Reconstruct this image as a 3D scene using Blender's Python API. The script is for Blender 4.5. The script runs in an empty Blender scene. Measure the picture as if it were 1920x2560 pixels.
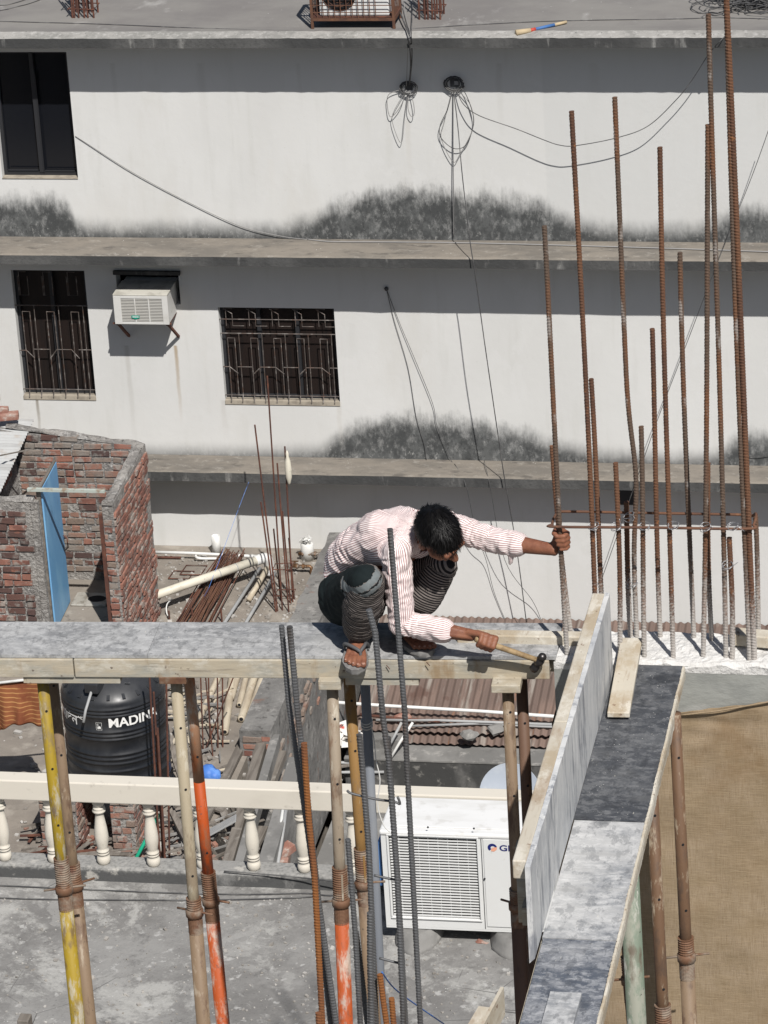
import bpy, math, random
from mathutils import Vector, Matrix, noise
V = Vector
rnd = random.Random(11)
scene = bpy.context.scene
col = scene.collection
PI = math.pi

# ------------------------------------------------------------------ camera
FPX = 9600.0                       # focal length in photo pixels (photo is 1920 x 2560)
PITCH, ROLL, YAW = math.radians(24.0), math.radians(-3.563), math.radians(-11.659)
CAM = V((0.0, 0.0, 20.9))
_F0 = V((math.sin(YAW), math.cos(YAW), 0)); _R0 = V((math.cos(YAW), -math.sin(YAW), 0)); _Z = V((0, 0, 1))
CF = _F0 * math.cos(PITCH) - _Z * math.sin(PITCH)
_U0 = _F0 * math.sin(PITCH) + _Z * math.cos(PITCH)
CR = _R0 * math.cos(ROLL) + _U0 * math.sin(ROLL)
CU = _U0 * math.cos(ROLL) - _R0 * math.sin(ROLL)
cam = bpy.data.cameras.new('camera')
cam.sensor_fit = 'HORIZONTAL'; cam.sensor_width = 36.0
cam.lens = 36.0 * FPX / 1920.0
cam.clip_start = 0.5; cam.clip_end = 2000
cam_ob = bpy.data.objects.new('camera', cam); col.objects.link(cam_ob)
cam_ob.matrix_world = Matrix(((CR.x, CU.x, -CF.x, CAM.x), (CR.y, CU.y, -CF.y, CAM.y), (CR.z, CU.z, -CF.z, CAM.z), (0, 0, 0, 1)))
scene.camera = cam_ob

# ------------------------------------------------------------------ world, sun, exposure
SUN_EL, SUN_AZ = math.radians(51.0), math.radians(-27.8)   # light travels toward SUN_AZ measured from +Y
world = bpy.data.worlds.new('World'); scene.world = world; world.use_nodes = True
wn = world.node_tree; bg = wn.nodes['Background']
sky = wn.nodes.new('ShaderNodeTexSky'); sky.sky_type = 'NISHITA'; sky.sun_disc = False
sky.sun_elevation = SUN_EL; sky.sun_rotation = math.radians(180.0) + SUN_AZ
sky.air_density = 1.0; sky.dust_density = 1.2; sky.ozone_density = 1.0
wn.links.new(sky.outputs[0], bg.inputs[0]); bg.inputs[1].default_value = 0.050
sun = bpy.data.lights.new('sun', 'SUN'); sun.energy = 4.9; sun.angle = math.radians(0.55); sun.color = (1.0, 0.965, 0.92)
sun_ob = bpy.data.objects.new('sun', sun); col.objects.link(sun_ob)
SUND = V((math.sin(SUN_AZ) * math.cos(SUN_EL), math.cos(SUN_AZ) * math.cos(SUN_EL), -math.sin(SUN_EL)))
sun_ob.rotation_euler = SUND.to_track_quat('-Z', 'Y').to_euler(); sun_ob.location = (0, 0, 40)
vs = scene.view_settings
vs.view_transform = 'Standard'; vs.look = 'None'; vs.exposure = 0.12; vs.gamma = 1.0; vs.use_curve_mapping = False
scene.cycles.max_bounces = 6; scene.cycles.diffuse_bounces = 3

# ------------------------------------------------------------------ photo pixel -> place on a plane of the site
def ray(u, v): return CR * ((u - 960) / FPX) - CU * ((v - 1280) / FPX) + CF
def onZ(u, v, z): d = ray(u, v); return CAM + d * ((z - CAM.z) / d.z)
def onY(u, v, y): d = ray(u, v); return CAM + d * ((y - CAM.y) / d.y)
def onX(u, v, x): d = ray(u, v); return CAM + d * ((x - CAM.x) / d.x)

# ------------------------------------------------------------------ mesh building
class MB:
    def __init__(s): s.v = []; s.f = []; s.m = []
    def add(s, vs, fs, mi=0):
        b = len(s.v); s.v += [V(p) for p in vs]; s.f += [tuple(b + i for i in f) for f in fs]; s.m += [mi] * len(fs); return s
    def hexa(s, p, mi=0):          # p: bottom 4 (ccw from above) then top 4
        return s.add(p, [(3, 2, 1, 0), (4, 5, 6, 7), (0, 1, 5, 4), (1, 2, 6, 5), (2, 3, 7, 6), (3, 0, 4, 7)], mi)
    def box(s, x0, x1, y0, y1, z0, z1, mi=0):
        return s.hexa([(x0, y0, z0), (x1, y0, z0), (x1, y1, z0), (x0, y1, z0), (x0, y0, z1), (x1, y0, z1), (x1, y1, z1), (x0, y1, z1)], mi)
    def obox(s, c, ax, ay, az, sx, sy, sz, mi=0):   # oriented box about its centre
        c = V(c); a = V(ax).normalized() * (sx / 2); b = V(ay).normalized() * (sy / 2); k = V(az).normalized() * (sz / 2)
        return s.hexa([c - a - b - k, c + a - b - k, c + a + b - k, c - a + b - k, c - a - b + k, c + a - b + k, c + a + b + k, c - a + b + k], mi)
    def bar(s, p, q, w, h, up=(0, 0, 1), mi=0):     # rectangular bar from p to q
        p = V(p); q = V(q); d = (q - p); up = V(up)
        if abs(d.normalized().dot(up)) > .99: up = V((0, 1, 0))
        side = d.cross(up).normalized(); u2 = side.cross(d).normalized()
        return s.obox((p + q) / 2, d, -side, u2, d.length, w, h, mi)
    def tube(s, pts, r, n=8, caps=True, mi=0, rf=None):
        pts = [V(p) for p in pts]; k = len(pts)
        rs = r if isinstance(r, (list, tuple)) else [r] * k
        b = len(s.v); prev = None
        for i, p in enumerate(pts):
            t = (pts[min(i + 1, k - 1)] - pts[max(i - 1, 0)])
            if t.length < 1e-9: t = V((0, 0, 1))
            t.normalize()
            if prev is None:
                a = t.cross(V((0, 0, 1)))
                if a.length < .05: a = t.cross(V((0, 1, 0)))
                a.normalize()
            else:
                a = prev - t * prev.dot(t); a.normalize()
            prev = a; c = t.cross(a)
            for j in range(n):
                th = 2 * PI * j / n
                rr = rs[i] if rf is None else rf(i, j, rs[i])
                s.v.append(p + (a * math.cos(th) + c * math.sin(th)) * rr)
        for i in range(k - 1):
            for j in range(n):
                j2 = (j + 1) % n
                s.f.append((b + i * n + j, b + i * n + j2, b + (i + 1) * n + j2, b + (i + 1) * n + j)); s.m.append(mi)
        if caps:
            s.f.append(tuple(b + n - 1 - j for j in range(n))); s.f.append(tuple(b + (k - 1) * n + j for j in range(n))); s.m += [mi, mi]
        return s
    def lathe(s, prof, o, n=20, az=(0, 0, 1), mi=0):   # prof [(r, h)] about axis az from o
        az = V(az).normalized(); ax = az.cross(V((0, 1, 0)))
        if ax.length < .05: ax = az.cross(V((1, 0, 0)))
        ax.normalize(); ay = az.cross(ax); o = V(o); b = len(s.v); k = len(prof)
        for r, h in prof:
            for j in range(n):
                th = 2 * PI * j / n; s.v.append(o + az * h + (ax * math.cos(th) + ay * math.sin(th)) * max(r, 1e-4))
        for i in range(k - 1):
            for j in range(n):
                j2 = (j + 1) % n
                s.f.append((b + i * n + j, b + i * n + j2, b + (i + 1) * n + j2, b + (i + 1) * n + j)); s.m.append(mi)
        s.f.append(tuple(b + n - 1 - j for j in range(n))); s.f.append(tuple(b + (k - 1) * n + j for j in range(n))); s.m += [mi, mi]
        return s
    def sphere(s, c, r, n=12, sc=(1, 1, 1), mi=0):
        c = V(c); m = n // 2; b = len(s.v)
        for i in range(m + 1):
            ph = PI * i / m
            for j in range(n):
                th = 2 * PI * j / n
                s.v.append(c + V((r * sc[0] * math.sin(ph) * math.cos(th), r * sc[1] * math.sin(ph) * math.sin(th), r * sc[2] * math.cos(ph))))
        for i in range(m):
            for j in range(n):
                j2 = (j + 1) % n
                s.f.append((b + i * n + j, b + (i + 1) * n + j, b + (i + 1) * n + j2, b + i * n + j2)); s.m.append(mi)
        return s
    def capsule(s, p, r0, q, r1, n=14, flat=None, side=None):
        # tapered capsule; flat squeezes it along the direction 'side'
        p = V(p); q = V(q); d = q - p
        if d.length < 1e-6: d = V((0, 0, 1e-5))
        t = d.normalized()
        if side is not None:
            a = V(side) - t * V(side).dot(t)
            if a.length < 1e-3: a = t.cross(V((0, 0, 1)))
        else:
            a = t.cross(V((0, 0, 1)))
            if a.length < .05: a = t.cross(V((0, 1, 0)))
        a.normalize(); c = t.cross(a); fl = 1 if flat is None else flat; b = len(s.v); rings = []
        for i in range(5): ang = PI / 2 * i / 4; rings.append((p - t * r0 * math.cos(ang), r0 * math.sin(ang)))
        for i in range(5): ang = PI / 2 * i / 4; rings.append((q + t * r1 * math.sin(ang), r1 * math.cos(ang)))
        for o, r in rings:
            r = max(r, 1e-4)
            for j in range(n):
                th = 2 * PI * j / n; s.v.append(o + a * (math.cos(th) * r * fl) + c * (math.sin(th) * r))
        for i in range(len(rings) - 1):
            for j in range(n):
                j2 = (j + 1) % n
                s.f.append((b + i * n + j, b + i * n + j2, b + (i + 1) * n + j2, b + (i + 1) * n + j)); s.m.append(0)
        s.f.append(tuple(b + n - 1 - j for j in range(n))); s.f.append(tuple(b + (len(rings) - 1) * n + j for j in range(n))); s.m += [0, 0]
        return s
    def mesh(s, name, off=V((0, 0, 0)), smooth=False):
        me = bpy.data.meshes.new(name); me.from_pydata([p - off for p in s.v], [], s.f)
        if any(s.m): me.polygons.foreach_set('material_index', s.m)
        if smooth: me.polygons.foreach_set('use_smooth', [True] * len(s.f))
        me.update(); return me

BASE = {}
def tag(o, label, cat, group=None):
    o['label'] = label; o['category'] = cat
    if group: o['group'] = group
    return o
def thing(name, label, cat, base, group=None):
    o = bpy.data.objects.new(name, None); col.objects.link(o); o.location = V(base); o.empty_display_size = .1
    BASE[o] = V(base); return tag(o, label, cat, group)
def _mk(name, mb, m, off, smooth, bevel):
    me = mb.mesh(name, off, smooth) if isinstance(mb, MB) else mb
    o = bpy.data.objects.new(name, me); col.objects.link(o)
    for x in (m if isinstance(m, (list, tuple)) else [m]): me.materials.append(x)
    if bevel:
        b = o.modifiers.new('bevel', 'BEVEL'); b.width = bevel; b.segments = 2; b.limit_method = 'ANGLE'; b.angle_limit = .6
    return o
def part(name, mb, m, parent, smooth=False, bevel=0, label=None, stuff=False):
    o = _mk(name, mb, m, BASE[parent], smooth, bevel); o.parent = parent; BASE[o] = BASE[parent]
    if label: o['label'] = label
    if stuff: o['kind'] = 'stuff'
    return o
def solo(name, mb, m, label, cat, base=None, group=None, smooth=False, bevel=0, stuff=False):
    if base is None:
        lo = [min(p[i] for p in mb.v) for i in range(3)]; hi = [max(p[i] for p in mb.v) for i in range(3)]
        base = V(((lo[0] + hi[0]) / 2, (lo[1] + hi[1]) / 2, lo[2]))
    o = _mk(name, mb, m, V(base), smooth, bevel); o.location = V(base); BASE[o] = V(base)
    tag(o, label, cat, group)
    if stuff: o['kind'] = 'stuff'
    return o
def setting(name, mb, m, smooth=False, bevel=0):
    o = _mk(name, mb, m, V((0, 0, 0)), smooth, bevel); o['kind'] = 'structure'; BASE[o] = V((0, 0, 0)); return o
def catmull(pts, k=8):
    pts = [V(p) for p in pts]; P = [pts[0]] + pts + [pts[-1]]; out = []
    for i in range(1, len(P) - 2):
        a, b, c, d = P[i - 1], P[i], P[i + 1], P[i + 2]
        for j in range(k):
            t = j / k
            out.append(.5 * ((2 * b) + (c - a) * t + (2 * a - 5 * b + 4 * c - d) * t * t + (3 * b - a - 3 * c + d) * t ** 3))
    out.append(pts[-1]); return out

# ------------------------------------------------------------------ materials
def nd(t, typ, **kw):
    n = t.nodes.new(typ)
    for k, v in kw.items(): setattr(n, k, v)
    return n
def coords(t, kind):
    if kind == 'P': return nd(t, 'ShaderNodeNewGeometry').outputs['Position']
    return nd(t, 'ShaderNodeTexCoord').outputs['Object']
def texval(t, vec, L, w=None):
    s = L.get('s', 5.0); k = L.get('t', 'noise')
    mp = nd(t, 'ShaderNodeMapping'); t.links.new(vec, mp.inputs[0])
    mp.inputs['Scale'].default_value = s if isinstance(s, (tuple, list)) else (s, s, s)
    mp.inputs['Location'].default_value = L.get('o', (0, 0, 0)); mp.inputs['Rotation'].default_value = L.get('r', (0, 0, 0))
    if k == 'noise':
        n = nd(t, 'ShaderNodeTexNoise', noise_dimensions='4D'); n.inputs['Scale'].default_value = 1
        n.inputs['Detail'].default_value = L.get('d', 4); n.inputs['Roughness'].default_value = L.get('rg', .6)
        n.inputs['Distortion'].default_value = L.get('ds', 0)
        n.inputs['W'].default_value = L.get('w', 0)
        if w is not None: t.links.new(w, n.inputs['W'])
        t.links.new(mp.outputs[0], n.inputs['Vector']); return n.outputs['Fac']
    if k == 'vor':
        n = nd(t, 'ShaderNodeTexVoronoi', feature=L.get('feat', 'F1')); n.inputs['Scale'].default_value = 1
        n.inputs['Randomness'].default_value = 1
        t.links.new(mp.outputs[0], n.inputs['Vector']); return n.outputs['Distance']
    if k == 'wave':
        n = nd(t, 'ShaderNodeTexWave', bands_direction=L.get('dir', 'X')); n.inputs['Scale'].default_value = 1
        n.inputs['Distortion'].default_value = L.get('ds', 0); n.inputs['Detail'].default_value = L.get('d', 2)
        t.links.new(mp.outputs[0], n.inputs['Vector']); return n.outputs['Fac']
    if k == 'grad':                                   # one coordinate plus noise
        sp = nd(t, 'ShaderNodeSeparateXYZ'); t.links.new(vec, sp.inputs[0])
        n = nd(t, 'ShaderNodeTexNoise'); n.inputs['Scale'].default_value = L.get('ns', 8); n.inputs['Detail'].default_value = 5
        t.links.new(mp.outputs[0], n.inputs['Vector'])
        m = nd(t, 'ShaderNodeMath', operation='MULTIPLY_ADD'); t.links.new(n.outputs['Fac'], m.inputs[0]); m.inputs[1].default_value = L.get('na', .1)
        t.links.new(sp.outputs['XYZ'.index(L.get('ax', 'Z'))], m.inputs[2]); return m.outputs[0]
    if k == 'attr':
        n = nd(t, 'ShaderNodeAttribute', attribute_name=L['a']); return n.outputs['Fac']
    if k == 'rand':
        return nd(t, 'ShaderNodeObjectInfo').outputs['Random']
def maprange(t, val, lo, hi, a=0.0, b=1.0, smooth=True):
    m = nd(t, 'ShaderNodeMapRange', interpolation_type='SMOOTHSTEP' if smooth else 'LINEAR')
    t.links.new(val, m.inputs[0])
    for i, x in zip((1, 2, 3, 4), (lo, hi, a, b)): m.inputs[i].default_value = x
    return m.outputs[0]
def mixc(t, fac, a, b):
    m = nd(t, 'ShaderNodeMix', data_type='RGBA'); t.links.new(fac, m.inputs[0])
    for sock, c in ((m.inputs[6], a), (m.inputs[7], b)):
        if hasattr(c, 'links'): t.links.new(c, sock)
        else: sock.default_value = (*c, 1)
    return m.outputs[2]
MATS = {}
def mat(name, c, rough=.85, metal=0.0, spec=.3, L=(), bump=(), co='O', vary=False, rl=None, coat=0):
    m = bpy.data.materials.new(name); m.use_nodes = True; t = m.node_tree
    bs = t.nodes['Principled BSDF']; vec = coords(t, co); w = None
    if vary:
        oi = nd(t, 'ShaderNodeObjectInfo'); mm = nd(t, 'ShaderNodeMath', operation='MULTIPLY'); t.links.new(oi.outputs['Random'], mm.inputs[0]); mm.inputs[1].default_value = 40
        w = mm.outputs[0]
    cur = None
    for l in L:
        val = texval(t, vec, l, w); f = maprange(t, val, l.get('lo', .45), l.get('hi', .6), 0, l.get('f', 1.0))
        if 'mul' in l:                                # break the layer up with a second texture
            q = l['mul']; f2 = maprange(t, texval(t, vec, q, w), q.get('lo', .4), q.get('hi', .6))
            mu = nd(t, 'ShaderNodeMath', operation='MULTIPLY'); t.links.new(f, mu.inputs[0]); t.links.new(f2, mu.inputs[1]); f = mu.outputs[0]
        cur = mixc(t, f, cur if cur is not None else c, l['c'])
    if cur is None: bs.inputs['Base Color'].default_value = (*c, 1)
    else: t.links.new(cur, bs.inputs['Base Color'])
    bs.inputs['Roughness'].default_value = rough; bs.inputs['Metallic'].default_value = metal
    bs.inputs['Specular IOR Level'].default_value = spec; bs.inputs['Coat Weight'].default_value = coat
    if rl: t.links.new(maprange(t, texval(t, vec, rl, w), rl.get('lo', .3), rl.get('hi', .7), rl['a'], rl['b']), bs.inputs['Roughness'])
    prev = None
    for b in bump:
        bn = nd(t, 'ShaderNodeBump'); bn.inputs['Strength'].default_value = b.get('k', .5); bn.inputs['Distance'].default_value = b.get('dist', .01)
        t.links.new(texval(t, vec, b, w), bn.inputs['Height'])
        if prev is not None: t.links.new(prev, bn.inputs['Normal'])
        prev = bn.outputs[0]
    if prev is not None: t.links.new(prev, bs.inputs['Normal'])
    MATS[name] = m; return m
# ================================================================== MATERIALS
def wall_mat(name, z0, prof, streaks=(), seam=None):
    m = mat(name, (.585, .585, .57), .9, L=[dict(s=(.8, 1, .5), lo=.35, hi=.7, c=(.64, .64, .625), f=.7, d=3), dict(s=(6, 6, .7), lo=.52, hi=.75, c=(.53, .53, .505), f=.5, d=5), dict(s=(1.1, 1, .35), lo=.5, hi=.7, c=(.56, .55, .52), f=.6, d=6, w=3),
                                           dict(s=30, lo=.66, hi=.72, c=(.5, .49, .46), f=.35, d=2), dict(s=(2.2, 2, 1.6), lo=.585, hi=.605, c=(.625, .625, .615), f=.35, d=7, w=12)],
            bump=[dict(s=9, k=.25, dist=.01, d=6)], co='P')
    t = m.node_tree; bs = t.nodes['Principled BSDF']; cur = bs.inputs['Base Color'].links[0].from_socket
    vec = coords(t, 'P'); sp = nd(t, 'ShaderNodeSeparateXYZ'); t.links.new(vec, sp.inputs[0])
    if seam is not None:                              # right hand stretch repainted a shade greyer
        cur = mixc(t, maprange(t, sp.outputs[0], seam - .015, seam + .015, 0, .5), cur, (.535, .54, .53))
    x0, x1 = prof[0][0], prof[-1][0]
    if prof:
        fx = maprange(t, sp.outputs[0], x0, x1, 0, 1, False)
        fc = nd(t, 'ShaderNodeFloatCurve'); cv = fc.mapping.curves[0]
        pts = [((x - x0) / (x1 - x0), h) for x, h in prof]
        cv.points[0].location = pts[0]; cv.points[1].location = pts[-1]
        for p in pts[1:-1]: cv.points.new(*p)
        for p in cv.points: p.handle_type = 'AUTO_CLAMPED'
        fc.mapping.update(); t.links.new(fx, fc.inputs['Value'])
        n1 = texval(t, vec, dict(s=(5, 5, 2.6), d=8, rg=.72)); n2 = texval(t, vec, dict(s=(17, 17, 1.8), d=7, rg=.7))
        a = nd(t, 'ShaderNodeMath', operation='MULTIPLY_ADD'); t.links.new(n1, a.inputs[0]); a.inputs[1].default_value = 1.15; a.inputs[2].default_value = .24
        b = nd(t, 'ShaderNodeMath', operation='MULTIPLY_ADD'); t.links.new(n2, b.inputs[0]); b.inputs[1].default_value = .45; t.links.new(a.outputs[0], b.inputs[2])
        h = nd(t, 'ShaderNodeMath', operation='MULTIPLY'); t.links.new(fc.outputs[0], h.inputs[0]); t.links.new(b.outputs[0], h.inputs[1])
        dz = nd(t, 'ShaderNodeMath', operation='SUBTRACT'); t.links.new(sp.outputs[2], dz.inputs[0]); dz.inputs[1].default_value = z0
        q = nd(t, 'ShaderNodeMath', operation='SUBTRACT'); t.links.new(h.outputs[0], q.inputs[0]); t.links.new(dz.outputs[0], q.inputs[1])
        fac = maprange(t, q.outputs[0], -.16, .18, 0, .97)
        br = nd(t, 'ShaderNodeMath', operation='MULTIPLY'); t.links.new(fac, br.inputs[0]); t.links.new(maprange(t, texval(t, vec, dict(s=(8, 8, 5), d=9, w=21, rg=.78)), .34, .52, .72, 1.0), br.inputs[1]); fac = br.outputs[0]
        sc = mixc(t, maprange(t, texval(t, vec, dict(s=(3.2, 3, 2.6), d=6, rg=.7, w=3)), .44, .6), (.042, .045, .046), (.09, .094, .094))
        low = maprange(t, dz.outputs[0], .36, .0, .0, .035)
        ad_ = nd(t, 'ShaderNodeMath', operation='ADD'); t.links.new(texval(t, vec, dict(s=(13, 13, 11), d=9, rg=.78)), ad_.inputs[0]); t.links.new(low, ad_.inputs[1])
        sc = mixc(t, maprange(t, ad_.outputs[0], .585, .70), sc, (.36, .36, .345))
        sc = mixc(t, maprange(t, texval(t, vec, dict(s=(24, 24, 20), d=7, w=7, rg=.7)), .53, .66), sc, (.03, .032, .033))
        cur = mixc(t, fac, cur, sc)
    for (sx, zt, zb, wd, c, k) in streaks:
        ab = nd(t, 'ShaderNodeMath', operation='SUBTRACT'); t.links.new(sp.outputs[0], ab.inputs[0]); ab.inputs[1].default_value = sx
        nn = texval(t, vec, dict(s=(3, 3, 3), d=3)); wob = nd(t, 'ShaderNodeMath', operation='MULTIPLY_ADD'); t.links.new(nn, wob.inputs[0]); wob.inputs[1].default_value = wd * 1.2; t.links.new(ab.outputs[0], wob.inputs[2])
        a2 = nd(t, 'ShaderNodeMath', operation='ABSOLUTE'); t.links.new(wob.outputs[0], a2.inputs[0])
        f1 = maprange(t, a2.outputs[0], wd, wd * .2, 0, 1); f2 = maprange(t, sp.outputs[2], zb, zt, 0, k, False); f3 = maprange(t, sp.outputs[2], zt + .02, zt, 0, 1)
        m1 = nd(t, 'ShaderNodeMath', operation='MULTIPLY'); t.links.new(f1, m1.inputs[0]); t.links.new(f2, m1.inputs[1])
        m2 = nd(t, 'ShaderNodeMath', operation='MULTIPLY'); t.links.new(m1.outputs[0], m2.inputs[0]); t.links.new(f3, m2.inputs[1])
        cur = mixc(t, m2.outputs[0], cur, c)
    t.links.new(cur, bs.inputs['Base Color']); return m

M_LEDGE = mat('ledge_top_concrete', (.215, .192, .163), .95, L=[dict(s=(1.2, 3, 1), lo=.4, hi=.62, c=(.15, .137, .12), d=8, rg=.7), dict(s=(6, 9, 9), lo=.53, hi=.68, c=(.30, .28, .25), f=.7, d=8, rg=.7), dict(s=(3, 8, 5), lo=.57, hi=.68, c=(.085, .078, .07), f=.7, d=7, w=6),
              dict(s=14, t='vor', lo=.10, hi=.05, c=(.62, .61, .58), mul=dict(s=2.3, lo=.5, hi=.62))], bump=[dict(s=18, k=.5, dist=.012, d=6)], co='P')
M_FASCIA = mat('mouldy_slab_edge', (.055, .056, .056), .95, L=[dict(s=(1.0, 1, .4), lo=.45, hi=.65, c=(.10, .10, .098), d=5), dict(s=(6, 6, 1.1), lo=.57, hi=.72, c=(.34, .335, .32), f=.75, d=6), dict(s=26, lo=.5, hi=.66, c=(.05, .05, .05), f=.5)],
               bump=[dict(s=14, k=.6, dist=.02, d=6)], co='P')
M_ROOFTOP = mat('far_roof_concrete', (.225, .215, .20), .95, L=[dict(s=(.7, 1.1, 1), lo=.35, hi=.65, c=(.175, .165, .158), d=6), dict(s=(3, 2, 3), lo=.56, hi=.72, c=(.33, .32, .305), f=.8, d=7), dict(s=9, t='vor', lo=.07, hi=.03, c=(.6, .6, .58), mul=dict(s=1.7, lo=.52, hi=.6))],
                bump=[dict(s=12, k=.4, dist=.012, d=6)], co='P')
M_ROOFA = mat('near_roof_concrete', (.255, .25, .24), .95, L=[dict(s=1.3, lo=.36, hi=.62, c=(.165, .16, .153), d=9, rg=.75), dict(s=2.1, lo=.50, hi=.60, c=(.375, .37, .35), f=.85, d=9, rg=.75, ds=.3), dict(s=2.4, lo=.575, hi=.60, c=(.33, .325, .31), f=.5, d=8, rg=.58, ds=.6, w=9), dict(s=(3, 3, 3), t='vor', feat='DISTANCE_TO_EDGE', lo=.012, hi=.002, c=(.09, .088, .085), mul=dict(s=1.1, lo=.53, hi=.6)), dict(s=5, lo=.53, hi=.66, c=(.11, .107, .103), f=.7, d=9, rg=.75, w=4),
              dict(s=11, lo=.58, hi=.66, c=(.41, .405, .39), f=.8, d=8), dict(s=34, t='vor', lo=.16, hi=.08, c=(.5, .5, .48), mul=dict(s=5, lo=.52, hi=.6)), dict(s=70, lo=.62, hi=.7, c=(.06, .06, .06), f=.6, d=3)],
              bump=[dict(s=6, k=.5, dist=.03, d=8), dict(s=60, k=.4, dist=.006, d=4)], co='P')
M_ROOFB = mat('dusty_roof_floor', (.25, .222, .19), .95, L=[dict(s=.9, lo=.4, hi=.62, c=(.19, .168, .145), d=7), dict(s=2.2, lo=.52, hi=.64, c=(.32, .29, .25), f=.8, d=7, w=2), dict(s=5, lo=.57, hi=.66, c=(.12, .108, .096), f=.7, d=7),
              dict(s=9, t='vor', lo=.13, hi=.07, c=(.55, .53, .5), mul=dict(s=1.6, lo=.52, hi=.6))], bump=[dict(s=5, k=.5, dist=.04, d=8)], co='P')
M_GREY = mat('weathered_concrete', (.23, .225, .215), .95, L=[dict(s=1.4, lo=.4, hi=.6, c=(.16, .157, .15), d=7), dict(s=6, lo=.55, hi=.68, c=(.34, .33, .31), f=.8, d=7), dict(s=3.1, lo=.58, hi=.7, c=(.085, .083, .08), f=.75, d=7, w=5)],
             bump=[dict(s=7, k=.5, dist=.02, d=7)], co='P')
M_DARKC = mat('black_stained_concrete', (.05, .05, .049), .95, L=[dict(s=(1.6, 1.6, .8), lo=.45, hi=.62, c=(.17, .165, .158), d=7), dict(s=8, lo=.57, hi=.68, c=(.28, .27, .25), f=.6, d=7)], bump=[dict(s=9, k=.5, dist=.02, d=6)], co='P')
M_MORTAR = mat('rough_mortar', (.31, .295, .275), .97, L=[dict(s=4, lo=.4, hi=.6, c=(.20, .19, .18), d=8, rg=.7), dict(s=12, lo=.52, hi=.64, c=(.47, .46, .44), f=.8, d=8, rg=.7), dict(s=20, lo=.58, hi=.66, c=(.075, .07, .065), f=.8, d=6, w=4)], bump=[dict(s=24, k=1, dist=.05, d=7)], co='P')
M_BRICK = mat('brick', (.245, .115, .085), .92, L=[dict(t='rand', lo=0, hi=1, c=(.16, .075, .06)), dict(s=3.5, lo=.45, hi=.62, c=(.32, .155, .115), f=.8, d=4), dict(s=6, lo=.49, hi=.60, c=(.31, .28, .25), f=.9, d=8, rg=.7, w=2), dict(s=16, lo=.55, hi=.7, c=(.07, .052, .046), f=.7, d=6)],
              bump=[dict(s=40, k=.6, dist=.012, d=6)], co='P', vary=False)
M_BRICKD = mat('sooty_brick', (.125, .066, .054), .92, L=[dict(t='rand', lo=0, hi=1, c=(.085, .055, .05)), dict(s=5, lo=.57, hi=.68, c=(.25, .11, .075), f=.8, d=4), dict(s=8, lo=.51, hi=.62, c=(.25, .235, .215), f=.8, d=7), dict(s=16, lo=.55, hi=.7, c=(.035, .03, .03), f=.6, d=6)],
               bump=[dict(s=40, k=.6, dist=.012, d=6)], co='P')
M_BRICKG = mat('mortar_smeared_brick', (.215, .165, .135), .94, L=[dict(t='rand', lo=.55, hi=1, c=(.30, .14, .10)), dict(s=4, lo=.44, hi=.62, c=(.25, .225, .20), f=.9, d=7), dict(s=16, lo=.55, hi=.7, c=(.11, .095, .082), f=.6, d=6)],
               bump=[dict(s=40, k=.7, dist=.012, d=6)], co='P')
M_BLACK = mat('dark_interior', (.012, .012, .014), .8)
M_GLASS = mat('dark_window_glass', (.008, .009, .012), .12, spec=.5)
M_SHUT = mat('dark_brown_shutter', (.014, .0085, .007), .6, L=[dict(s=(14, 14, 1.2), lo=.45, hi=.65, c=(.008, .0058, .0055))], co='P')
M_ALU = mat('dark_frame_metal', (.035, .036, .04), .5, metal=.3)
M_GRILLE = mat('rusty_grille_paint', (.085, .072, .065), .6, L=[dict(s=9, lo=.48, hi=.66, c=(.22, .20, .185)), dict(s=15, lo=.5, hi=.65, c=(.09, .05, .035), f=.8)], co='P')
M_SILL = mat('sill_plaster', (.36, .32, .26), .9, L=[dict(s=8, lo=.45, hi=.65, c=(.25, .22, .18))], co='P')
M_GROUND = mat('street_ground', (.16, .15, .14), .95, L=[dict(s=.5, lo=.4, hi=.6, c=(.11, .10, .095))], co='P')
M_TIN = mat('brown_tin', (.135, .098, .083), .75, spec=.25, L=[dict(s=(5, .7, 1), lo=.45, hi=.62, c=(.18, .128, .106), d=6), dict(s=(9, .9, 1), lo=.54, hi=.66, c=(.29, .265, .235), f=.75, d=7), dict(s=2.4, lo=.58, hi=.68, c=(.10, .06, .048), f=.8, d=7), dict(s=(7, 1.2, 1), lo=.62, hi=.7, c=(.27, .12, .055), f=.8, w=3, d=6)],
            bump=[dict(s=20, k=.3, dist=.01)], co='P')
M_TINW = mat('whitewashed_tin', (.40, .405, .40), .7, L=[dict(s=(.8, 4, 1), lo=.42, hi=.62, c=(.30, .30, .295), d=6), dict(s=6, lo=.52, hi=.68, c=(.33, .29, .25), f=.7, d=6)], bump=[dict(s=18, k=.3, dist=.01)], co='P')
M_PVC = mat('cream_pipe', (.62, .585, .49), .45, L=[dict(s=(3, 3, 3), lo=.52, hi=.7, c=(.44, .40, .32), f=.7, d=6), dict(s=14, lo=.6, hi=.7, c=(.25, .22, .18), f=.6)], co='P')
M_PVCW = mat('white_pipe', (.66, .66, .64), .5, L=[dict(s=4, lo=.5, hi=.68, c=(.47, .46, .43), f=.7, d=6)], co='P')
M_PVCG = mat('grey_pipe', (.32, .325, .325), .5, L=[dict(s=5, lo=.5, hi=.68, c=(.42, .41, .39), f=.6, d=6)], co='P')
M_RUSTD = mat('dark_rust', (.09, .042, .032), .85, L=[dict(s=6, lo=.45, hi=.62, c=(.15, .062, .04), d=5), dict(s=30, lo=.56, hi=.7, c=(.05, .03, .026), f=.7)], co='P')
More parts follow.
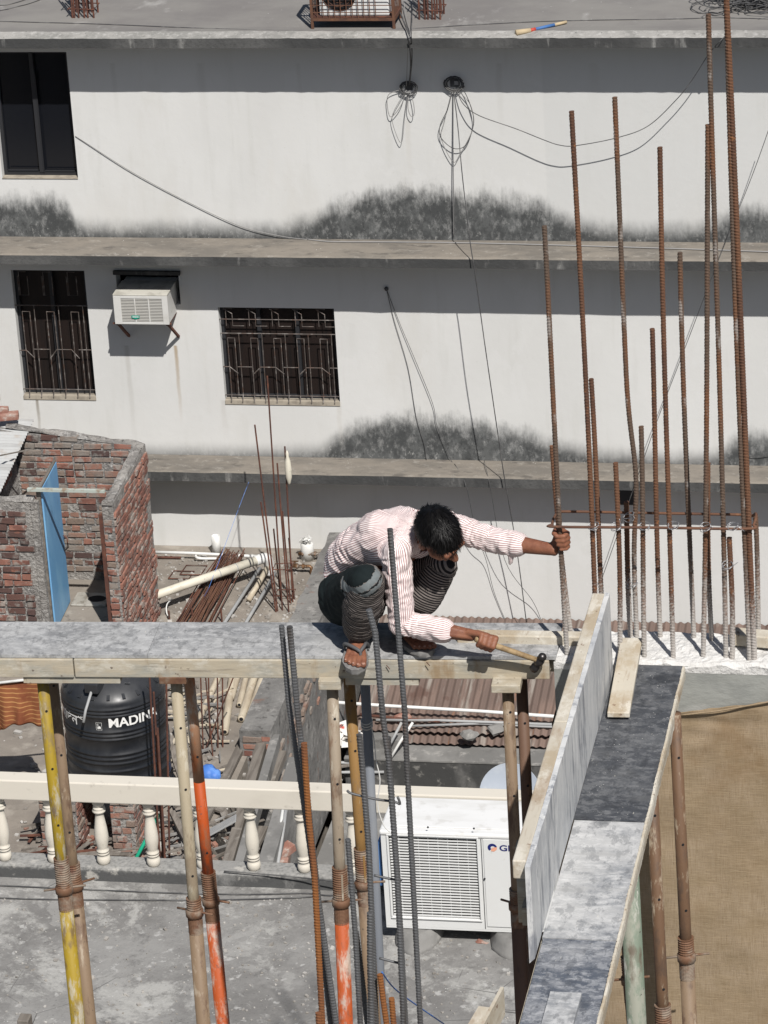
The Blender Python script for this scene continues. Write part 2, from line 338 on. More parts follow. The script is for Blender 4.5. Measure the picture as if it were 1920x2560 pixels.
M_RUSTO = mat('warm_rust', (.135, .066, .040), .85, L=[dict(s=6, lo=.42, hi=.62, c=(.085, .046, .034), d=5), dict(s=30, lo=.56, hi=.7, c=(.23, .11, .055), f=.6)], co='P')
M_BRASS = mat('brown_brass', (.17, .095, .05), .5, metal=.6, L=[dict(s=12, lo=.5, hi=.65, c=(.35, .33, .3))], co='P')
M_CREAM = mat('cream_paint', (.60, .56, .485), .7, L=[dict(s=(1.5, 3, 3), lo=.5, hi=.7, c=(.50, .46, .39), f=.7, d=6), dict(s=14, lo=.6, hi=.7, c=(.36, .33, .28), f=.5, d=6)], bump=[dict(s=20, k=.15, dist=.004)], co='P')
M_CABLE = mat('cable_sheath', (.06, .06, .062), .6, L=[dict(s=5, lo=.45, hi=.65, c=(.14, .138, .135))], co='P')
M_CABLEG = mat('pale_cable_sheath', (.26, .255, .25), .6, co='P')
M_WOOD = mat('grey_wood', (.19, .17, .148), .9, L=[dict(s=(14, 1.4, 14), lo=.42, hi=.62, c=(.12, .105, .09), d=6), dict(s=5, lo=.56, hi=.7, c=(.30, .28, .25), f=.7, d=6)], bump=[dict(s=(40, 4, 40), k=.5, dist=.006)], co='O')
M_BAMBOO = mat('dry_bamboo', (.50, .44, .34), .7, L=[dict(s=(9, 2, 9), lo=.45, hi=.65, c=(.38, .32, .24), d=5), dict(s=5, lo=.6, hi=.72, c=(.60, .56, .47), f=.7)], co='O')

# ================================================================== GROUND AND THE FAR WHITE BUILDING
g = MB(); g.box(-400, 400, -200, 600, -9.5, -9.0); setting('ground', g, M_GROUND)
YW = 44.76
Z2 = onZ(960, 601, 0).z  # placeholder, replaced below
Z2 = onY(960, 601, YW).z; Z3 = onY(1250, 1154, YW).z
D2, D3, D1 = .60, .50, .53
Z1 = onY(960, 93, YW - D1).z
T2 = Z2 - onY(960, 671, YW - D2).z; T2 = .14; T3 = .145; T1 = Z1 - onY(960, 120, YW - D1).z
BX0, BX1 = -32.0, 14.0
bld = thing('apartment_building', 'white plastered apartment building with black stained ledges filling the background', 'building', (-9, YW, -9))
def xat(u, v): return onY(u, v, YW).x
def zat(u, v): return onY(u, v, YW).z
up_prof = [(xat(u, 600), h / 205) for u, h in [(-1500, 95), (-300, 95), (100, 100), (175, 92), (200, 38), (300, 30), (480, 34), (640, 30), (760, 52), (850, 92), (960, 122), (1060, 132), (1180, 118), (1320, 104), (1400, 74), (1470, 48), (1600, 36), (1720, 40), (1800, 62), (1900, 88), (2600, 60), (4000, 90)]]
md_prof = [(xat(u, 1150), h / 200) for u, h in [(-1500, 10), (-300, 12), (120, 14), (300, 10), (420, 13), (700, 17), (800, 26), (850, 66), (920, 94), (1040, 112), (1160, 106), (1280, 84), (1370, 58), (1460, 36), (1600, 24), (1740, 22), (1820, 52), (1920, 84), (2600, 40), (4000, 90)]]
lo_prof = [(xat(u, 1365), .01) for u in (-1500, 600, 4000)]
MW_UP = wall_mat('white_plaster_upper', Z2, up_prof, [(xat(1030, 420), zat(1030, 300), zat(1030, 470), .05, (.52, .50, .46), .5), (xat(690, 480), zat(690, 400), zat(690, 560), .06, (.6, .59, .56), .4)] + [(xat(u, 300), zat(u, 160), zat(u, v2), w_, (.47, .465, .44), k_) for u, v2, w_, k_ in ((300, 330, .05, .35), (520, 420, .08, .3), (760, 300, .04, .3), (1260, 380, .06, .4), (1500, 300, .09, .3))], seam=xat(1362, 350))
MW_MD = wall_mat('white_plaster_middle', Z3, md_prof, [(xat(445, 900), zat(447, 866), zat(447, 1060), .035, (.34, .25, .15), .8), (xat(325, 900), zat(325, 866), zat(325, 1120), .05, (.42, .41, .38), .6),
        (xat(100, 1040), zat(100, 995), zat(100, 1110), .03, (.2, .17, .13), .8), (xat(856, 1060), zat(856, 1005), zat(856, 1130), .05, (.5, .48, .44), .5), (xat(565, 1040), zat(565, 1002), zat(565, 1100), .05, (.48, .46, .43), .5)])
MW_LO = wall_mat('white_plaster_lower', -9.2, lo_prof)
W = {}
W['w1'] = (xat(6, 443), xat(195, 443), zat(100, 445), zat(100, 130))
W['w0'] = (xat(-420, 1000), xat(1, 1000), zat(-10, 990), zat(-10, 675))
W['w2'] = (xat(59, 988), xat(240, 990), zat(150, 990), zat(130, 676))
W['w3'] = (xat(563, 999), xat(850, 1004), zat(700, 1003), zat(700, 770))
W['ac'] = (xat(290, 700), xat(447, 700), zat(360, 760), zat(360, 681))
def wall_with_holes(z0, z1, holes):
    m = MB(); xs = sorted({BX0, BX1} | {h[0] for h in holes} | {h[1] for h in holes}); zs = sorted({z0, z1} | {h[2] for h in holes} | {h[3] for h in holes})
    for i in range(len(xs) - 1):
        for j in range(len(zs) - 1):
            cx = (xs[i] + xs[i + 1]) / 2; cz = (zs[j] + zs[j + 1]) / 2
            if any(h[0] < cx < h[1] and h[2] < cz < h[3] for h in holes): continue
            m.box(xs[i], xs[i + 1], YW, YW + .22, zs[j], zs[j + 1])
    return m
part('wall', wall_with_holes(Z2, Z1 - T1, [W['w1']]), MW_UP, bld)
part('wall', wall_with_holes(Z3, Z2 - T2, [W['w0'], W['w2'], W['w3'], W['ac']]), MW_MD, bld)
part('wall', wall_with_holes(-9, Z3 - T3, []), MW_LO, bld)
b = MB(); b.box(BX0, BX1, YW + 1.2, YW + 14, -9, Z1 - T1 - .01); part('core', b, M_BLACK, bld)
def ledge(z, d, t, seed):
    # slab with a slightly uneven, chipped nose
    r = random.Random(seed); n = 240; m = MB(); rows = []
    for i in range(n + 1):
        x = BX0 + (BX1 - BX0) * i / n
        w1 = noise.noise(V((x * 1.3, seed, 0))) * .006 + noise.noise(V((x * 7, seed, 2))) * .006
        w2 = noise.noise(V((x * 1.7, seed, 5))) * .005 + noise.noise(V((x * 9, seed, 7))) * .006
        rows.append([(x, YW - d + w1, z - t + w2), (x, YW - d - .004 + w1, z - .018 + w1 * .5), (x, YW - d + .02 + w1, z + w1 * .4), (x, YW - d * .5, z + .008), (x, YW - .002, z + .012)])
    top = MB(); fr = MB()
    for i in range(n):
        a, c = rows[i], rows[i + 1]
        fr.add([a[0], c[0], c[1], a[1]], [(0, 1, 2, 3)]); fr.add([a[0], (a[0][0], YW - .003, z - t), (c[0][0], YW - .003, z - t), c[0]], [(0, 1, 2, 3)])
        top.add([a[1], c[1], c[2], a[2]], [(0, 1, 2, 3)]); top.add([a[2], c[2], c[3], a[3]], [(0, 1, 2, 3)]); top.add([a[3], c[3], c[4], a[4]], [(0, 1, 2, 3)])
    o = part('ledge', top, M_LEDGE, bld); part('ledge_edge', fr, M_FASCIA, o)
ledge(Z2, D2, T2, 3.1); ledge(Z3, D3, T3, 8.4)
# flat roof of the building
n = 480; fr = MB(); top = MB(); lip = MB()
M_LIP = mat('pale_mortar_lip', (.33, .32, .30), .95, L=[dict(s=3, lo=.42, hi=.6, c=(.24, .235, .22), d=8, rg=.7), dict(s=14, lo=.5, hi=.64, c=(.42, .41, .39), f=.8, d=8, rg=.7), dict(s=22, lo=.6, hi=.68, c=(.12, .118, .11), f=.8, d=5)], bump=[dict(s=16, k=.7, dist=.02, d=6)], co='P')
for i in range(n):
    q = []
    for k in (0, 1):
        x = BX0 + (BX1 - BX0) * (i + k) / n; w1 = noise.noise(V((x * 1.1, 1, 0))) * .006 + noise.noise(V((x * 8, 1, 2))) * .007; w2 = noise.noise(V((x * 2, 4, 2))) * .004 + noise.noise(V((x * 10, 4, 2))) * .006
        q.append([(x, YW - D1 + w1, Z1 - T1 + w2), (x, YW - D1 - .004 + w1, Z1 - .012 + w1), (x, YW - D1 + .19 + w1 * 4, Z1 + .02), (x, YW - D1 + .4, Z1 + .005), (x, YW + 14, Z1)])
    a, c = q
    fr.add([a[0], c[0], c[1], a[1]], [(0, 1, 2, 3)]); fr.add([a[0], (a[0][0], YW - .003, Z1 - T1), (c[0][0], YW - .003, Z1 - T1), c[0]], [(0, 1, 2, 3)])
    for j in (2, 3): top.add([a[j], c[j], c[j + 1], a[j + 1]], [(0, 1, 2, 3)])
    lip.add([a[1], c[1], c[2], a[2]], [(0, 1, 2, 3)])
o = part('roof', top, M_ROOFTOP, bld); part('roof_lip', lip, M_LIP, o); part('roof_edge', fr, M_FASCIA, o)
# windows of the building
def frame_bars(m, x0, x1, z0, z1, y, w=.045, dp=.05):
    m.box(x0, x1, y, y + dp, z0, z0 + w); m.box(x0, x1, y, y + dp, z1 - w, z1); m.box(x0, x0 + w, y + .001, y + dp - .001, z0 + w, z1 - w); m.box(x1 - w, x1, y + .001, y + dp - .001, z0 + w, z1 - w)
def room_box(m, x0, x1, z0, z1): m.box(x0 - .1, x1 + .1, YW + 1.0, YW + 1.05, z0 - .1, z1 + .1)
for key, kind in (('w1', 'slide'), ('w0', 'grille'), ('w2', 'grille'), ('w3', 'wide')):
    x0, x1, z0, z1 = W[key]; m = MB(); y = YW + .10
    frame_bars(m, x0, x1, z0, z1, y)
    xs = [x0, (x0 + x1) / 2, x1] if kind != 'wide' else [x0, x0 + (x1 - x0) * .33, x0 + (x1 - x0) * .66, x1]
    for x in xs[1:-1]: m.box(x - .025, x + .025, y - .01, y + .05, z0 + .045, z1 - .045)
    f = part('window', m, M_ALU, bld, label=('black sliding window at the top left of the wall' if kind == 'slide' else None))
    for i in range(len(xs) - 1):
        p = MB(); p.box(xs[i] + .02, xs[i + 1] - .02, y + .055, y + .075, z0 + .03, z1 - .03)
        part('pane', p, M_GLASS if kind == 'slide' else M_SHUT, f)
    sl = MB(); sl.box(x0, x1, YW - .012, YW + .1, z0 - .05 if kind != 'slide' else z0 - .006, z0 + .004); part('sill', sl, M_SILL, f)
    if kind == 'slide':
        k = MB(); k.box(xs[1] + .03, xs[1] + .04, y - .02, y, z0 + .05, z1 - .3); k.box(xs[0] + .06, xs[1] - .04, y - .012, y, z0 + .07, z0 + .085); k.box(xs[1] + .05, xs[2] - .06, y - .012, y, z0 + .06, z0 + .075)
        part('frame_trim', k, M_ALU, f)
    else:                                            # welded grille of round bars
        gr = MB(); yy = YW + .015; W_ = x1 - x0; H_ = z1 - z0; r = .0065
        nb = 10 if kind == 'wide' else 6
        def P(a, c): return (x0 + W_ * a, yy, z0 + H_ * c)
        for i in range(nb):
            a = (i + .5) / nb + .01; gr.tube([P(a, .06), P(a, .67 if i % 2 == 0 else .72)], r, 5)
            gr.tube([P(a, .06), (P(a, .0)[0], yy - .05, z0 + .0)], r, 5)
        for i in range(0, nb, 2):
            a = (i + .5) / nb + .01; a2 = a + .62 / nb; gr.tube([P(a, .67), P(a2, .67), P(a2, .06)], r, 5)
            gr.tube([P(a - .2 / nb, .985), P(a + .55 / nb, .93), P(a + .55 / nb, .8), P(a + 1.55 / nb, .8)] if kind == 'wide' else [P(a - .1 / nb, .95), P(a - .1 / nb, .80), P(a + .7 / nb, .80), P(a + .7 / nb, .95)], r, 5)
            gr.tube([P(a, .8), P(a, .985), P(a + .6 / nb, .985)], r, 5)
        for c in ((.72, .87, .055) if kind == 'wide' else (.72, .05)): gr.tube([P(0, c), P(1, c)], r * 1.15, 5)
        zig = [(0, .36), (.1, .36), (.2, .30)], [(.2, .37), (.42, .37)], [(.42, .30), (.52, .37), (.72, .37), (.82, .30)], [(.82, .37), (1, .37)]
        if kind == 'wide': zig = [(0, .36), (.06, .36), (.13, .29)], [(.13, .36), (.26, .36)], [(.27, .29), (.33, .36), (.46, .36), (.53, .29)], [(.53, .36), (.66, .36)], [(.67, .29), (.73, .36), (.86, .36), (.93, .29)], [(.93, .36), (1, .36)]
        for zz in zig: gr.tube([P(*q) for q in zz], r * 1.2, 5)
        part('grille', gr, M_GRILLE, f)
# ================================================================== NEAR ROOF THE PROPS STAND ON, LOW ROOF, YARDS
ZA = 9.54; ZS = 11.1
a = MB(); a.box(-22, 6, 8.0, onZ(500, 2213, ZA).y + .16, -9.0, ZA); setting('near_roof', a, M_ROOFA)
a = MB(); a.box(-9, 5, -2, 14.55, ZS - .14, ZS); a.box(-9, 5, -2, 7.9, -9.0, ZS - .141); setting('site_floor_slab', a, M_GREY)
a = MB(); a.box(-32, -9.86, 29.0, YW - .004, -.25, 0); a.box(-32, -9.86, 29.3, YW - .3, -9.0, -.25); setting('low_roof', a, M_ROOFB)
a = MB(); a.box(-9.40, 14, 33.0, YW - .006, -9.0, -2.05); setting('yard_floor', a, M_GREY)
# ================================================================== LOW ROOF: BRICK HUT
def brick_mesh(L, H, D, mt, seed):
    r = random.Random(seed); m = MB(); j = lambda k=.006: r.uniform(-k, k); i = .008
    m.hexa([(i + j(), j(.003), i + j()), (L - i + j(), j(.003), i + j()), (L, D, 0), (0, D, 0), (i + j(), j(.003), H - i + j()), (L - i + j(), j(.003), H - i + j()), (L, D, H), (0, D, H)])
    me = m.mesh('brick'); me.materials.append(mt); return me
BM = {}
def bmesh_for(L, H, mt):
    k = (L, H, mt.name)
    if k not in BM: BM[k] = [brick_mesh(L, H, .07, mt, rnd.random()) for _ in range(4)]
    return rnd.choice(BM[k])
def put_brick(me, parent, pos, ang, tilt=0):
    o = bpy.data.objects.new('brick', me); col.objects.link(o); o.parent = parent; o.location = V(pos) - BASE[parent]; o.rotation_euler = (0, tilt, ang); return o
def courses(parent, p0, ang, length, z0, ztop, mats, course=.094, proud=.018, skip=.0, head=.35, seed=1, sun=None):
    # courses of bricks on a wall face: p0 left foot seen from outside, ang direction of the run, bricks look along the face normal
    r = random.Random(seed); d = V((math.cos(ang), math.sin(ang), 0)); nrm = V((d.y, -d.x, 0)); z = z0; row = 0
    while True:
        s = -r.uniform(0, .2) if row % 2 else -.02
        any_ = False
        while s < length - .05:
            L = .115 if r.random() < head else .235
            s0 = max(s, 0); L2 = min(s + L, length) - s0
            L2 = .05 if L2 < .06 else (.115 if L2 < .17 else .235)
            zt = ztop(s0 + L2 / 2) if callable(ztop) else ztop
            if z + .08 < zt and s0 + L2 <= length + .03 and r.random() > skip:
                any_ = True; mt = r.choice(mats)
                put_brick(bmesh_for(L2, .078 if r.random() > .3 else .07, mt), parent, p0 + d * s0 + nrm * (proud * r.uniform(.35, 1.1)) + V((0, 0, z + r.uniform(-.006, .006))), ang + r.uniform(-.02, .02), r.uniform(-.02, .02))
            s += L + r.uniform(.010, .02)
        z += course + r.uniform(-.003, .003); row += 1
        if not any_ and row > 40 or z > 3.2: break
YF, YBK = 41.0, 42.6
hx0 = onY(0, 1547, YF).x - .6
xl = onY(112, 1547, YF).x; xr0 = onY(281, 1547, YF).x; xr1 = onY(308, 1547, YF).x
zl = onY(60, 1254, YF).z; zrf = onY(275, 1262, YF).z; zrb = onY(340, 1124, YBK).z
xbl = onY(60, 1300, YBK).x
zbl = onY(87, 1080, YBK).z; zbr = onY(312, 1120, YBK).z
hut = thing('brick_hut', 'small roofless brick hut with rough mortar joints and an open blue door', 'hut', ((hx0 + xr1) / 2, YF, 0))
core = MB()
core.box(hx0, xl, YF, YF + .115, 0, zl)                                             # front left panel
core.hexa([(hx0, YBK, 0), (xr1, YBK, 0), (xr1, YBK + .12, 0), (hx0, YBK + .12, 0), (hx0, YBK, zbl + .06), (xr1, YBK, zbr), (xr1, YBK + .12, zbr), (hx0, YBK + .12, zbl + .06)])
core.hexa([(xr0, YF, 0), (xr1, YF, 0), (xr1, YBK - .001, 0), (xr0, YBK - .001, 0), (xr0, YF, zrf), (xr1, YF, zrf), (xr1, YBK - .001, zrb), (xr0, YBK - .001, zrb)])
xp = onY(43, 1165, YBK).x; zp0 = onY(2, 1240, YF + .12).z; zp1 = onY(45, 1160, YBK).z
core.hexa([(xp - .12, YF + .116, 0), (xp, YF + .116, 0), (xp, YBK - .002, 0), (xp - .12, YBK - .002, 0), (xp - .12, YF + .116, zl - .05), (xp, YF + .116, zl - .05), (xp, YBK - .002, zp1 + .15), (xp - .12, YBK - .002, zp1 + .15)])
part('mortar_core', core, M_MORTAR, hut)
fl = MB(); fl.box(xp, xr0, YF + .0, YBK, .3, .5); part('floor_slab', fl, M_ROOFB, hut)
courses(hut, V((hx0 + .35, YF, 0)), 0, xl - hx0 - .40, .02, zl - .06, [M_BRICKD, M_BRICKD, M_BRICKD, M_BRICK], seed=3, proud=.03)
courses(hut, V((xp + .02, YBK, 0)), 0, xr0 - xp - .03, .62, lambda s: zbl + .05 + (zbr - zbl) * s / 1.7, [M_BRICKG, M_BRICKG, M_BRICKD, M_BRICK], seed=5, proud=.02, skip=.10)
courses(hut, V((xr1, YF, 0)), PI / 2, YBK - YF + .1, .02, lambda s: zrf + (zrb - zrf) * s / 1.6 - .03, [M_BRICK], seed=7, proud=.03, head=.3, skip=.04)
courses(hut, V((xr0, YF, 0)), 0, xr1 - xr0, .02, zrf - .12, [M_BRICK, M_BRICK, M_BRICKG], seed=9, proud=.02, head=1)
courses(hut, V((xp, YF + .14, 0)), PI / 2, YBK - YF - .2, zl - .25, lambda s: zl - .1 + (zp1 - zl + .2) * s / 1.5, [M_BRICK], seed=12, proud=.012)
# rough mortar caps
cap = MB()
def lumpy(m, a, b, w, h, n=14, seed=0):
    a = V(a); b = V(b); d = (b - a).normalized(); sd = d.cross(V((0, 0, 1))).normalized()
    rows = []
    for i in range(n + 1):
        p = a.lerp(b, i / n); q = noise.noise(p * 5 + V((seed, 0, 0))); q2 = noise.noise(p * 11 + V((seed, 4, 0)))
        rows.append([p - sd * (w / 2 + q2 * .03) , p - sd * w * .45 + V((0, 0, h * (.6 + 1.1 * q))), p + V((0, 0, h * (1 + 1.4 * q2))), p + sd * w * .45 + V((0, 0, h * (.7 + .5 * q2))), p + sd * (w / 2 + q * .012)])
    k = len(m.v)
    m.v += [x for r_ in rows for x in r_]
    for i in range(n):
        for j in range(4): m.f.append((k + i * 5 + j, k + i * 5 + j + 1, k + i * 5 + 6 + j, k + i * 5 + 5 + j)); m.m.append(0)
    for i in (0, n):
        m.f.append(tuple(k + i * 5 + j for j in range(5))); m.m.append(0)
for (a_, b_, w_, h_, s_) in ((((xr0 + xr1) / 2, YF - .02, zrf), ((xr0 + xr1) / 2, YBK, zrb), (xr1 - xr0) * 1.08, .05, 0), ((xp - .1, YBK + .06, zbl + .05), (xr1, YBK + .06, zbr), .14, .035, 3), ((hx0, YF + .057, zl), (xl, YF + .057, zl), .14, .03, 6)):
    cap = MB(); lumpy(cap, a_, b_, w_ * .86, h_, n=44, seed=s_); part('mortar_cap', cap, M_MORTAR, hut)
jb = MB(); jb.box(xl - .03, xl + .055, YF - .01, YF + .10, 0, zl - .01); part('jamb_plaster', jb, M_MORTAR, hut)
# door
M_BLUE = mat('blue_door_paint', (.16, .37, .62), .45, L=[dict(s=(3, 3, 1.2), lo=.45, hi=.65, c=(.22, .45, .68), d=5), dict(s=(6, 6, 2), lo=.60, hi=.72, c=(.10, .17, .24), f=.8, d=7), dict(t='grad', ax='Z', s=3, ns=4, na=.5, lo=1.0, hi=.55, c=(.20, .34, .46), f=.7)], co='P')
M_PALE = mat('pale_green_steel', (.40, .44, .40), .6, L=[dict(s=9, lo=.5, hi=.65, c=(.28, .22, .16))], co='P')
h0 = onY(132, 1579, YF + .1); h1 = onY(107, 1226, YF + .1); f0 = onY(167, 1507, 41.92); f1 = onY(143, 1158, 41.92)
hx = (h0.x + h1.x) / 2; fx = (f0.x + f1.x) / 2
d = V((fx - hx, .82, 0)); nn = V((d.y, -d.x, 0)).normalized() * .02
A, B = V((hx, YF + .1, 0)), V((fx, YF + .92, 0))
dr = MB(); zz0, zz1 = .52, h1.z + .02
dr.hexa([A + V((0, 0, zz0)), A + nn + V((0, 0, zz0)), B + nn + V((0, 0, zz0)), B + V((0, 0, zz0)), A + V((0, 0, zz1)), A + nn + V((0, 0, zz1)), B + nn + V((0, 0, zz1)), B + V((0, 0, zz1))])
door = part('door', dr, M_BLUE, hut)
fr = MB(); fr.bar(A + V((-.005, 0, zz1 + .012)), B + V((-.005, 0, zz1 + .012)), .035, .03); fr.bar(A - V((.03, .005, 0)) + V((0, 0, zz0)), A - V((.03, .005, 0)) + V((0, 0, zz1)), .05, .03)
part('door_frame', fr, M_WOOD, door)
hd = MB(); hd.tube([B - d * .08 + nn * 1.5 + V((0, 0, 1.25)), B - d * .10 + nn * 4 + V((0, 0, 1.3)), B - d * .10 + nn * 4 + V((0, 0, 1.42)), B - d * .08 + nn * 1.5 + V((0, 0, 1.46))], .008, 6)
part('handle', hd, M_RUSTD, door)
lt = MB(); lt.bar((xl - .06, YF + .03, zz1 + .02), (xr0 + .05, YF + .03, onY(250, 1230, YF).z), .05, .035); part('lintel_bar', lt, M_PALE, hut)
fr2 = MB(); fr2.bar((xr0 - .03, YF + .03, .3), (xr0 - .03, YF + .03, zrf - .14), .05, .04); part('door_post', fr2, M_RUSTD, hut)
# squat toilet pan
M_PORC = mat('dirty_porcelain', (.36, .345, .31), .4, L=[dict(s=7, lo=.45, hi=.65, c=(.22, .20, .17))], co='P')
tp = onZ(230, 1500, .52); pan = MB(); pan.box(tp.x - .24, tp.x + .22, tp.y - .16, tp.y + .2, .5, .53)
tl = solo('squat_toilet', pan, M_PORC, 'dirty squat toilet pan set in the floor of the brick hut', 'toilet', base=(tp.x, tp.y, .5), bevel=.01)
bw = MB(); bw.sphere((tp.x + .06, tp.y + .02, .531), .12, 14, (1, .8, .02)); part('bowl', bw, M_BLACK, tl)
for i in range(9):
    rb = MB(); y = tp.y - .13 + i * .036; rb.box(tp.x - .21, tp.x - .08, y, y + .018, .53, .541); part('rib', rb, M_PORC, tl)
# tin sheet beside the hut, loose bricks on it
def corrugated(p, u, v, pitch, amp, nu=2, per=8):
    # p corner, u run of the ridges, v across them
    p = V(p); u = V(u); v = V(v); nr = u.cross(v).normalized(); n = max(2, int(v.length / pitch * per)); m = MB()
    for th in (0, -.004):
        b = len(m.v)
        for i in range(n + 1):
            h = amp * math.sin(2 * PI * (v.length * i / n) / pitch) + th
            for j in range(nu + 1): m.v.append(p + v * (i / n) + u * (j / nu) + nr * h)
        for i in range(n):
            for j in range(nu):
                a = b + i * (nu + 1) + j; m.f.append((a, a + 1, a + nu + 2, a + nu + 1)); m.m.append(0)
    return m
e1 = onY(76, 1062, YBK + .15); e0 = onY(1, 1226, YF + .05)
sx = min(e1.x, e0.x) + .02
tin = corrugated((e0.x - 2.2, YF + .02, e0.z), (2.2 + .0, 0, -.02), (e1.x - e0.x, YBK + .30 - YF, (e1.z - e0.z) * 1.0 + .02), .076, .012)
solo('tin_sheet', tin, M_TINW, 'whitish corrugated tin sheet roofing the left side of the brick hut', 'roof sheet', smooth=True)
M_BRL = mat('loose_brick', (.26, .125, .095), .92, L=[dict(s=6, lo=.45, hi=.62, c=(.33, .20, .16), d=5), dict(s=12, lo=.54, hi=.66, c=(.42, .37, .33), f=.8, d=7)], bump=[dict(s=30, k=.6, dist=.012, d=6)])
def loose_brick(c, ang, label, sc=1.0, tilt=0, group=None, m=None):
    q = MB(); r = random.Random(c[0]); a = V((math.cos(ang), math.sin(ang), tilt)); b_ = V((-math.sin(ang), math.cos(ang), 0))
    q.obox(V(c) + V((0, 0, .035 * sc)), a, b_, a.cross(b_), .235 * sc, .112 * sc, .07 * sc); q.v = [p + V((r.uniform(-.006, .006), r.uniform(-.006, .006), r.uniform(-.006, .006))) for p in q.v]
    return solo('loose_brick', q, m or M_BRL, label, 'brick', bevel=.008, group=group)
q = onY(20, 1047, YBK + .1)
loose_brick(q + V((0, 0, .0)), .25, 'larger mortar crusted brick lying on the whitish tin sheet', 1.15)
loose_brick(q + V((-.10, .02, .083)), .1, 'small brick on top of another brick at the left edge above the tin sheet', .9)
st = MB(); st.bar(onY(0, 1139, YF + .6), onY(84, 1122, YF + 1.0), .02, .012); solo('wood_stick', st, M_WOOD, 'thin stick lying across the tin sheet edge on the brick hut', 'stick')
# ================================================================== WATER TANK
M_TANK = mat('black_tank_plastic', (.011, .0125, .016), .42, spec=.5, L=[dict(s=(1.5, 1.5, .5), lo=.5, hi=.7, c=(.035, .037, .04), f=.8, d=5), dict(s=(3, 3, 3), lo=.56, hi=.7, c=(.04, .041, .043), f=.6, d=7), dict(t='grad', ax='Z', s=3, ns=5, na=.3, lo=1.25, hi=1.50, c=(.035, .036, .04), f=.6)], rl=dict(s=3, a=.3, b=.55))
M_INK = mat('white_lettering', (.78, .78, .76), .6)
TY = 37.1; TR = .575
tc = onY(253, 1800, TY - TR); tx = tc.x
tz0 = onY(253, 1992, TY - TR).z
zs = onY(253, 1775, TY - TR).z                     # shoulder
tank = thing('water_tank', 'black ribbed plastic water tank with white lettering', 'water tank', (tx, TY, tz0))
def tz(v): return onY(253, v, TY - TR).z - tz0
prof = [(TR - .02, 0), (TR, .03)]
def rib(v, hh=.016, dp=.012):
    z = tz(v); prof.extend([(TR, z - hh), (TR + dp, z - hh * .4), (TR + dp, z + hh * .4), (TR, z + hh)])
for v in (1957, 1930, 1911, 1900, 1889, 1851, 1842, 1832, 1794, 1786, 1777): rib(v)
sh = tz(1768); topz = sh + .27
prof += [(TR, sh), (TR - .03, sh + .05), (TR - .10, sh + .12), (TR - .20, sh + .18), (.26, sh + .225), (.245, sh + .23), (.245, topz), (.23, topz + .015), (.0, topz + .03)]
tm = MB(); tm.lathe(prof, (tx, TY, tz0), 72); part('tank_body', tm, M_TANK, tank, smooth=True)
lid = MB(); lid.lathe([(.22, 0), (.25, .0), (.25, .04), (.2, .06), (0, .07)], (tx, TY, tz0 + topz + .01), 32); part('lid', lid, M_TANK, tank, smooth=True)
for k in range(10):                                  # raised spokes on the shoulder
    th = -PI / 2 + (k - 4.5) * .33; dd = V((math.cos(th), math.sin(th), 0)); sp = MB()
    sp.bar(V((tx, TY, tz0 + sh + .06)) + dd * (TR - .03), V((tx, TY, tz0 + sh + .232)) + dd * .26, .035, .02); part('shoulder_rib', sp, M_TANK, tank)
th = -PI / 2 - .18; dd = V((math.cos(th), math.sin(th), 0)); o = V((tx, TY, tz0))
sk = MB(); sk.obox(o + dd * (TR - .17) + V((0, 0, sh + .20)), V((-dd.y, dd.x, 0)), dd, (0, 0, 1), .16, .28, .12); part('outlet_block', sk, M_TANK, tank, bevel=.012)
ov = MB(); ov.tube([o + dd * (TR - .05) + V((0, 0, sh + .17)), o + dd * (TR + .10) + V((-.02, 0, sh + .0)), o + dd * (TR + .16) + V((-.03, 0, sh - .12))], .016, 10); part('overflow_pipe', ov, M_PVCG, tank, smooth=True)
def text_mesh(body, size, bold=0.0, sx=1.0, depth=0.0, align='CENTER'):
    cu = bpy.data.curves.new('lettering', 'FONT'); cu.body = body; cu.size = size; cu.offset = bold; cu.extrude = depth; cu.align_x = align; cu.align_y = 'CENTER'
    ob = bpy.data.objects.new('lettering', cu); col.objects.link(ob)
    me = bpy.data.meshes.new_from_object(ob.evaluated_get(bpy.context.evaluated_depsgraph_get()))
    bpy.data.objects.remove(ob); m = MB(); m.v = [V((p.co.x * sx, p.co.y, p.co.z)) for p in me.vertices]; m.f = [tuple(p.vertices) for p in me.polygons]; m.m = [0] * len(m.f)
    return m
def subdiv_x(m, step):
    # cut long text faces so that they can follow a curved surface
    import bmesh
    bm = bmesh.new(); me = m.mesh('tmp'); bm.from_mesh(me)
    x0 = min(p.x for p in m.v); x1 = max(p.x for p in m.v); x = x0 + step
    while x < x1:
        bmesh.ops.bisect_plane(bm, geom=bm.verts[:] + bm.edges[:] + bm.faces[:], plane_co=(x, 0, 0), plane_no=(1, 0, 0)); x += step
    bm.to_mesh(me); bm.free(); m.v = [p.co.copy() for p in me.vertices]; m.f = [tuple(p.vertices) for p in me.polygons]; m.m = [0] * len(m.f); bpy.data.meshes.remove(me); return m
def on_tank(m, th0, z):
    out = []
    for p in m.v:
        th = th0 + p.x / TR; out.append(V((tx + (TR + .004) * math.cos(th), TY + (TR + .004) * math.sin(th), tz0 + z + p.y)))
    m.v = out; return m
def th_at(u):                                        # angle on the tank under a photo column
    dx = (u - 253) / 127.0; return -PI / 2 + math.asin(max(-.99, min(.99, dx))) 
zt = tz(1813)
t1 = subdiv_x(text_mesh('MADINA', .158, .0036, 1.0), .02); part('lettering', on_tank(t1, th_at(328) + .03, zt + .02), M_INK, tank)
t2 = subdiv_x(text_mesh('\u09ae\u09bf\u09a6\u09a8\u09be', .165, .0022, 1.0, align='RIGHT'), .02)
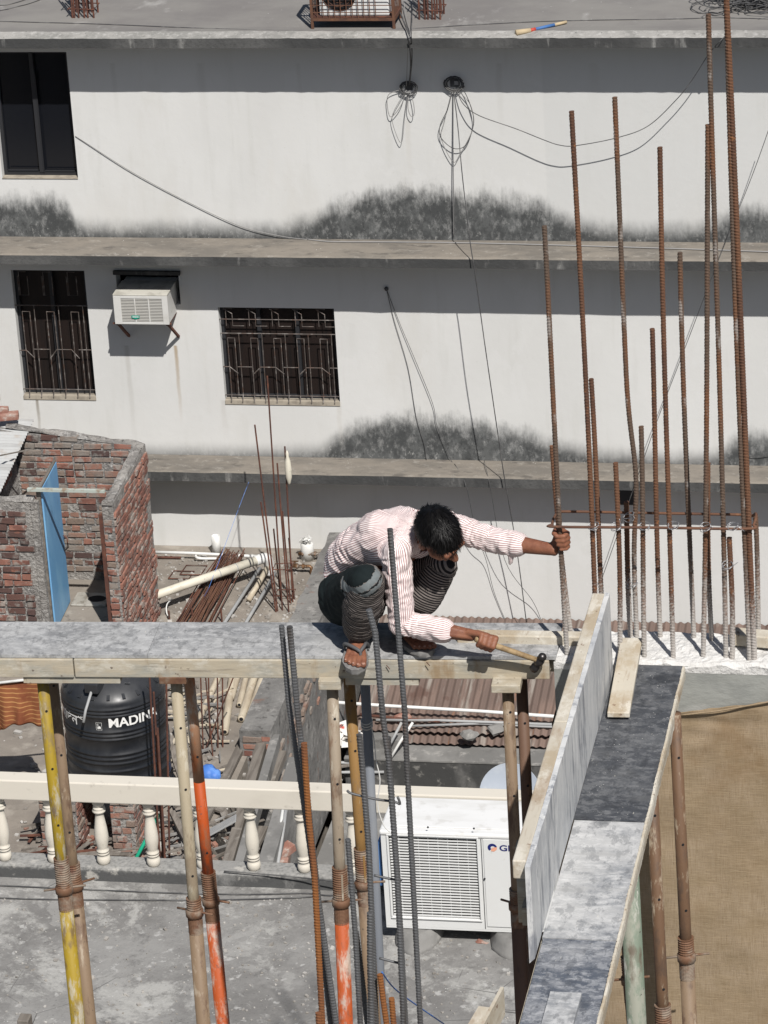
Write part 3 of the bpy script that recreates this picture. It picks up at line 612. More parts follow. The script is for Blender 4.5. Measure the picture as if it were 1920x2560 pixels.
part('bengali_lettering', on_tank(t2, th_at(197), zt + .005), M_INK, tank)
part('lettering', on_tank(text_mesh('\u00ae', .06, .001), th_at(201), zt + .055), M_INK, tank)
em = MB()
pts = [(-.032, -.045), (.032, -.045), (.032, .045), (-.032, .045)]
for i in range(4):
    a_, b_ = V((*pts[i], 0)), V((*pts[(i + 1) % 4], 0)); em.bar(a_, b_, .006, .002)
em.add([(-.02, -.03, 0), (.02, -.03, 0), (.02, -.008, 0), (.008, .004, 0), (-.002, .0, 0), (-.008, -.01, 0), (-.02, -.01, 0)], [(0, 1, 2, 3, 4, 5, 6)]); em.add([(-.014, -.008, 0), (-.008, -.008, 0), (-.008, .03, 0), (-.011, .036, 0), (-.014, .03, 0)], [(0, 1, 2, 3, 4)])
part('emblem', on_tank(em, th_at(246), zt - .015), M_INK, tank)
lb = MB()
for i in range(5): lb.box(-.03, .03, -.022 + i * .01, -.016 + i * .01, -.001, .001)
lbv = [];
for p in lb.v: lbv.append(V((tx + .27 + p.x, TY - .33 + p.y * 1.0, tz0 + sh + .165 + p.y * -.6 + .02)))
lb.v = lbv; part('small_label', lb, M_INK, tank)
pil = None
for k, (u0, u1) in enumerate(((112, 205), (292, 350))):
    a = onZ(u0, 2110, 0); c = onZ(u1, 2110, 0); y0 = TY - .48; y1 = TY + .40
    pr = thing('brick_pillar', ['left brick pillar under the black water tank', 'right brick pillar under the black water tank'][k], 'pillar', ((a.x + c.x) / 2, (y0 + y1) / 2, 0), 'brick pillars under the water tank')
    m = MB(); m.box(a.x, c.x, y0, y1, 0, tz0 - .002); part('mortar_core', m, M_MORTAR, pr)
    courses(pr, V((a.x, y0, 0)), 0, c.x - a.x, .02, tz0 - .0, [M_BRICK, M_BRICKG, M_BRICKG], seed=20 + k, head=.6, proud=.025)
    courses(pr, V((c.x, y0, 0)), PI / 2, y1 - y0, .02, tz0, [M_BRICK, M_BRICKG], seed=30 + k, head=.5, proud=.025)
# cloth drying at the far left
M_SARI = mat('orange_brown_cloth', (.26, .095, .04), .9, L=[dict(t='wave', dir='Z', s=5.5, ds=1.5, lo=.82, hi=.95, c=(.55, .30, .12), f=.8), dict(s=3, lo=.45, hi=.65, c=(.19, .06, .028))])
c0 = onY(-60, 1712, 37.6); c1 = onY(108, 1700, 37.6); m = MB(); nx, nz = 40, 22; drop = (c0.z - onY(40, 1838, 37.6).z)
for i in range(nx + 1):
    for j in range(nz + 1):
        s = i / nx; t_ = j / nz; p = c0.lerp(c1, s); w = math.sin(s * 26 + t_ * 1.4) * .03 * t_ + math.sin(s * 9) * .05 * t_
        m.v.append(V((p.x, p.y + w, p.z - drop * t_ * (1.0 + .10 * math.sin(s * 7 + 1) - .14 * s))))
for i in range(nx):
    for j in range(nz): a = i * (nz + 1) + j; m.f.append((a, a + 1, a + nz + 2, a + nz + 1)); m.m.append(0)
cl = solo('drying_cloth', m, M_SARI, 'orange brown patterned cloth hanging over a pipe left of the water tank', 'cloth', smooth=True)
so = cl.modifiers.new('thick', 'SOLIDIFY'); so.thickness = .006
ln = MB(); ln.tube([onY(-80, 1716, 37.58), onY(70, 1699, 37.58), onY(160, 1690, 37.7)], .017, 8); solo('clothes_pipe', ln, M_PVCW, 'white pipe that the orange brown cloth hangs over', 'pipe', smooth=True)
# ================================================================== LOW ROOF: PARAPET, PIPES, RODS, SCRAP
def pz(u, v, z=0.0): return onZ(u, v, z)
M_PLAST = mat('stained_plaster', (.21, .205, .195), .95, L=[dict(s=1.6, lo=.4, hi=.6, c=(.14, .136, .13), d=8, rg=.7), dict(s=5, lo=.52, hi=.64, c=(.30, .29, .275), f=.8, d=8, rg=.7), dict(s=(2, 3, 3), lo=.56, hi=.64, c=(.20, .115, .085), f=.7, d=7, w=4), dict(s=8, lo=.57, hi=.66, c=(.06, .058, .055), f=.7, d=7)], bump=[dict(s=12, k=.7, dist=.03, d=7)], co='P')
pw = thing('parapet_wall', 'low grey parapet wall with broken brick side beside the rods and bamboo', 'wall', (-9.7, 41, 0))
m = MB(); NN = 40
prev = None
for i in range(NN + 1):
    y = 38.95 + (44.55 - 38.95) * i / NN; w = noise.noise(V((0, y * 3, 1))) * .03; h = .34 + noise.noise(V((5, y * 2, 1))) * .02
    ring = [(-9.94 + w, y, -.3), (-9.93 + w, y, h), (-9.55 + w * .6, y, h + .01), (-9.50, y, -2.1)]
    if prev: m.add(prev + ring, [(0, 1, 5, 4), (1, 2, 6, 5), (2, 3, 7, 6)])
    else: m.add(ring, [(0, 1, 2, 3)])
    prev = ring
part('plaster', m, M_PLAST, pw)
courses(pw, V((-9.512, 39.0, 0)), PI / 2, 3.2, -.55, .25, [M_BRICKG], seed=41, skip=.8, proud=.006)
courses(pw, V((-9.90, 38.96, 0)), 0, .36, .0, .3, [M_BRICK, M_BRICKG], seed=43, proud=.03, skip=.2)
# thick cream drain pipe with its white elbow
def elbow_tube(name, pts, r, mt, label, cat='pipe', group=None, n=12): 
    m = MB(); m.tube(pts, r, n); return solo(name, m, mt, label, cat, smooth=True, group=group)
zp = .30
a = pz(378, 1492, zp); b_ = pz(648, 1399, zp)
dp = thing('drain_pipe', 'thick cream drain pipe with white elbow sloping out of the brick hut', 'pipe', (a.x, a.y, 0))
m = MB(); m.tube([a - (b_ - a) * .15, b_], .056, 16); part('pipe', m, M_PVC, dp, smooth=True)
dr_ = (b_ - a).normalized()
for t_ in (.62, .78, .90):
    k = MB(); p = a.lerp(b_, t_); k.tube([p - dr_ * .006, p + dr_ * .006], .0585, 16); part('collar', k, M_PVCG, dp, smooth=True)
k = MB(); k.tube(catmull([b_ - dr_ * .06, b_ + dr_ * .04, b_ + dr_ * .11 + V((.01, -.02, -.01)), b_ + dr_ * .15 + V((.0, -.03, -.10)), b_ + dr_ * .16 + V((0, -.03, -.24))], 5), .068, 16); part('elbow', k, M_PVCW, dp, smooth=True)
elbow_tube('water_pipe', [pz(372, 1380, .1), pz(480, 1383, .1), pz(640, 1391, .1)], .020, M_PVCW, 'thin white pipe along the foot of the white building wall')
elbow_tube('water_pipe', [pz(378, 1393, .03), pz(452, 1394, .03)], .016, M_RUSTD, 'short dark pipe on the roof below the thin white pipe')
elbow_tube('water_pipe', catmull([pz(488, 1388, .1), pz(500, 1396, .05), pz(560, 1396, .03)]), .018, M_PVCW, 'short white pipe branch lying at the upright pipe stub')
k = MB(); p = pz(542, 1384, 0); k.lathe([(.058, 0), (.058, .26), (.048, .26), (.048, .12), (0, .12)], p, 18); solo('pipe_stub', k, M_PVCW, 'open upright white pipe stub by the white wall', 'pipe', base=p, smooth=True)
p = pz(770, 1398, 0); vs_ = thing('pipe_stub', 'upright white pipe stub with torn bag on top right of the rods', 'pipe', p)
k = MB(); k.lathe([(.085, 0), (.085, .22), (.07, .23)], p, 18); part('pipe', k, M_PVCW, vs_, smooth=True)
k = MB(); r = random.Random(55)
for i in range(26):
    q = p + V((r.uniform(-.07, .07), r.uniform(-.07, .07), .22 + r.uniform(0, .06))); k.add([q + V((r.uniform(-.06, .06), r.uniform(-.06, .06), r.uniform(-.03, .05))) for _ in range(4)], [(0, 1, 2, 3)])
part('torn_bag', k, M_PVCW, vs_)
M_TRUNK = M_PVCG
for (u0, v0, u1, v1, lab, z0, z1) in ((650, 1420, 562, 1556, 'left of two grey pipes running under the man\'s plank from the white elbow', .22, .04), (688, 1432, 612, 1562, 'right of two grey pipes running under the man\'s plank from the white elbow', .22, .04)):
    elbow_tube('grey_pipe', [pz(u0, v0, z0), pz(u1, v1, z1), pz(u1, v1, z1) + (pz(u1, v1, z1) - pz(u0, v0, z0)) * .55], .023, M_PVCG, lab, group='grey pipes from the elbow')
m = MB(); m.tube([pz(668, 1420, .2), pz(640, 1470, .1), pz(622, 1500, .05)], .035, 8); solo('bamboo_stub', m, M_BAMBOO, 'short brown bamboo length between the two grey pipes', 'bamboo', smooth=True)
# valves
def valve(u, v, label):
    p = pz(u, v, .0); t_ = thing('valve_fitting', label, 'valve', p)
    k = MB(); k.tube([p + V((-.16, 0, .1)), p + V((.1, 0, .1)), p + V((.13, 0, .1))], .024, 8); k.tube(catmull([p + V((.1, 0, .1)), p + V((.16, 0, .09)), p + V((.17, -.02, 0))], 4), .026, 8); part('pipe', k, M_BRASS, t_, smooth=True)
    for dx in (-.1, -.02, .06):
        k = MB(); k.tube([p + V((dx - .014, 0, .1)), p + V((dx + .014, 0, .1))], .036, 6); part('nut', k, M_BRASS, t_)
    k = MB(); k.tube([p + V((-.05, 0, .1)), p + V((-.05, 0, .17))], .014, 6); k.bar(p + V((-.10, 0, .17)), p + V((0, 0, .17)), .018, .01); part('handle', k, M_BRASS, t_)
valve(778, 1402, 'brown brass valve fitting in front of the torn bag stub'); valve(748, 1433, 'brown brass valve fitting right of the upright rusty rods')
# pile of thin rods
r = random.Random(21)
for i in range(38):
    s = r.random(); z = .02 + r.random() * .07
    top = pz(552 + 62 * s + r.uniform(-5, 5), 1372 + r.uniform(0, 26), z + .12); bot = pz(436 + 86 * s + r.uniform(-6, 6), 1575 + r.uniform(-22, 15), z)
    mid = top.lerp(bot, .5) + V((r.uniform(-.03, .03), 0, r.uniform(.0, .03)))
    m = MB(); m.tube(catmull([top, mid, bot], 4), .0075, 5); solo('steel_rod', m, r.choice([M_RUSTD, M_RUSTO, M_RUSTO]), 'thin rusty rod lying in the pile under the thick cream pipe', 'rod', group='thin rusty rods lying in the pile')
def ring_tie(u0, v0, u1, v1, label, z=.02, r_=.008):
    a = pz(u0, v0, z); c = pz(u1, v1, z); w = V((c.x - a.x, 0, 0)); h = V((.02, (c.y - a.y), 0))
    m = MB(); m.tube([a, a + w, a + w + h, a + h, a, a + w * .1], r_, 5); solo('stirrup', m, M_RUSTD, label, 'stirrup')
ring_tie(450, 1436, 514, 1414, 'larger rusty stirrup lying flat on the roof left of the rod pile'); ring_tie(421, 1446, 482, 1428, 'smaller rusty stirrup lying flat on the roof nearer the brick hut')
for (u, v, h, lab) in ((555, 1556, .2, 'short dark stub rod standing before the rod pile'), (482, 1552, .18, 'short dark stub rod with blue tie standing before the rod pile'), (424, 1552, .14, 'short dark stub rod next to the hut corner')):
    m = MB(); p = pz(u, v, 0); m.tube([p, p + V((.0, 0, h))], .012, 6); solo('stub_rod', m, M_RUSTD, lab, 'rod')
m = MB(); m.tube(catmull([pz(424, 1548, 0), pz(416, 1530, .05), pz(418, 1510, .12), pz(430, 1498, .1)]), .008, 6); solo('rope', m, M_PVCW, 'loose pale rope beside the stub rod at the hut corner', 'rope')
# upright starter rods of the first column
p0 = pz(712, 1525, 0)
for (ut, vt, ub, vb, lab) in ((637, 1062, 694, 1528, 'leaning rod at the left of the tall thin bunch'), (668, 940, 706, 1526, 'tallest thin rusty rod crossing the wide barred window'), (652, 1255, 690, 1530, 'rod behind left edge of the bunch, half height'),
        (693, 1158, 722, 1530, 'medium rod at the middle of the bunch'), (712, 1116, 732, 1505, 'rod with pale sack hung near its top'), (706, 1278, 726, 1508, 'shorter rod beside the sack rod'), (684, 1322, 702, 1500, 'shortest rod inside the thin bunch'), (722, 1345, 736, 1500, 'short rod at the right of the thin bunch')):
    q = pz(ub, vb, 0); t_ = onY(ut, vt, q.y + .02); m = MB(); m.tube([q, t_], .0105, 6); solo('starter_rod', m, M_RUSTD, 'thin dark ' + lab, 'rod', group='thin upright rods left of the man')
for z in (.55, .18):
    q = pz(714, 1518, 0); m = MB(); m.tube([q + V((-.12, -.05, z)), q + V((.12, -.05, z)), q + V((.12, .12, z + .02)), q + V((-.12, .12, z)), q + V((-.12, -.05, z))], .007, 5)
    solo('stirrup', m, M_RUSTD, 'thin tie ring low round the upright rods left of the man' if z < .3 else 'thin tie ring higher round the upright rods left of the man', 'stirrup')
m = MB(); q = onY(719, 1152, pz(732, 1505, 0).y - .02); m.lathe([(.005, .14), (.02, .10), (.018, .06), (.035, 0), (.045, -.12), (.04, -.22), (.02, -.30), (.003, -.33)], q, 12); solo('hung_sack', m, M_PVC, 'small pale sack tied to an upright rod above the roof', 'sack', base=q, smooth=True)
# bamboo poles
for k, (u0, v0, u1, v1, rr, lab) in enumerate(((652, 1640, 603, 1798, .037, 'nearest stout pale bamboo pole with open end'), (672, 1650, 626, 1786, .036, 'rightmost pale bamboo pole beside the parapet'), (628, 1640, 598, 1762, .028, 'pale bamboo pole in the middle of the bundle'), (607, 1645, 578, 1746, .03, 'leftmost short bamboo pole of the bundle'), (588, 1640, 562, 1830, .036, 'long pale bamboo pole lying lower left of the bundle'), (560, 1660, 470, 1860, .03, 'long bamboo pole leaning through the rods'))):
    rr *= 1.3; a = pz(u0, v0, .06); c = pz(u1, v1, .05); n_ = 9; pts = []; rs = []
    for i in range(n_ * 2 + 1):
        pts.append(a.lerp(c, i / (n_ * 2))); rs.append(rr * (1.07 if i % 2 == 0 else 1.0))
    m = MB(); m.tube(pts, rs, 12, caps=False); d_ = (c - a).normalized(); m.tube([c, c - d_ * .08], [rr * .45, rr * .45], 10)
    m.lathe([(rr * 1.05, 0), (rr * .5, .002)], c, 12, d_)
    o = solo('bamboo_pole', m, M_BAMBOO, lab, 'bamboo', smooth=True, group='pale bamboo poles under the plank')
    k2 = MB(); k2.lathe([(rr * .52, .003), (0, .0035)], c, 10, d_); part('hollow', k2, M_BLACK, o)
# second and third bunch of rods seen under the plank
for (ut, vt, ub, vb, lab) in ((500, 1690, 508, 1875, 'thin rod at the left of the crossed bunch under the plank'), (510, 1690, 532, 1890, 'thin rod leaning right in the crossed bunch under the plank'), (520, 1690, 525, 1846, 'straight thin rod inside the crossed bunch under the plank'), (543, 1690, 545, 1870, 'right hand straight rod of the crossed bunch under the plank'), (556, 1690, 557, 1868, 'rightmost upright rod of the crossed bunch under the plank'), (601, 1688, 510, 1882, 'long slanting rod crossing the bunch under the plank')):
    q = pz(ub, vb, 0); t_ = onY(ut, vt - 40, q.y + .05); m = MB(); m.tube([q, t_], .009, 6); solo('starter_rod', m, M_RUSTD, lab, 'rod', group='crossed thin rods under the plank')
for (ut, vt, ub, vb, lab) in ((372, 1690, 400, 2155, 'rusty rod close to the right side of the water tank'), (384, 1760, 408, 2150, 'second rusty rod by the water tank'), (415, 1690, 424, 2150, 'straight rod with wire tie right of the water tank'), (394, 1850, 414, 2165, 'short rod low beside the water tank')):
    q = pz(ub, vb, 0); t_ = onY(ut, vt - 30, q.y + .02); m = MB(); m.tube([q, t_], .012, 6); solo('starter_rod', m, M_RUSTD, lab, 'rod', group='rods beside the water tank')
# planks and scrap around the tank and behind the balustrade
def plank(name, a, c, w, h, label, mt=None, up=(0, 0, 1), cat='plank'):
    m = MB(); m.bar(a, c, w, h, up); return solo(name, m, mt or M_WOOD, label, cat, bevel=.004)
plank('timber_beam', pz(668, 1820, .12), pz(560, 2200, .12), .12, .14, 'left long grey timber running from the parapet to the balustrade')
plank('timber_beam', pz(690, 1850, .16), pz(590, 2200, .16), .10, .16, 'middle long grey timber running from the parapet to the balustrade', M_GREY)
plank('timber_beam', pz(640, 1790, .06), pz(478, 2120, .06), .10, .05, 'flat grey plank slanting toward the cream balustrade')
plank('timber_beam', pz(742, 1915, .2), pz(662, 2190, .2), .17, .24, 'thick square concrete beam right of the timbers behind the balustrade', M_GREY, cat='beam')
plank('grey_board', pz(590, 2045, .3), pz(505, 2092, .08), .16, .02, 'light grey board leaning behind the balustrade near the orange prop', M_PVCG)
plank('wood_scrap', pz(326, 1890, .5), pz(395, 2010, .1), .05, .04, 'crooked weathered stick crossing at the right side of the tank')
plank('wood_scrap', pz(372, 1850, .45), pz(335, 1915, .4), .05, .04, 'short crossed stick tied beside the tank')
plank('wood_scrap', pz(400, 1780, .7), pz(470, 2000, .02), .07, .04, 'dark board leaning right of the tank')
plank('wood_scrap', pz(430, 2030, .3), pz(490, 2150, .02), .07, .05, 'grey post end leaning near the tan prop')
r = random.Random(9)
for i, (u, v, L, ang, lab) in enumerate(((90, 2125, .7, .35, 'thin brown stick in the scrap at the left balusters'), (120, 2140, .6, -.2, 'flat brown lath in the scrap at the left balusters'), (75, 2140, .5, 1.1, 'short stick crossing the scrap at the left balusters'), (250, 2135, .7, .05, 'greenish lath on the floor between the balusters'), (300, 2125, .8, .12, 'long greenish lath on the floor between the balusters'), (225, 2145, .5, -.25, 'pale lath beside the brick pillars'), (360, 2120, .5, 1.0, 'dark lath standing by the rods'), (455, 2120, .4, .5, 'short grey scrap behind the tan prop'))):
    p = pz(u, v, .04 + .02 * i); d_ = V((math.cos(ang), math.sin(ang), r.uniform(-.05, .15)))
    plank('wood_scrap', p - d_ * L / 2, p + d_ * L / 2, r.uniform(.03, .06), .015, lab, r.choice([M_WOOD, M_RUSTD if i in (2, 6) else M_WOOD]))
M_GREEN = mat('green_paint', (.015, .32, .19), .5, L=[dict(s=9, lo=.55, hi=.7, c=(.03, .2, .13))])
m = MB(); m.tube([pz(327, 2170, .02), pz(362, 2105, .25), pz(398, 2035, .55)], .022, 8); solo('green_pole', m, M_GREEN, 'bright green bamboo like pole slanting behind the balusters', 'pole', smooth=True)
M_TARP = mat('blue_plastic', (.06, .17, .50), .5, L=[dict(s=9, lo=.45, hi=.65, c=(.12, .26, .60))])
m = MB(); c_ = pz(520, 1935, .08); m.sphere(c_, .12, 16, (1.05, 1.0, .9)); m.sphere(c_ + V((.08, -.02, -.02)), .09, 14)
m.v = [p + V((1, 1, 1)) * noise.noise(p * 14) * .018 for p in m.v]; solo('plastic_bundle', m, M_TARP, 'crumpled blue plastic bundle behind the orange prop', 'bundle', smooth=True)
M_SIGN = mat('white_sheet', (.68, .66, .63), .6, L=[dict(s=(3, 9, 3), lo=.60, hi=.64, c=(.5, .10, .08))])
plank('metal_sheet', pz(108, 2158, .05), pz(178, 2150, .05), .3, .008, 'white printed sheet with red marks lying behind the yellow prop', M_SIGN)
plank('metal_sheet', pz(184, 2150, .04), pz(258, 2163, .04), .28, .008, 'white printed sheet lying between left balusters', M_SIGN)
# loose broken bricks and a stone
loose_brick(pz(706, 2140, 0), .9, 'broken brick lying behind the right balusters', 1.3, .2); loose_brick(pz(700, 2160, 0), .1, 'smaller brick piece below the broken brick', .8)
# scattered rubble
def rubble(name, mt, n, box, zf, smin, smax, seed):
    r = random.Random(seed); m = MB()
    for i in range(n):
        u = r.uniform(box[0], box[1]); v = r.uniform(box[2], box[3]); p = zf(u, v); s = r.uniform(smin, smax) * (1 if r.random() < .85 else 1.8)
        a = V((r.uniform(-1, 1), r.uniform(-1, 1), r.uniform(-.3, .3))); b2 = V((r.uniform(-1, 1), r.uniform(-1, 1), r.uniform(-.3, .3)))
        m.obox(p + V((0, 0, s * .3)), a, a.cross(V((0, 0, 1))), V((0, 0, 1)) + b2 * .2, s * r.uniform(.7, 1.6), s, s * .6)
    o = _mk(name, m, mt, V((0, 0, 0)), False, 0); BASE[o] = V((0, 0, 0)); o['kind'] = 'stuff'; return o
M_CHIP = mat('pale_rubble', (.42, .405, .38), .95, L=[dict(s=3, lo=.4, hi=.6, c=(.26, .24, .215))], co='P')
M_CHIPR = mat('brick_rubble', (.27, .13, .095), .95, L=[dict(s=4, lo=.4, hi=.6, c=(.20, .165, .14))], co='P')
zf0 = lambda u, v: onZ(u, v, 0)
o = rubble('rubble', M_CHIP, 420, (380, 800, 1385, 1560), zf0, .012, .03, 1); tag(o, 'pale gravel and mortar crumbs over the dusty roof behind the plank', 'rubble')
o = rubble('rubble', M_CHIP, 500, (40, 700, 1690, 2160), zf0, .012, .04, 2); tag(o, 'pale rubble crumbs over the floor round the tank', 'rubble')
o = rubble('rubble', M_CHIPR, 120, (60, 600, 2060, 2160), zf0, .02, .05, 3); tag(o, 'reddish brick crumbs behind the balusters', 'rubble')
# ================================================================== RIGHT YARD: TIN ROOF, CONCRETE KERB, PIPES, DISH
zA, zB = -.93, -1.46
bA = onZ(1300, 1552, zA).y; fB = onZ(1300, 1838, zB).y; fC = onZ(1300, 1862, zB - .10).y
tr = thing('tin_roof', 'rusty brown corrugated tin roof at the foot of the white wall', 'roof', (-7, fB, zB))
x = -9.36; pw_ = .76
while x < 6:
    o = part('roof_sheet', corrugated((x, fB, zB), (0, YW - .02 - fB, zA - zB), (pw_ + .03, 0, 0), .0955, .0135), M_TIN, tr, smooth=True); x += pw_
x = -9.0
while x < 6:
    o = part('roof_sheet', corrugated((x, fC - .02, zB - .115), (0, fB + .15 - fC, .075), (pw_ + .03, 0, 0), .0955, .0135), M_TIN, tr, smooth=True); x += pw_
kt = -1.62; ky0 = onZ(1100, 1903, kt).y; ky1 = onZ(1100, 1858, kt).y
kb = thing('concrete_kerb', 'long concrete kerb with black stained face below the tin roof', 'kerb', (-6, ky0, kt - .5))
m = MB(); m.box(-9.38, 8, ky0, ky1 + .25, kt - .02, kt); part('kerb_top', m, M_GREY, kb)
m = MB(); m.box(-9.38, 8, ky0 + .01, ky1 + .24, -2.05, kt - .021); part('kerb_face', m, M_DARKC, kb)
zk = onY(1100, 1965, ky0).z
for (u, v, lab) in ((1172, 1838, 'stone weighing down the tin roof'), (1240, 1822, 'second stone on the tin roof nearer the prop'), (1005, 1795, 'broken tile lying on the tin roof')):
    p = onZ(u, v, -1.40); m = MB(); m.sphere(p, .085, 8, (1.5, 1, .75)); m.v = [q + V((1, 1, 1)) * noise.noise(q * 9) * .04 for q in m.v]; solo('stone', m, M_GREY if 'stone' in lab else M_BRL, lab, 'stone')
elbow_tube('water_pipe', [onZ(780, 1752, -.95), onZ(960, 1764, -1.2), onZ(1200, 1778, -1.25), onZ(1400, 1792, -1.25)], .022, M_PVCW, 'long white pipe lying across the brown tin roof')
elbow_tube('water_pipe', [onZ(805, 1788, -1.2), onZ(805, 1788, -1.2) + V((-.0, .05, .75))], .022, M_PVCW, 'upright white pipe left of the tin roof')
elbow_tube('water_pipe', [onZ(940, 1800, -1.35), onZ(1100, 1801, -1.35), onZ(1400, 1812, -1.35)], .018, M_PVCG, 'upper of three grey pipes crossing the tin roof')
elbow_tube('water_pipe', [onZ(1030, 1815, -1.38), onZ(1200, 1809, -1.38), onZ(1400, 1818, -1.38)], .016, M_PVCG, 'lower of three grey pipes crossing the tin roof')
elbow_tube('water_pipe', [onZ(900, 1786, -1.3), onZ(1000, 1797, -1.34), onZ(1100, 1803, -1.36)], .02, M_RUSTD, 'dark pipe end on the left of the tin roof')
elbow_tube('water_pipe', [onZ(1004, 1806, -1.2), onZ(978, 1855, -1.4), onZ(965, 1880, -1.6)], .018, M_PVCG, 'left of two short pipes bending over the kerb')
elbow_tube('water_pipe', [onZ(1032, 1806, -1.2), onZ(1000, 1855, -1.4), onZ(975, 1898, -1.6)], .018, M_PVCW, 'right of two short pipes bending over the kerb')
yz = -2.0
elbow_tube('water_pipe', [onZ(684, 1907, yz + .3), onZ(800, 1906, yz + .3), onZ(975, 1908, yz + .3)], .02, M_PVCG, 'upper grey pipe in the pit right of the timbers')
elbow_tube('water_pipe', [onZ(700, 1932, yz + .2), onZ(960, 1930, yz + .2)], .018, M_PVCG, 'lower grey pipe in the pit right of the timbers')
elbow_tube('water_pipe', [onZ(700, 1940, yz + .1), onZ(880, 1912, yz + .3)], .022, M_WOOD, 'slanting brown stick in the pit right of the timbers', 'stick')
elbow_tube('water_pipe', [onZ(677, 1732, -.2), onZ(703, 1850, -.4), onZ(722, 1950, -.6)], .016, M_PVCG, 'thin grey pipe standing against the parapet')
elbow_tube('water_pipe', [onZ(690, 2190, .15), onZ(710, 2060, .3), onZ(722, 1960, .4)], .02, M_PVCG, 'left of two grey conduits behind the balusters')
elbow_tube('water_pipe', [onZ(680, 2190, .12), onZ(702, 2060, .3), onZ(716, 1960, .4)], .02, M_PVCW, 'right of two grey conduits behind the balusters')
valve_z = -.9
p = onZ(770, 1790, -1.2); t_ = thing('valve_fitting', 'grey tap fitting on the wall beside the scrap paper', 'valve', p)
k = MB(); k.tube([p + V((-.15, 0, .1)), p + V((.25, 0, .05))], .03, 8); part('pipe', k, M_PVCG, t_, smooth=True)
k = MB(); k.tube([p + V((-.05, 0, .07)), p + V((-.05, 0, .2))], .02, 8); part('nut', k, M_BRASS, t_, smooth=True)
r = random.Random(3); m = MB()
for i in range(60):
    p = onZ(r.uniform(770, 890), r.uniform(1812, 1850), -1.4 + r.uniform(0, .1)); a = V((r.uniform(-1, 1), r.uniform(-1, 1), r.uniform(-.5, .5))).normalized(); b2 = a.cross(V((0, 0, 1)) + V((r.uniform(-.6, .6), r.uniform(-.6, .6), 0))).normalized(); s = r.uniform(.05, .14)
    m.add([p - a * s - b2 * s * .6, p + a * s - b2 * s * .6, p + a * s + b2 * s * .6 + V((0, 0, .03)), p - a * s + b2 * s * .6], [(0, 1, 2, 3)])
o = solo('scrap_paper', m, M_SIGN, 'heap of torn white and reddish packing scrap left of the tin roof', 'scrap', stuff=True)
m = MB(); m.box(-9.38, -8.7, onZ(820, 1855, -1.55).y, onZ(820, 1700, -1.55).y, -1.75, -1.5); solo('concrete_block', m, M_GREY, 'grey concrete base under the torn packing scrap', 'concrete base')
m = MB(); q = onZ(800, 1695, -.9); m.box(q.x - .28, q.x + .28, q.y - .3, q.y + .7, -1.5, -.82); solo('concrete_block', m, M_GREY, 'square concrete block left of the tin roof', 'concrete base', bevel=.01)
# satellite dish
M_DISH = mat('dish_paint', (.31, .345, .395), .6, L=[dict(s=4, lo=.5, hi=.7, c=(.36, .39, .43))])
dc = onZ(1275, 1985, -1.3); R_ = .365
ax = (CAM - dc).normalized(); ax = (ax + V((0, -.1, .25))).normalized()
dish = thing('satellite_dish', 'pale grey satellite dish with dark lettering behind the balustrade', 'satellite dish', (dc.x, dc.y, -2.05))
m = MB(); pr_ = [(R_ * i / 10, .075 * (i / 10) ** 2) for i in range(11)]; m.lathe(pr_ + [(R_ + .006, .078), (R_ + .004, .070)] + [(R_ * i / 10, .075 * (i / 10) ** 2 - .008) for i in range(10, -1, -1)], dc, 44, ax); part('reflector', m, M_DISH, dish, smooth=True)
m = MB(); m.tube([dc - ax * .02, dc - ax * .12 + V((0, .05, -.1)), V((dc.x, dc.y + .25, -2.05))], .025, 8); part('mount', m, M_RUSTD, dish)
rx = V((0, 0, 1)).cross(ax).normalized(); uy = ax.cross(rx)
for (tx_, sx_) in (('c', -.098), ('nt', .055)):
    t_ = text_mesh(tx_, .10, .002); t_.v = [dc + rx * (p.x + sx_) + uy * (p.y + .04) + ax * (.004 + .075 * ((p.x + sx_) ** 2 + (p.y + .04) ** 2) / R_ ** 2 + .004) for p in t_.v]; part('lettering', t_, M_ALU, dish)
t_ = MB(); t_.tube([dc + rx * (.02 + .09 * math.cos(a)) + uy * (.075 + .05 * math.sin(a)) + ax * .014 for a in [PI * (.12 + .3 * i / 8) for i in range(9)]], .005, 5); part('emblem', t_, M_ALU, dish)

# ---------------------------------------------------------------- loose scrap heaps between the parapet, tank and balustrade
def heap(box, n, mts, lab, seed, lo=.08, hi=.5, zmax=.12):
    r = random.Random(seed); ms = [MB() for _ in mts]
    for i in range(n):
        p = onZ(r.uniform(box[0], box[1]), r.uniform(box[2], box[3]), 0); a = r.gauss(.9, .7); L = r.uniform(lo, hi); d = V((math.cos(a), math.sin(a), r.uniform(-.12, .12))); z = r.uniform(.015, zmax); w = r.uniform(.010, .04)
        ms[i % len(mts)].bar(p - d * L / 2 + V((0, 0, z)), p + d * L / 2 + V((0, 0, z)), w, r.uniform(.008, .03))
    for m, mt in zip(ms, mts):
        o = _mk('scrap', m, mt, V((0, 0, 0)), False, 0); BASE[o] = V((0, 0, 0)); o['kind'] = 'stuff'; tag(o, lab[ms.index(m)], 'scrap')
heap((400, 560, 1700, 1960), 80, [M_WOOD, M_GREY, M_BAMBOO], ['grey wood scrap strewn between the tank and the bamboo', 'mortar scrap strewn between the tank and the bamboo', 'split bamboo scrap strewn between the tank and the bamboo'], 61, .06, .4)
heap((360, 640, 1990, 2160), 80, [M_WOOD, M_GREY], ['grey wood scrap lying behind the balusters', 'broken mortar pieces lying behind the balusters'], 62)
heap((70, 300, 2080, 2160), 50, [M_WOOD, M_RUSTD], ['wood scrap lying at the left balusters', 'thin rusty scrap lying at the left balusters'], 63)
zf9 = lambda u, v: onZ(u, v, -2.05)
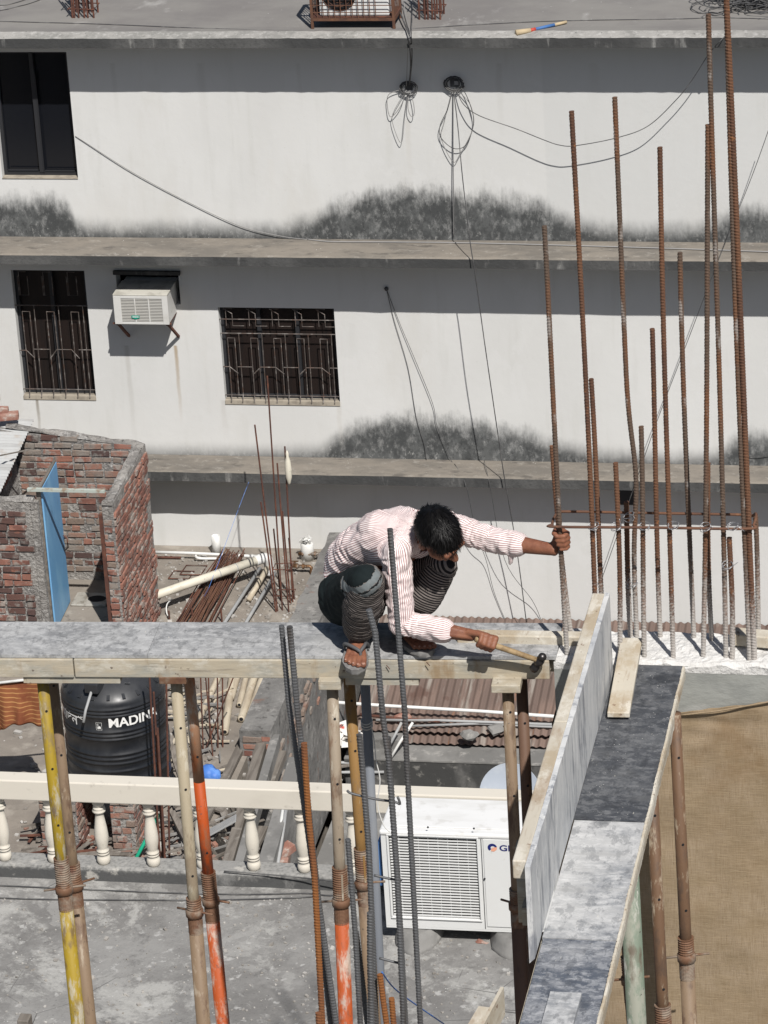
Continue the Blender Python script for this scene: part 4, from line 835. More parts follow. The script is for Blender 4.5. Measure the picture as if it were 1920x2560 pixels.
o = rubble('rubble', M_CHIP, 160, (760, 1000, 1915, 1960), zf9, .02, .06, 7); tag(o, 'pale rubble in the pit in front of the black concrete face', 'rubble')
for (u0, v0, u1, v1, w, h, z, lab) in ((700, 1885, 650, 2010, .16, .1, .02, 'short thick grey timber beside the long timbers'), (540, 1985, 600, 2130, .09, .03, .06, 'weathered lath crossing under the light grey board'), (655, 2070, 600, 2185, .14, .06, .03, 'dark plank lying by the right balusters'), (455, 1800, 480, 1960, .06, .05, .1, 'upright looking weathered stick behind the tan prop')):
    plank('wood_plank', onZ(u0, v0, z), onZ(u1, v1, z), w, h, lab)
# ================================================================== BALUSTRADE ON THE NEAR ROOF EDGE
yk = onZ(500, 2213, ZA).y; KT = ZA + .085
zr0 = onY(640, 2023, yk + .01).z; zr1 = onY(640, 1973, yk + .01).z
bal = thing('balustrade', 'cream painted balustrade with turned balusters along the near roof edge', 'balustrade', (-4.5, yk, ZA))
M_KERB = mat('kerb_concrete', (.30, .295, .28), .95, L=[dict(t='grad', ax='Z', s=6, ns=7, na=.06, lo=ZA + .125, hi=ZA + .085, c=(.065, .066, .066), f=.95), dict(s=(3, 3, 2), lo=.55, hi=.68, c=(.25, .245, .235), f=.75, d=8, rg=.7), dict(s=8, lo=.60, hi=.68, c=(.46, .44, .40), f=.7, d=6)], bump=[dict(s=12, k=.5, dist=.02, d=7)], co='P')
kx0, kx1 = -12.0, .5
m = MB(); n = 160
for i in range(n):
    q = []
    for k in (0, 1):
        x = kx0 + (kx1 - kx0) * (i + k) / n; w = noise.noise(V((x * 5, 2, 0))) * .010; w2 = noise.noise(V((x * 8, 7, 0))) * .008
        q.append([(x, yk + w, ZA - .01), (x, yk + .008 + w2, KT - .012), (x, yk + .03 + w2, KT + w2 * .5), (x, yk + .16, KT)])
    for j in range(3): m.add([q[0][j], q[1][j], q[1][j + 1], q[0][j + 1]], [(0, 1, 2, 3)])
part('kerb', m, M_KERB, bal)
m = MB(); m.box(kx0, kx1, yk + .01, yk + .125, zr0, zr1); part('rail', m, M_CREAM, bal, bevel=.008)
H_ = zr0 - KT; y_ = yk + .075
pr_ = [(.030, 0), (.036, .02), (.040, .07), (.036, .115), (.026, .14), (.034, .15), (.036, .17), (.028, .18), (.036, .19), (.036, .21), (.027, .225), (.030, .25), (.0385, .36), (.040, .44), (.036, .55), (.027, .70), (.022, .78), (.024, .79), (.037, .80), (.039, .825), (.030, .84), (.034, .85), (.034, .87), (.022, .885), (.030, .90), (.036, .94), (.034, .98), (.028, 1.0)]
bm_ = MB(); bm_.lathe([(r_ * 1.06, h * H_) for r_, h in pr_], (0, 0, 0), 20); bme = bm_.mesh('baluster', smooth=True); bme.materials.append(M_CREAM)
xa = onY(8, 2100, y_).x; xb = onY(757, 2110, y_).x; dx = (xb - xa) / 6; i = -10
while xa + dx * i < kx1 - .2:
    o = bpy.data.objects.new('baluster', bme); col.objects.link(o); o.parent = bal; o.location = V((xa + dx * i, y_, KT)) - BASE[bal]; o.rotation_euler = (0, 0, i * .7); i += 1
for (pts, lab, mt) in (([(-120, 2208), (180, 2222), (420, 2232), (620, 2236), (760, 2233), (840, 2238), (960, 2215)], 'black cable lying along the foot of the balustrade kerb', M_CABLE), ([(-120, 2238), (60, 2247), (300, 2250), (520, 2250), (720, 2245), (800, 2240)], 'second black cable on the near roof a little in front of the kerb', M_CABLE), ([(560, 2178), (700, 2189), (830, 2203), (960, 2222)], 'dark cable lying on the kerb beside the right balusters', M_CABLE)):
    zc = KT + .012 if 'on the kerb' in lab else ZA + .008
    m = MB(); m.tube(catmull([onZ(u, v, zc) for u, v in pts], 6), .0042, 6); solo('cable', m, mt, lab, 'cable', smooth=True)
# ================================================================== OUTDOOR AIR CONDITIONER ON THE NEAR ROOF
M_ACW = mat('white_enamel', (.66, .665, .655), .35, spec=.5, L=[dict(s=(2, 2, 2), lo=.52, hi=.72, c=(.64, .64, .62), f=.7, d=6), dict(s=9, lo=.60, hi=.72, c=(.42, .40, .35), f=.6, d=8, rg=.7)], co='O')
M_ACT = mat('dusty_white_enamel', (.70, .70, .69), .45, L=[dict(s=(1.5, 5, 2), lo=.45, hi=.65, c=(.58, .575, .55), f=.8, d=6), dict(s=10, lo=.56, hi=.7, c=(.47, .455, .42), f=.5, d=7)], co='O')
M_NAVY = mat('navy_print', (.012, .018, .13), .5); M_SALMON = mat('salmon_print', (.74, .36, .24), .5)
ay = onZ(1000, 2355, ZA).y; AS = 1.155
ax0 = onY(958, 2190, ay).x; ax1 = ax0 + .86 * AS; az0 = onY(970, 2314, ay).z; az1 = onY(950, 2075, ay).z
ad = onZ(1100, 1995, az1).y - ay
acu = thing('outdoor_air_conditioner', 'white outdoor air conditioner unit standing on concrete lumps by the balustrade', 'air conditioner', ((ax0 + ax1) / 2, ay, az0))
def ax(u): return onY(u, 2190, ay).x
def az(v): return onY(1085, v, ay).z
gx0, gx1, gz0, gz1 = ax(977), ax(1196), az(2294), az(2092)
m = MB()
m.box(ax0, gx0, ay, ay + .02, az0, az1 - .03); m.box(gx1, ax1, ay, ay + .02, az0, az1 - .03); m.box(gx0, gx1, ay, ay + .02, az0, gz0); m.box(gx0, gx1, ay, ay + .02, gz1, az1 - .03)
m.box(ax0, ax0 + .015, ay + .02, ay + ad, az0, az1 - .03); m.box(ax1 - .015, ax1, ay + .02, ay + ad, az0, az1 - .03); m.box(ax0 + .015, ax1 - .015, ay + ad - .015, ay + ad, az0, az1 - .03); m.box(ax0, ax1, ay, ay + ad, az0 - .012, az0 - .001)
part('casing', m, M_ACW, acu, bevel=.004)
m = MB(); m.box(ax0 - .008, ax1 + .008, ay - .008, ay + ad + .004, az1 - .032, az1); part('top_cover', m, M_ACT, acu, bevel=.012)
m = MB(); m.box(ax0 + .07, ax1 - .08, ay + .05, ay + ad - .05, az1 + .0005, az1 + .006); part('top_emboss', m, M_ACT, acu, bevel=.004)
m = MB(); m.box(gx0, gx1, ay + .035, ay + .04, gz0, gz1); part('dark_recess', m, M_BLACK, acu)
m = MB(); cx_, cz_ = (gx0 + gx1) / 2, (gz0 + gz1) / 2
for k in range(3):
    a_ = k * 2.094; m.add([(cx_ + .03 * math.cos(a_), ay + .03, cz_ + .03 * math.sin(a_)), (cx_ + .16 * math.cos(a_ + .1), ay + .026, cz_ + .16 * math.sin(a_ + .1)), (cx_ + .165 * math.cos(a_ + .8), ay + .033, cz_ + .165 * math.sin(a_ + .8)), (cx_ + .04 * math.cos(a_ + 1), ay + .033, cz_ + .04 * math.sin(a_ + 1))], [(0, 1, 2, 3)])
part('fan', m, M_ALU, acu)
ns = 29
for k in range(ns):
    z = gz0 + (gz1 - gz0) * (k + .5) / ns; m = MB(); m.box(gx0 + .004, gx1 - .004, ay + .004, ay + .012, z - .0031, z + .0031); part('slat', m, M_ACW, acu)
m = MB()
for k in range(1, 9): x = gx0 + (gx1 - gx0) * k / 9; m.box(x - .002, x + .002, ay + .0125, ay + .016, gz0, gz1)
part('grille_wire', m, M_ACW, acu)
fr = MB(); w = .012
fr.box(gx0 - w, gx1 + w, ay - .010, ay - .0005, gz1, gz1 + w); fr.box(gx0 - w, gx1 + w, ay - .010, ay - .0005, gz0 - w, gz0); fr.box(gx0 - w, gx0, ay - .010, ay - .0005, gz0, gz1); fr.box(gx1, gx1 + w, ay - .010, ay - .0005, gz0, gz1)
part('grille_frame', fr, M_ACW, acu, bevel=.004)
sd = ax(1206); m = MB(); m.box(sd, sd + .004, ay - .0015, ay - .0002, az0 + .005, az1 - .035); part('panel_seam', m, M_ALU, acu)
m = MB(); m.box(ax(1212), ax1 - .012, ay - .006, ay - .0004, az(2310), az(2092)); part('side_panel', m, M_ACW, acu, bevel=.006)
for (u, v) in ((1078, 2066), (1192, 2069), (1212, 2195)):
    m = MB(); m.lathe([(.006, 0), (.006, .004), (0, .005)], (ax(u), ay - (.0095 if v < 2100 else .007), onY(u, v, ay).z), 8, (0, -1, 0)); part('screw', m, M_ALU, acu)
lc = V((ax(1235), ay - .0075, az(2112))); R0 = .0225 * AS
m = MB(); pts = [lc + V((R0 * math.cos(t_) * 1.05, 0, R0 * math.sin(t_))) for t_ in [PI * (.0 + 1.28 * i / 16) for i in range(17)]]
inn = [lc + V((R0 * .5 * math.cos(t_) + .003, 0, R0 * .42 * math.sin(t_) - .001)) for t_ in [PI * (.0 + 1.28 * i / 16) for i in range(17)]]
for i in range(16): m.add([pts[i], pts[i + 1], inn[i + 1], inn[i]], [(0, 1, 2, 3)])
part('emblem', m, M_NAVY, acu)
m = MB(); e_ = [lc + V((x * AS, -.0003, z * AS)) for x, z in ((-.008, -.020), (.008, -.022), (.022, -.010), (.0235, .003), (.002, .001), (-.004, -.006))]
m.add(e_, [(0, 1, 2, 3, 4, 5)]); part('emblem', m, M_SALMON, acu)
t_ = text_mesh('GREE', .053, .0012, 1.25, align='LEFT'); t_.v = [V((ax(1252) + p.x, ay - .0078, az(2113) + p.y)) for p in t_.v]; part('lettering', t_, M_NAVY, acu)
m = MB(); m.box(ax0 - .03, ax0 - .018, ay + .05, ay + .2, az(2230), az(2120)); part('blue_valve_cover', m, mat('blue_cover', (.10, .24, .52), .5), acu)
for (u0, u1, lab) in ((985, 1100, 'left lumpy concrete footing under the outdoor air conditioner'), (1225, 1340, 'right lumpy concrete footing under the outdoor air conditioner')):
    p0, p1 = onY(u0, 2340, ay + .02).x, onY(u1, 2340, ay + .02).x; m = MB(); c_ = V(((p0 + p1) / 2, ay + .14, ZA)); nn_ = 28; prof_ = [(1.12, -.01), (1.05, .015), (.95, .05), (.86, .09), (.72, az0 - ZA - .018), (0, az0 - ZA - .014)]
    m.lathe(prof_, (0, 0, 0), nn_); m.v = [c_ + V((p.x * (p1 - p0) / 2 * (1 + .12 * noise.noise(p * 3 + c_)), p.y * .25 * (1 + .1 * noise.noise(p * 4)), p.z * (1 + .06 * noise.noise(p * 7)))) for p in m.v]
    solo('concrete_footing', m, M_GREY, lab, 'footing', smooth=True)
m = MB(); p = onZ(1205, 2356, ZA); m.sphere(p, .035, 8, (1.2, .7, .5)); m.v = [q + V((1, 1, 1)) * noise.noise(q * 20) * .012 for q in m.v]; solo('brick_chip', m, M_BRL, 'small reddish brick chip on the near roof between the two footings', 'brick chip')
o = rubble('rubble', M_CHIP, 520, (0, 1300, 2235, 2560), lambda u, v: onZ(u, v, ZA), .004, .012, 5); tag(o, 'fine pale grit over the near roof around the props', 'grit')
# ================================================================== POURED COLUMN, BURLAP
ZB = 14.2
CX0, CX1, CY0, CY1 = -2.12, -1.02, 13.39, 13.665
M_NEWC = mat('fresh_concrete', (.285, .29, .27), .9, L=[dict(s=(5, 5, 9), lo=.42, hi=.6, c=(.235, .24, .225), d=6), dict(s=(2.5, 2.5, 5), lo=.56, hi=.7, c=(.37, .37, .35), f=.8, d=5)], bump=[dict(s=(7, 7, 14), k=.35, dist=.02, d=5)], co='P')
M_LIME = mat('white_cement_dust', (.62, .61, .59), .95, L=[dict(s=9, lo=.45, hi=.62, c=(.53, .52, .50), f=.8, d=8, rg=.7), dict(s=22, lo=.60, hi=.68, c=(.40, .385, .36), f=.8, d=6), dict(s=3, lo=.58, hi=.68, c=(.56, .55, .525), f=.6, d=5)], bump=[dict(s=30, k=.8, dist=.02, d=6)], co='P')
colm = thing('concrete_column', 'freshly poured concrete column with white dusted top and tall rebars', 'column', ((CX0 + CX1) / 2, CY0, ZS))
m = MB(); m.box(CX0, CX1, CY0, CY1, ZS, ZB - .022); part('shaft', m, M_NEWC, colm)
m = MB(); nx, ny = 120, 34; b0 = 0
for i in range(nx + 1):
    for j in range(ny + 1):
        x = CX0 + (CX1 - CX0) * i / nx; y = CY0 + (CY1 - CY0) * j / ny
        h = noise.noise(V((x * 9, y * 9, 0))) * .010 + noise.noise(V((x * 26, y * 26, 3))) * .007 + noise.noise(V((x * 60, y * 60, 5))) * .004
        e = min(i, nx - i, j, ny - j)
        if j == 0: h -= .014 + .010 * noise.noise(V((x * 14, 0, 8))); y -= .003 + .004 * noise.noise(V((x * 20, 4, 8)))
        if e == 0 and j: h -= .02
        m.v.append(V((x, y, ZB - .006 + h)))
for i in range(nx):
    for j in range(ny): a_ = i * (ny + 1) + j; m.f.append((a_, a_ + ny + 1, a_ + ny + 2, a_ + 1)); m.m.append(0)
for i in range(nx):                                   # skirt down to the shaft
    a_ = i * (ny + 1); b_ = a_ + ny + 1; k = len(m.v); m.v += [V((m.v[a_].x, CY0 - .001, ZB - .05)), V((m.v[b_].x, CY0 - .001, ZB - .05))]; m.f.append((k, k + 1, b_, a_)); m.m.append(0)
part('cement_top', m, M_LIME, colm)
M_BURLAP = mat('burlap', (.325, .252, .175), .95, spec=.1, L=[dict(s=(6, 6, 6), lo=.4, hi=.65, c=(.245, .186, .118), d=7), dict(s=(1.2, 1.2, 3), lo=.5, hi=.68, c=(.215, .155, .09), f=.6, d=6, w=2), dict(s=(420, 420, 14), lo=.40, hi=.66, c=(.205, .148, .088), f=.7, d=2), dict(s=(14, 14, 420), lo=.42, hi=.66, c=(.335, .255, .165), f=.65, d=2), dict(s=(20, 20, 520), lo=.62, hi=.72, c=(.43, .345, .24), f=.7, d=2), dict(s=(150, 150, 190), lo=.65, hi=.72, c=(.085, .06, .036), f=.6, d=3),
               dict(s=(2.6, 2.6, 2.2), o=(.9, 0, .35), lo=.55, hi=.70, c=(.19, .12, .06), f=.6, d=7)], bump=[dict(s=(14, 14, 420), k=.4, dist=.003, d=2), dict(s=4, k=.35, dist=.03, d=2)], co='P')
zbl0 = onY(1640, 1782, CY0).z; zbr0 = onY(1920, 1751, CY0).z; xbl_, xbr_ = onY(1640, 1782, CY0).x, onY(1920, 1751, CY0).x
def burl_top(x): return zbl0 + (zbr0 - zbl0) * (x - xbl_) / (xbr_ - xbl_)
path = [(CX0 - .012, CY1), (CX0 - .012, CY0 - .014), (CX1 + .012, CY0 - .014), (CX1 + .012, CY1)]
m = MB(); cols_ = []
for k in range(3):
    n_ = 14 if k != 1 else 90
    for i in range(n_ + (k == 2)): cols_.append((V((*path[k], 0)).lerp(V((*path[k + 1], 0)), i / n_), V((-1, 0, 0)) if k == 0 else (V((0, -1, 0)) if k == 1 else V((1, 0, 0)))))
nz = 90
for p, nn_ in cols_:
    zt_ = burl_top(p.x) + .006 * noise.noise(V((p.x * 18, 0, 3)))
    for j in range(nz + 1):
        t_ = (j / nz) ** 1.6; z = zt_ + (ZS + .02 - zt_) * t_
        q = .012 * noise.noise(V((p.x * 3 + z * 1.2, p.y * 5, z * 2.2))) + .005 * noise.noise(V((p.x * 9 - z * 5, p.y * 5, z * 6))) + .014 * math.exp(-abs(z - zt_) * 9) * noise.noise(V((p.x * 4 + z * 9, 1, z * 26))) + .006
        m.v.append(V((p.x, p.y, z)) + nn_ * q)
for i in range(len(cols_) - 1):
    for j in range(nz): a_ = i * (nz + 1) + j; m.f.append((a_, a_ + 1, a_ + nz + 2, a_ + nz + 1)); m.m.append(0)
bo = solo('burlap_wrap', m, M_BURLAP, 'brown burlap sheet wrapped round the poured column for curing', 'burlap', base=((CX0 + CX1) / 2, CY0, ZS), smooth=True)
so = bo.modifiers.new('thick', 'SOLIDIFY'); so.thickness = .003
m = MB(); m.tube(catmull([onY(1700, 1788, CY0 - .03), onY(1790, 1778, CY0 - .035), onY(1860, 1766, CY0 - .03), onY(1935, 1752, CY0 - .03)], 5), [.0036] * 16, 6); solo('burlap_fold', m, M_BURLAP, 'rolled fold along the upper edge of the brown burlap', 'fold', smooth=True)
# ================================================================== FORMWORK
def ply_mat(name, base, smear, amt, o):
    return mat(name, base, .55, spec=.4, L=[dict(s=(3, 4, 4), lo=.47 - amt, hi=.68 - amt, c=smear, f=.8, d=9, rg=.74, o=o), dict(s=(11, 34, 34), lo=.52 - amt * .4, hi=.70, c=tuple(min(.72, x * 1.35) for x in smear), f=.75, d=8, rg=.72, o=o), dict(s=(2, 7, 7), lo=.55, hi=.68, c=tuple(x * .62 for x in base), f=.7, d=8, rg=.7, o=o, w=8), dict(s=(90, 26, 26), lo=.66, hi=.72, c=(.60, .57, .50), f=.7, d=4, o=o), dict(s=(20, 30, 20), r=(0, 0, .7), lo=.50, hi=.565, c=tuple(min(.7, x * 1.2) for x in smear), f=.42, d=8, rg=.72, o=o, w=11), dict(s=(24, 14, 20), r=(0, 0, -.5), lo=.52, hi=.58, c=tuple(x * .55 for x in base), f=.45, d=8, rg=.72, o=o, w=13), dict(s=(2.4, 9, 9), lo=.56, hi=.66, c=tuple(x * .7 for x in smear), f=.6, d=7, o=o), dict(s=5, lo=.57, hi=.68, c=tuple(x * .5 for x in base), f=.7, d=7, o=o), dict(s=60, t='vor', lo=.12, hi=.06, c=(.60, .59, .56), mul=dict(s=7, lo=.5, hi=.6))],
                bump=[dict(s=30, k=.25, dist=.005, d=6)], co='P', rl=dict(s=5, a=.35, b=.8))
M_PLYA = ply_mat('grey_film_ply', (.20, .202, .206), (.41, .41, .405), .09, (0, 0, 0)); M_PLYD = ply_mat('dark_film_ply', (.052, .056, .064), (.15, .153, .158), .02, (3, 1, 0))
M_PLYW = ply_mat('whitened_film_ply', (.22, .23, .245), (.46, .46, .455), .10, (7, 2, 0)); M_PLYB = ply_mat('blue_film_ply', (.085, .097, .12), (.34, .345, .355), .05, (1, 5, 0))
M_PLYS = mat('streaked_film_ply', (.58, .58, .57), .6, L=[dict(s=(3, 3, 1.6), lo=.42, hi=.6, c=(.42, .43, .44), d=8, rg=.75), dict(s=(11, 11, 2.2), lo=.50, hi=.62, c=(.19, .20, .225), f=.85, d=9, rg=.75), dict(s=(9, 9, 3), lo=.53, hi=.66, c=(.66, .66, .64), f=.85, d=8, rg=.7, w=3)], bump=[dict(s=30, k=.3, dist=.004, d=5)], co='P')
M_TIMB = mat('cement_caked_timber', (.40, .35, .265), .92, L=[dict(s=(3, 3, 7), lo=.42, hi=.62, c=(.31, .30, .26), d=8, rg=.7), dict(s=(7, 7, 16), lo=.5, hi=.63, c=(.50, .47, .40), f=.8, d=8, rg=.7), dict(s=(8, 8, 2.5), lo=.535, hi=.67, c=(.25, .165, .085), f=.75, d=6, w=3), dict(s=(5, 30, 90), lo=.56, hi=.68, c=(.17, .14, .11), f=.6, d=4), dict(s=(30, 30, 30), lo=.64, hi=.7, c=(.09, .06, .045), f=.8, d=4)], bump=[dict(s=(6, 20, 50), k=.35, dist=.006, d=5)], co='P')
M_TIML = mat('pale_plank_timber', (.48, .44, .365), .9, L=[dict(s=(4, 3, 4), lo=.45, hi=.6, c=(.39, .325, .235), d=8, rg=.7), dict(s=(9, 5, 9), lo=.5, hi=.62, c=(.60, .565, .49), f=.85, d=8, rg=.7), dict(s=(7, 3, 7), lo=.57, hi=.68, c=(.30, .22, .15), f=.7, d=7, w=5), dict(s=(60, 6, 60), lo=.56, hi=.68, c=(.33, .26, .19), f=.55, d=4), dict(s=30, lo=.63, hi=.69, c=(.17, .10, .065), f=.85, d=3)], bump=[dict(s=(30, 8, 30), k=.35, dist=.006, d=5)], co='P')
F0 = onZ(0, 1637, ZB); F1 = onZ(1372, 1642, ZB); fd = (F1 - F0); fd.z = 0; L0 = fd.length; fd.normalize(); fn = V((-fd.y, fd.x, 0))     # fn: away from camera
BW = .018 + (onZ(800, 1562, ZB) - onZ(800, 1641, ZB)).dot(fn)
def fb(s, y, z): return F0 + fd * s + fn * y + V((0, 0, z))
def fbox(m, s0, s1, y0, y1, z0, z1): return m.hexa([fb(s0, y0, z0), fb(s1, y0, z0), fb(s1, y1, z0), fb(s0, y1, z0), fb(s0, y0, z1), fb(s1, y0, z1), fb(s1, y1, z1), fb(s0, y1, z1)])
def s_at(u, v, y): return (onY(u, v, (F0 + fn * y).y + .03) - F0).dot(fd)
SL = -1.6; sj = (onZ(182, 1665, ZB - .04) - F0).dot(fd)
form = thing('beam_formwork', 'long plywood and timber beam formwork that the man squats on', 'formwork', fb(0, 0, 0) - V((0, 0, .1)))
for (a_, c_) in ((SL, .60), (.6012, 1.62), (1.6212, L0 + .03)):
    m = MB(); fbox(m, a_, c_, .002, BW, -.014, 0); part('plywood', m, M_PLYA, form)
ft = .098
for (a_, c_, y0, y1) in ((SL, sj - .002, -.008, .045), (sj + .002, L0 + .0, -.005, .045), (SL, L0, BW - .06, BW - .005)):
    m = MB(); fbox(m, a_, c_, y0, y1, -ft, -.0165); part('timber', m, M_TIMB, form, bevel=.004)
for (u0, u1, h) in ((62, 300, .03), (858, 1040, .032)):
    m = MB(); fbox(m, s_at(u0, 1700, 0), s_at(u1, 1700, 0), .004, .05, -ft - h, -ft - .001); part('packing_strip', m, M_TIMB, form)
for k in range(6):
    s = -.9 + k * .62; m = MB(); fbox(m, s, s + .05, .046, BW - .061, -ft + .01, -.017); part('cross_batten', m, M_TIMB, form)
for (u, v, a_) in ((966, 1663, .5), (312, 1655, .6), (90, 1651, .1), (1066, 1655, .3)):
    p = onY(u, v, (F0 + fd * 1.4).y - .006); m = MB(); m.tube([p, p + V((.014, -.004, -.012 - .008 * a_))], .0018, 5); part('nail', m, M_RUSTD, form)
m = MB(); m.bar(onZ(1145, 1592, ZB + .012), onZ(1466, 1598, ZB + .014), .055, .045); solo('plank', m, M_TIML, 'raw yellowish plank lying across the back of the formwork behind the hammer', 'plank', bevel=.005)
m = MB(); m.bar(onZ(1828, 1590, ZB + .03), onZ(1990, 1604, ZB + .03), .07, .05); solo('plank', m, M_TIML, 'rough split plank lying behind the rebars at the right edge of the column', 'plank', bevel=.005)
# cross formwork running toward the camera
PX0, PX1 = -1.87, -1.605
side = thing('cross_formwork', 'plywood formwork running toward the camera on the right with side board', 'formwork', ((PX0 + PX1) / 2, 12, ZB - .1))
yj = [13.375, onZ(1500, 2044, ZB).y, onZ(1400, 2338, ZB).y, 9.6]
for k, mt in enumerate((M_PLYD, M_PLYW, M_PLYB)):
    m = MB(); zt_ = ZB - .012 - .001 * k; m.box(PX0 + .004 * k, PX1 - .003 * k, yj[k + 1] + .003, yj[k] - .002, zt_ - .014, zt_)
    part('plywood', m, mt, side, label=['dark film plywood sheet at the far end', 'whitened film plywood sheet in the middle', 'blue grey film plywood sheet nearest the camera'][k])
r = random.Random(4); m = MB(); n = 420; rows = []
for i in range(n + 1):                               # torn outer edge of the sheets and the timber below
    y = 9.6 + (13.37 - 9.6) * i / n; w = .003 * noise.noise(V((0, y * 6, 0))) + .0022 * noise.noise(V((0, y * 71, 4)))
    lw = .042 + .02 * noise.noise(V((2, y * 2.3, 0))) + .008 * noise.noise(V((2, y * 19, 0))); rows.append([(PX1 - .004 + w * 1.2, y, ZB - .0105), (PX1 + .004 + w * 1.4, y, ZB - .013), (PX1 + .007 + w, y, ZB - .026), (PX1 + .006 + w * .8, y, ZB - .026 - lw), (PX1 - .012, y, ZB - .03 - lw)])
for i in range(n):
    for j in range(4): m.add([rows[i][j], rows[i + 1][j], rows[i + 1][j + 1], rows[i][j + 1]], [(0, 1, 2, 3)])
part('torn_edge', m, M_TIML, side)
for (x0, x1, z0, z1) in ((PX1 - .07, PX1 - .011, ZB - .10, ZB - .03), (PX0 + .0, PX0 + .06, ZB - .10, ZB - .03)):
    m = MB(); m.box(x0, x1, 9.6, 13.37, z0, z1); part('timber', m, M_TIMB, side)
BT = ZB + .345; by0 = onZ(1330, 2168, BT).y; by1 = min(13.37, onZ(1532, 1481, BT).y)
bd = MB(); n = 60
for i in range(n):
    q = []
    for k in (0, 1):
        y = by0 + (by1 - by0) * (i + k) / n; w = .004 * noise.noise(V((3, y * 9, 0))) + .003 * noise.noise(V((3, y * 31, 0)))
        q.append([(PX0 - .020, y, ZB - .03), (PX0 + .0, y, ZB - .010), (PX0 - .001 + w, y, BT + w), (PX0 - .020, y, BT + w)])
    for j in range(4): bd.add([q[0][j], q[1][j], q[1][(j + 1) % 4], q[0][(j + 1) % 4]], [(3, 2, 1, 0)])
    if i == 0: bd.add(q[0], [(0, 1, 2, 3)])
    if i == n - 1: bd.add(q[1], [(3, 2, 1, 0)])
sb = part('side_board', bd, M_PLYS, side)
m = MB(); yb = onZ(1316, 2150, BT).y
for (a_, c_) in ((yb, yb + 1.02), (yb + 1.023, by1 + .0)):
    m = MB(); m.box(PX0 - .070, PX0 - .0205, a_, c_, BT - .075, BT - .004); part('top_rail', m, M_TIML, sb, bevel=.005)
m = MB(); m.box(PX0 - .08, PX0 - .0205, by0 + .25, by1, ZB - .03, ZB + .04); part('foot_rail', m, M_TIMB, sb)
m = MB(); m.hexa([V((-.115, 0, 0)), V((-.03, 0, 0)), V((-.03, .05, 0)), V((-.115, .05, 0)), V((-.115, 0, .30)), V((-.03, 0, .30)), V((-.03, .05, .30)), V((-.115, .05, .30))]); m.v = [p * 1 + V((PX0 - .0 + .01, by0 + .32, ZB - .06)) for p in m.v]; part('upright', m, M_TIMB, sb)
a_ = onZ(1579, 1600, ZB + .045); c_ = onZ(1546, 1788, ZB + .012); m = MB(); m.bar(a_, c_, .085, .022, (0, 0, 1)); solo('plank', m, M_TIML, 'nail pocked pale plank leaning from the column onto the dark plywood', 'plank', bevel=.003)
c0_ = onZ(1415, 2482, ZB); m = MB(); d_ = V((-.01, -1, 0)); m.bar(c0_ + V((0, 0, -.004)), c0_ + d_ * .5 + V((0, 0, -.004)), .105, .014); solo('plank', m, M_PLYW, 'short whitish board lying on the nearest plywood sheet at the bottom edge', 'board')
c0_ = onZ(1215, 2536, ZB - .2); m = MB(); m.bar(c0_, c0_ + V((-.12, -.8, 0)), .05, .06); m.bar(c0_ + V((.05, .06, .02)), c0_ + V((-.06, -.8, .02)), .012, .11); solo('timber_end', m, M_TIML, 'end of a timber piece at the bottom edge left of the cross formwork', 'timber')
# ================================================================== STEEL PROPS
M_THREAD = mat('rusty_thread', (.16, .085, .05), .7, metal=.2, L=[dict(s=9, lo=.45, hi=.6, c=(.25, .20, .155), d=5), dict(s=14, lo=.55, hi=.7, c=(.11, .05, .035), f=.8)], co='P')
def paint(name, c, worn, amt, worn2=(.36, .30, .25)):
    return mat(name, c, .6, L=[dict(s=(9, 9, 3), lo=.56 - amt, hi=.66 - amt, c=worn, d=7, rg=.7), dict(s=(20, 20, 6), lo=.565 - amt * .5, hi=.64, c=worn2, f=.85, d=8, rg=.7), dict(s=(11, 11, 4), lo=.55, hi=.66, c=(.085, .052, .035), f=.75, d=7, w=6), dict(s=50, lo=.64, hi=.72, c=(.06, .05, .045), f=.8, d=3)], bump=[dict(s=40, k=.2, dist=.003)], co='P')
P_YEL = paint('yellow_prop_paint', (.29, .20, .016), (.20, .145, .05), .07, (.38, .35, .28)); P_BRN = paint('brown_prop_rust', (.20, .14, .09), (.12, .075, .05), .04, (.34, .28, .21))
P_TAN = paint('tan_prop_paint', (.34, .29, .205), (.25, .20, .14), .05, (.44, .40, .32)); P_ORG = paint('orange_prop_paint', (.38, .064, .010), (.27, .095, .045), .03, (.40, .26, .18))
P_ORW = paint('worn_orange_prop_paint', (.37, .072, .016), (.38, .30, .25), .08, (.46, .36, .29)); P_ORU = paint('half_worn_orange', (.36, .20, .12), (.42, .38, .33), .06, (.48, .15, .05))
P_GRY = paint('grey_brown_prop', (.27, .22, .165), (.18, .12, .08), .05, (.42, .38, .31)); P_OCH = paint('ochre_prop', (.255, .145, .05), (.20, .125, .065), .06, (.38, .33, .25))
P_RST = paint('rust_red_prop', (.132, .076, .044), (.09, .058, .040), .07, (.35, .29, .21)); P_DRK = paint('dark_rust_prop', (.13, .075, .05), (.18, .11, .07), .0, (.08, .05, .04)); P_GRN = paint('green_mossy_post', (.15, .185, .14), (.25, .255, .21), .06, (.45, .44, .40))
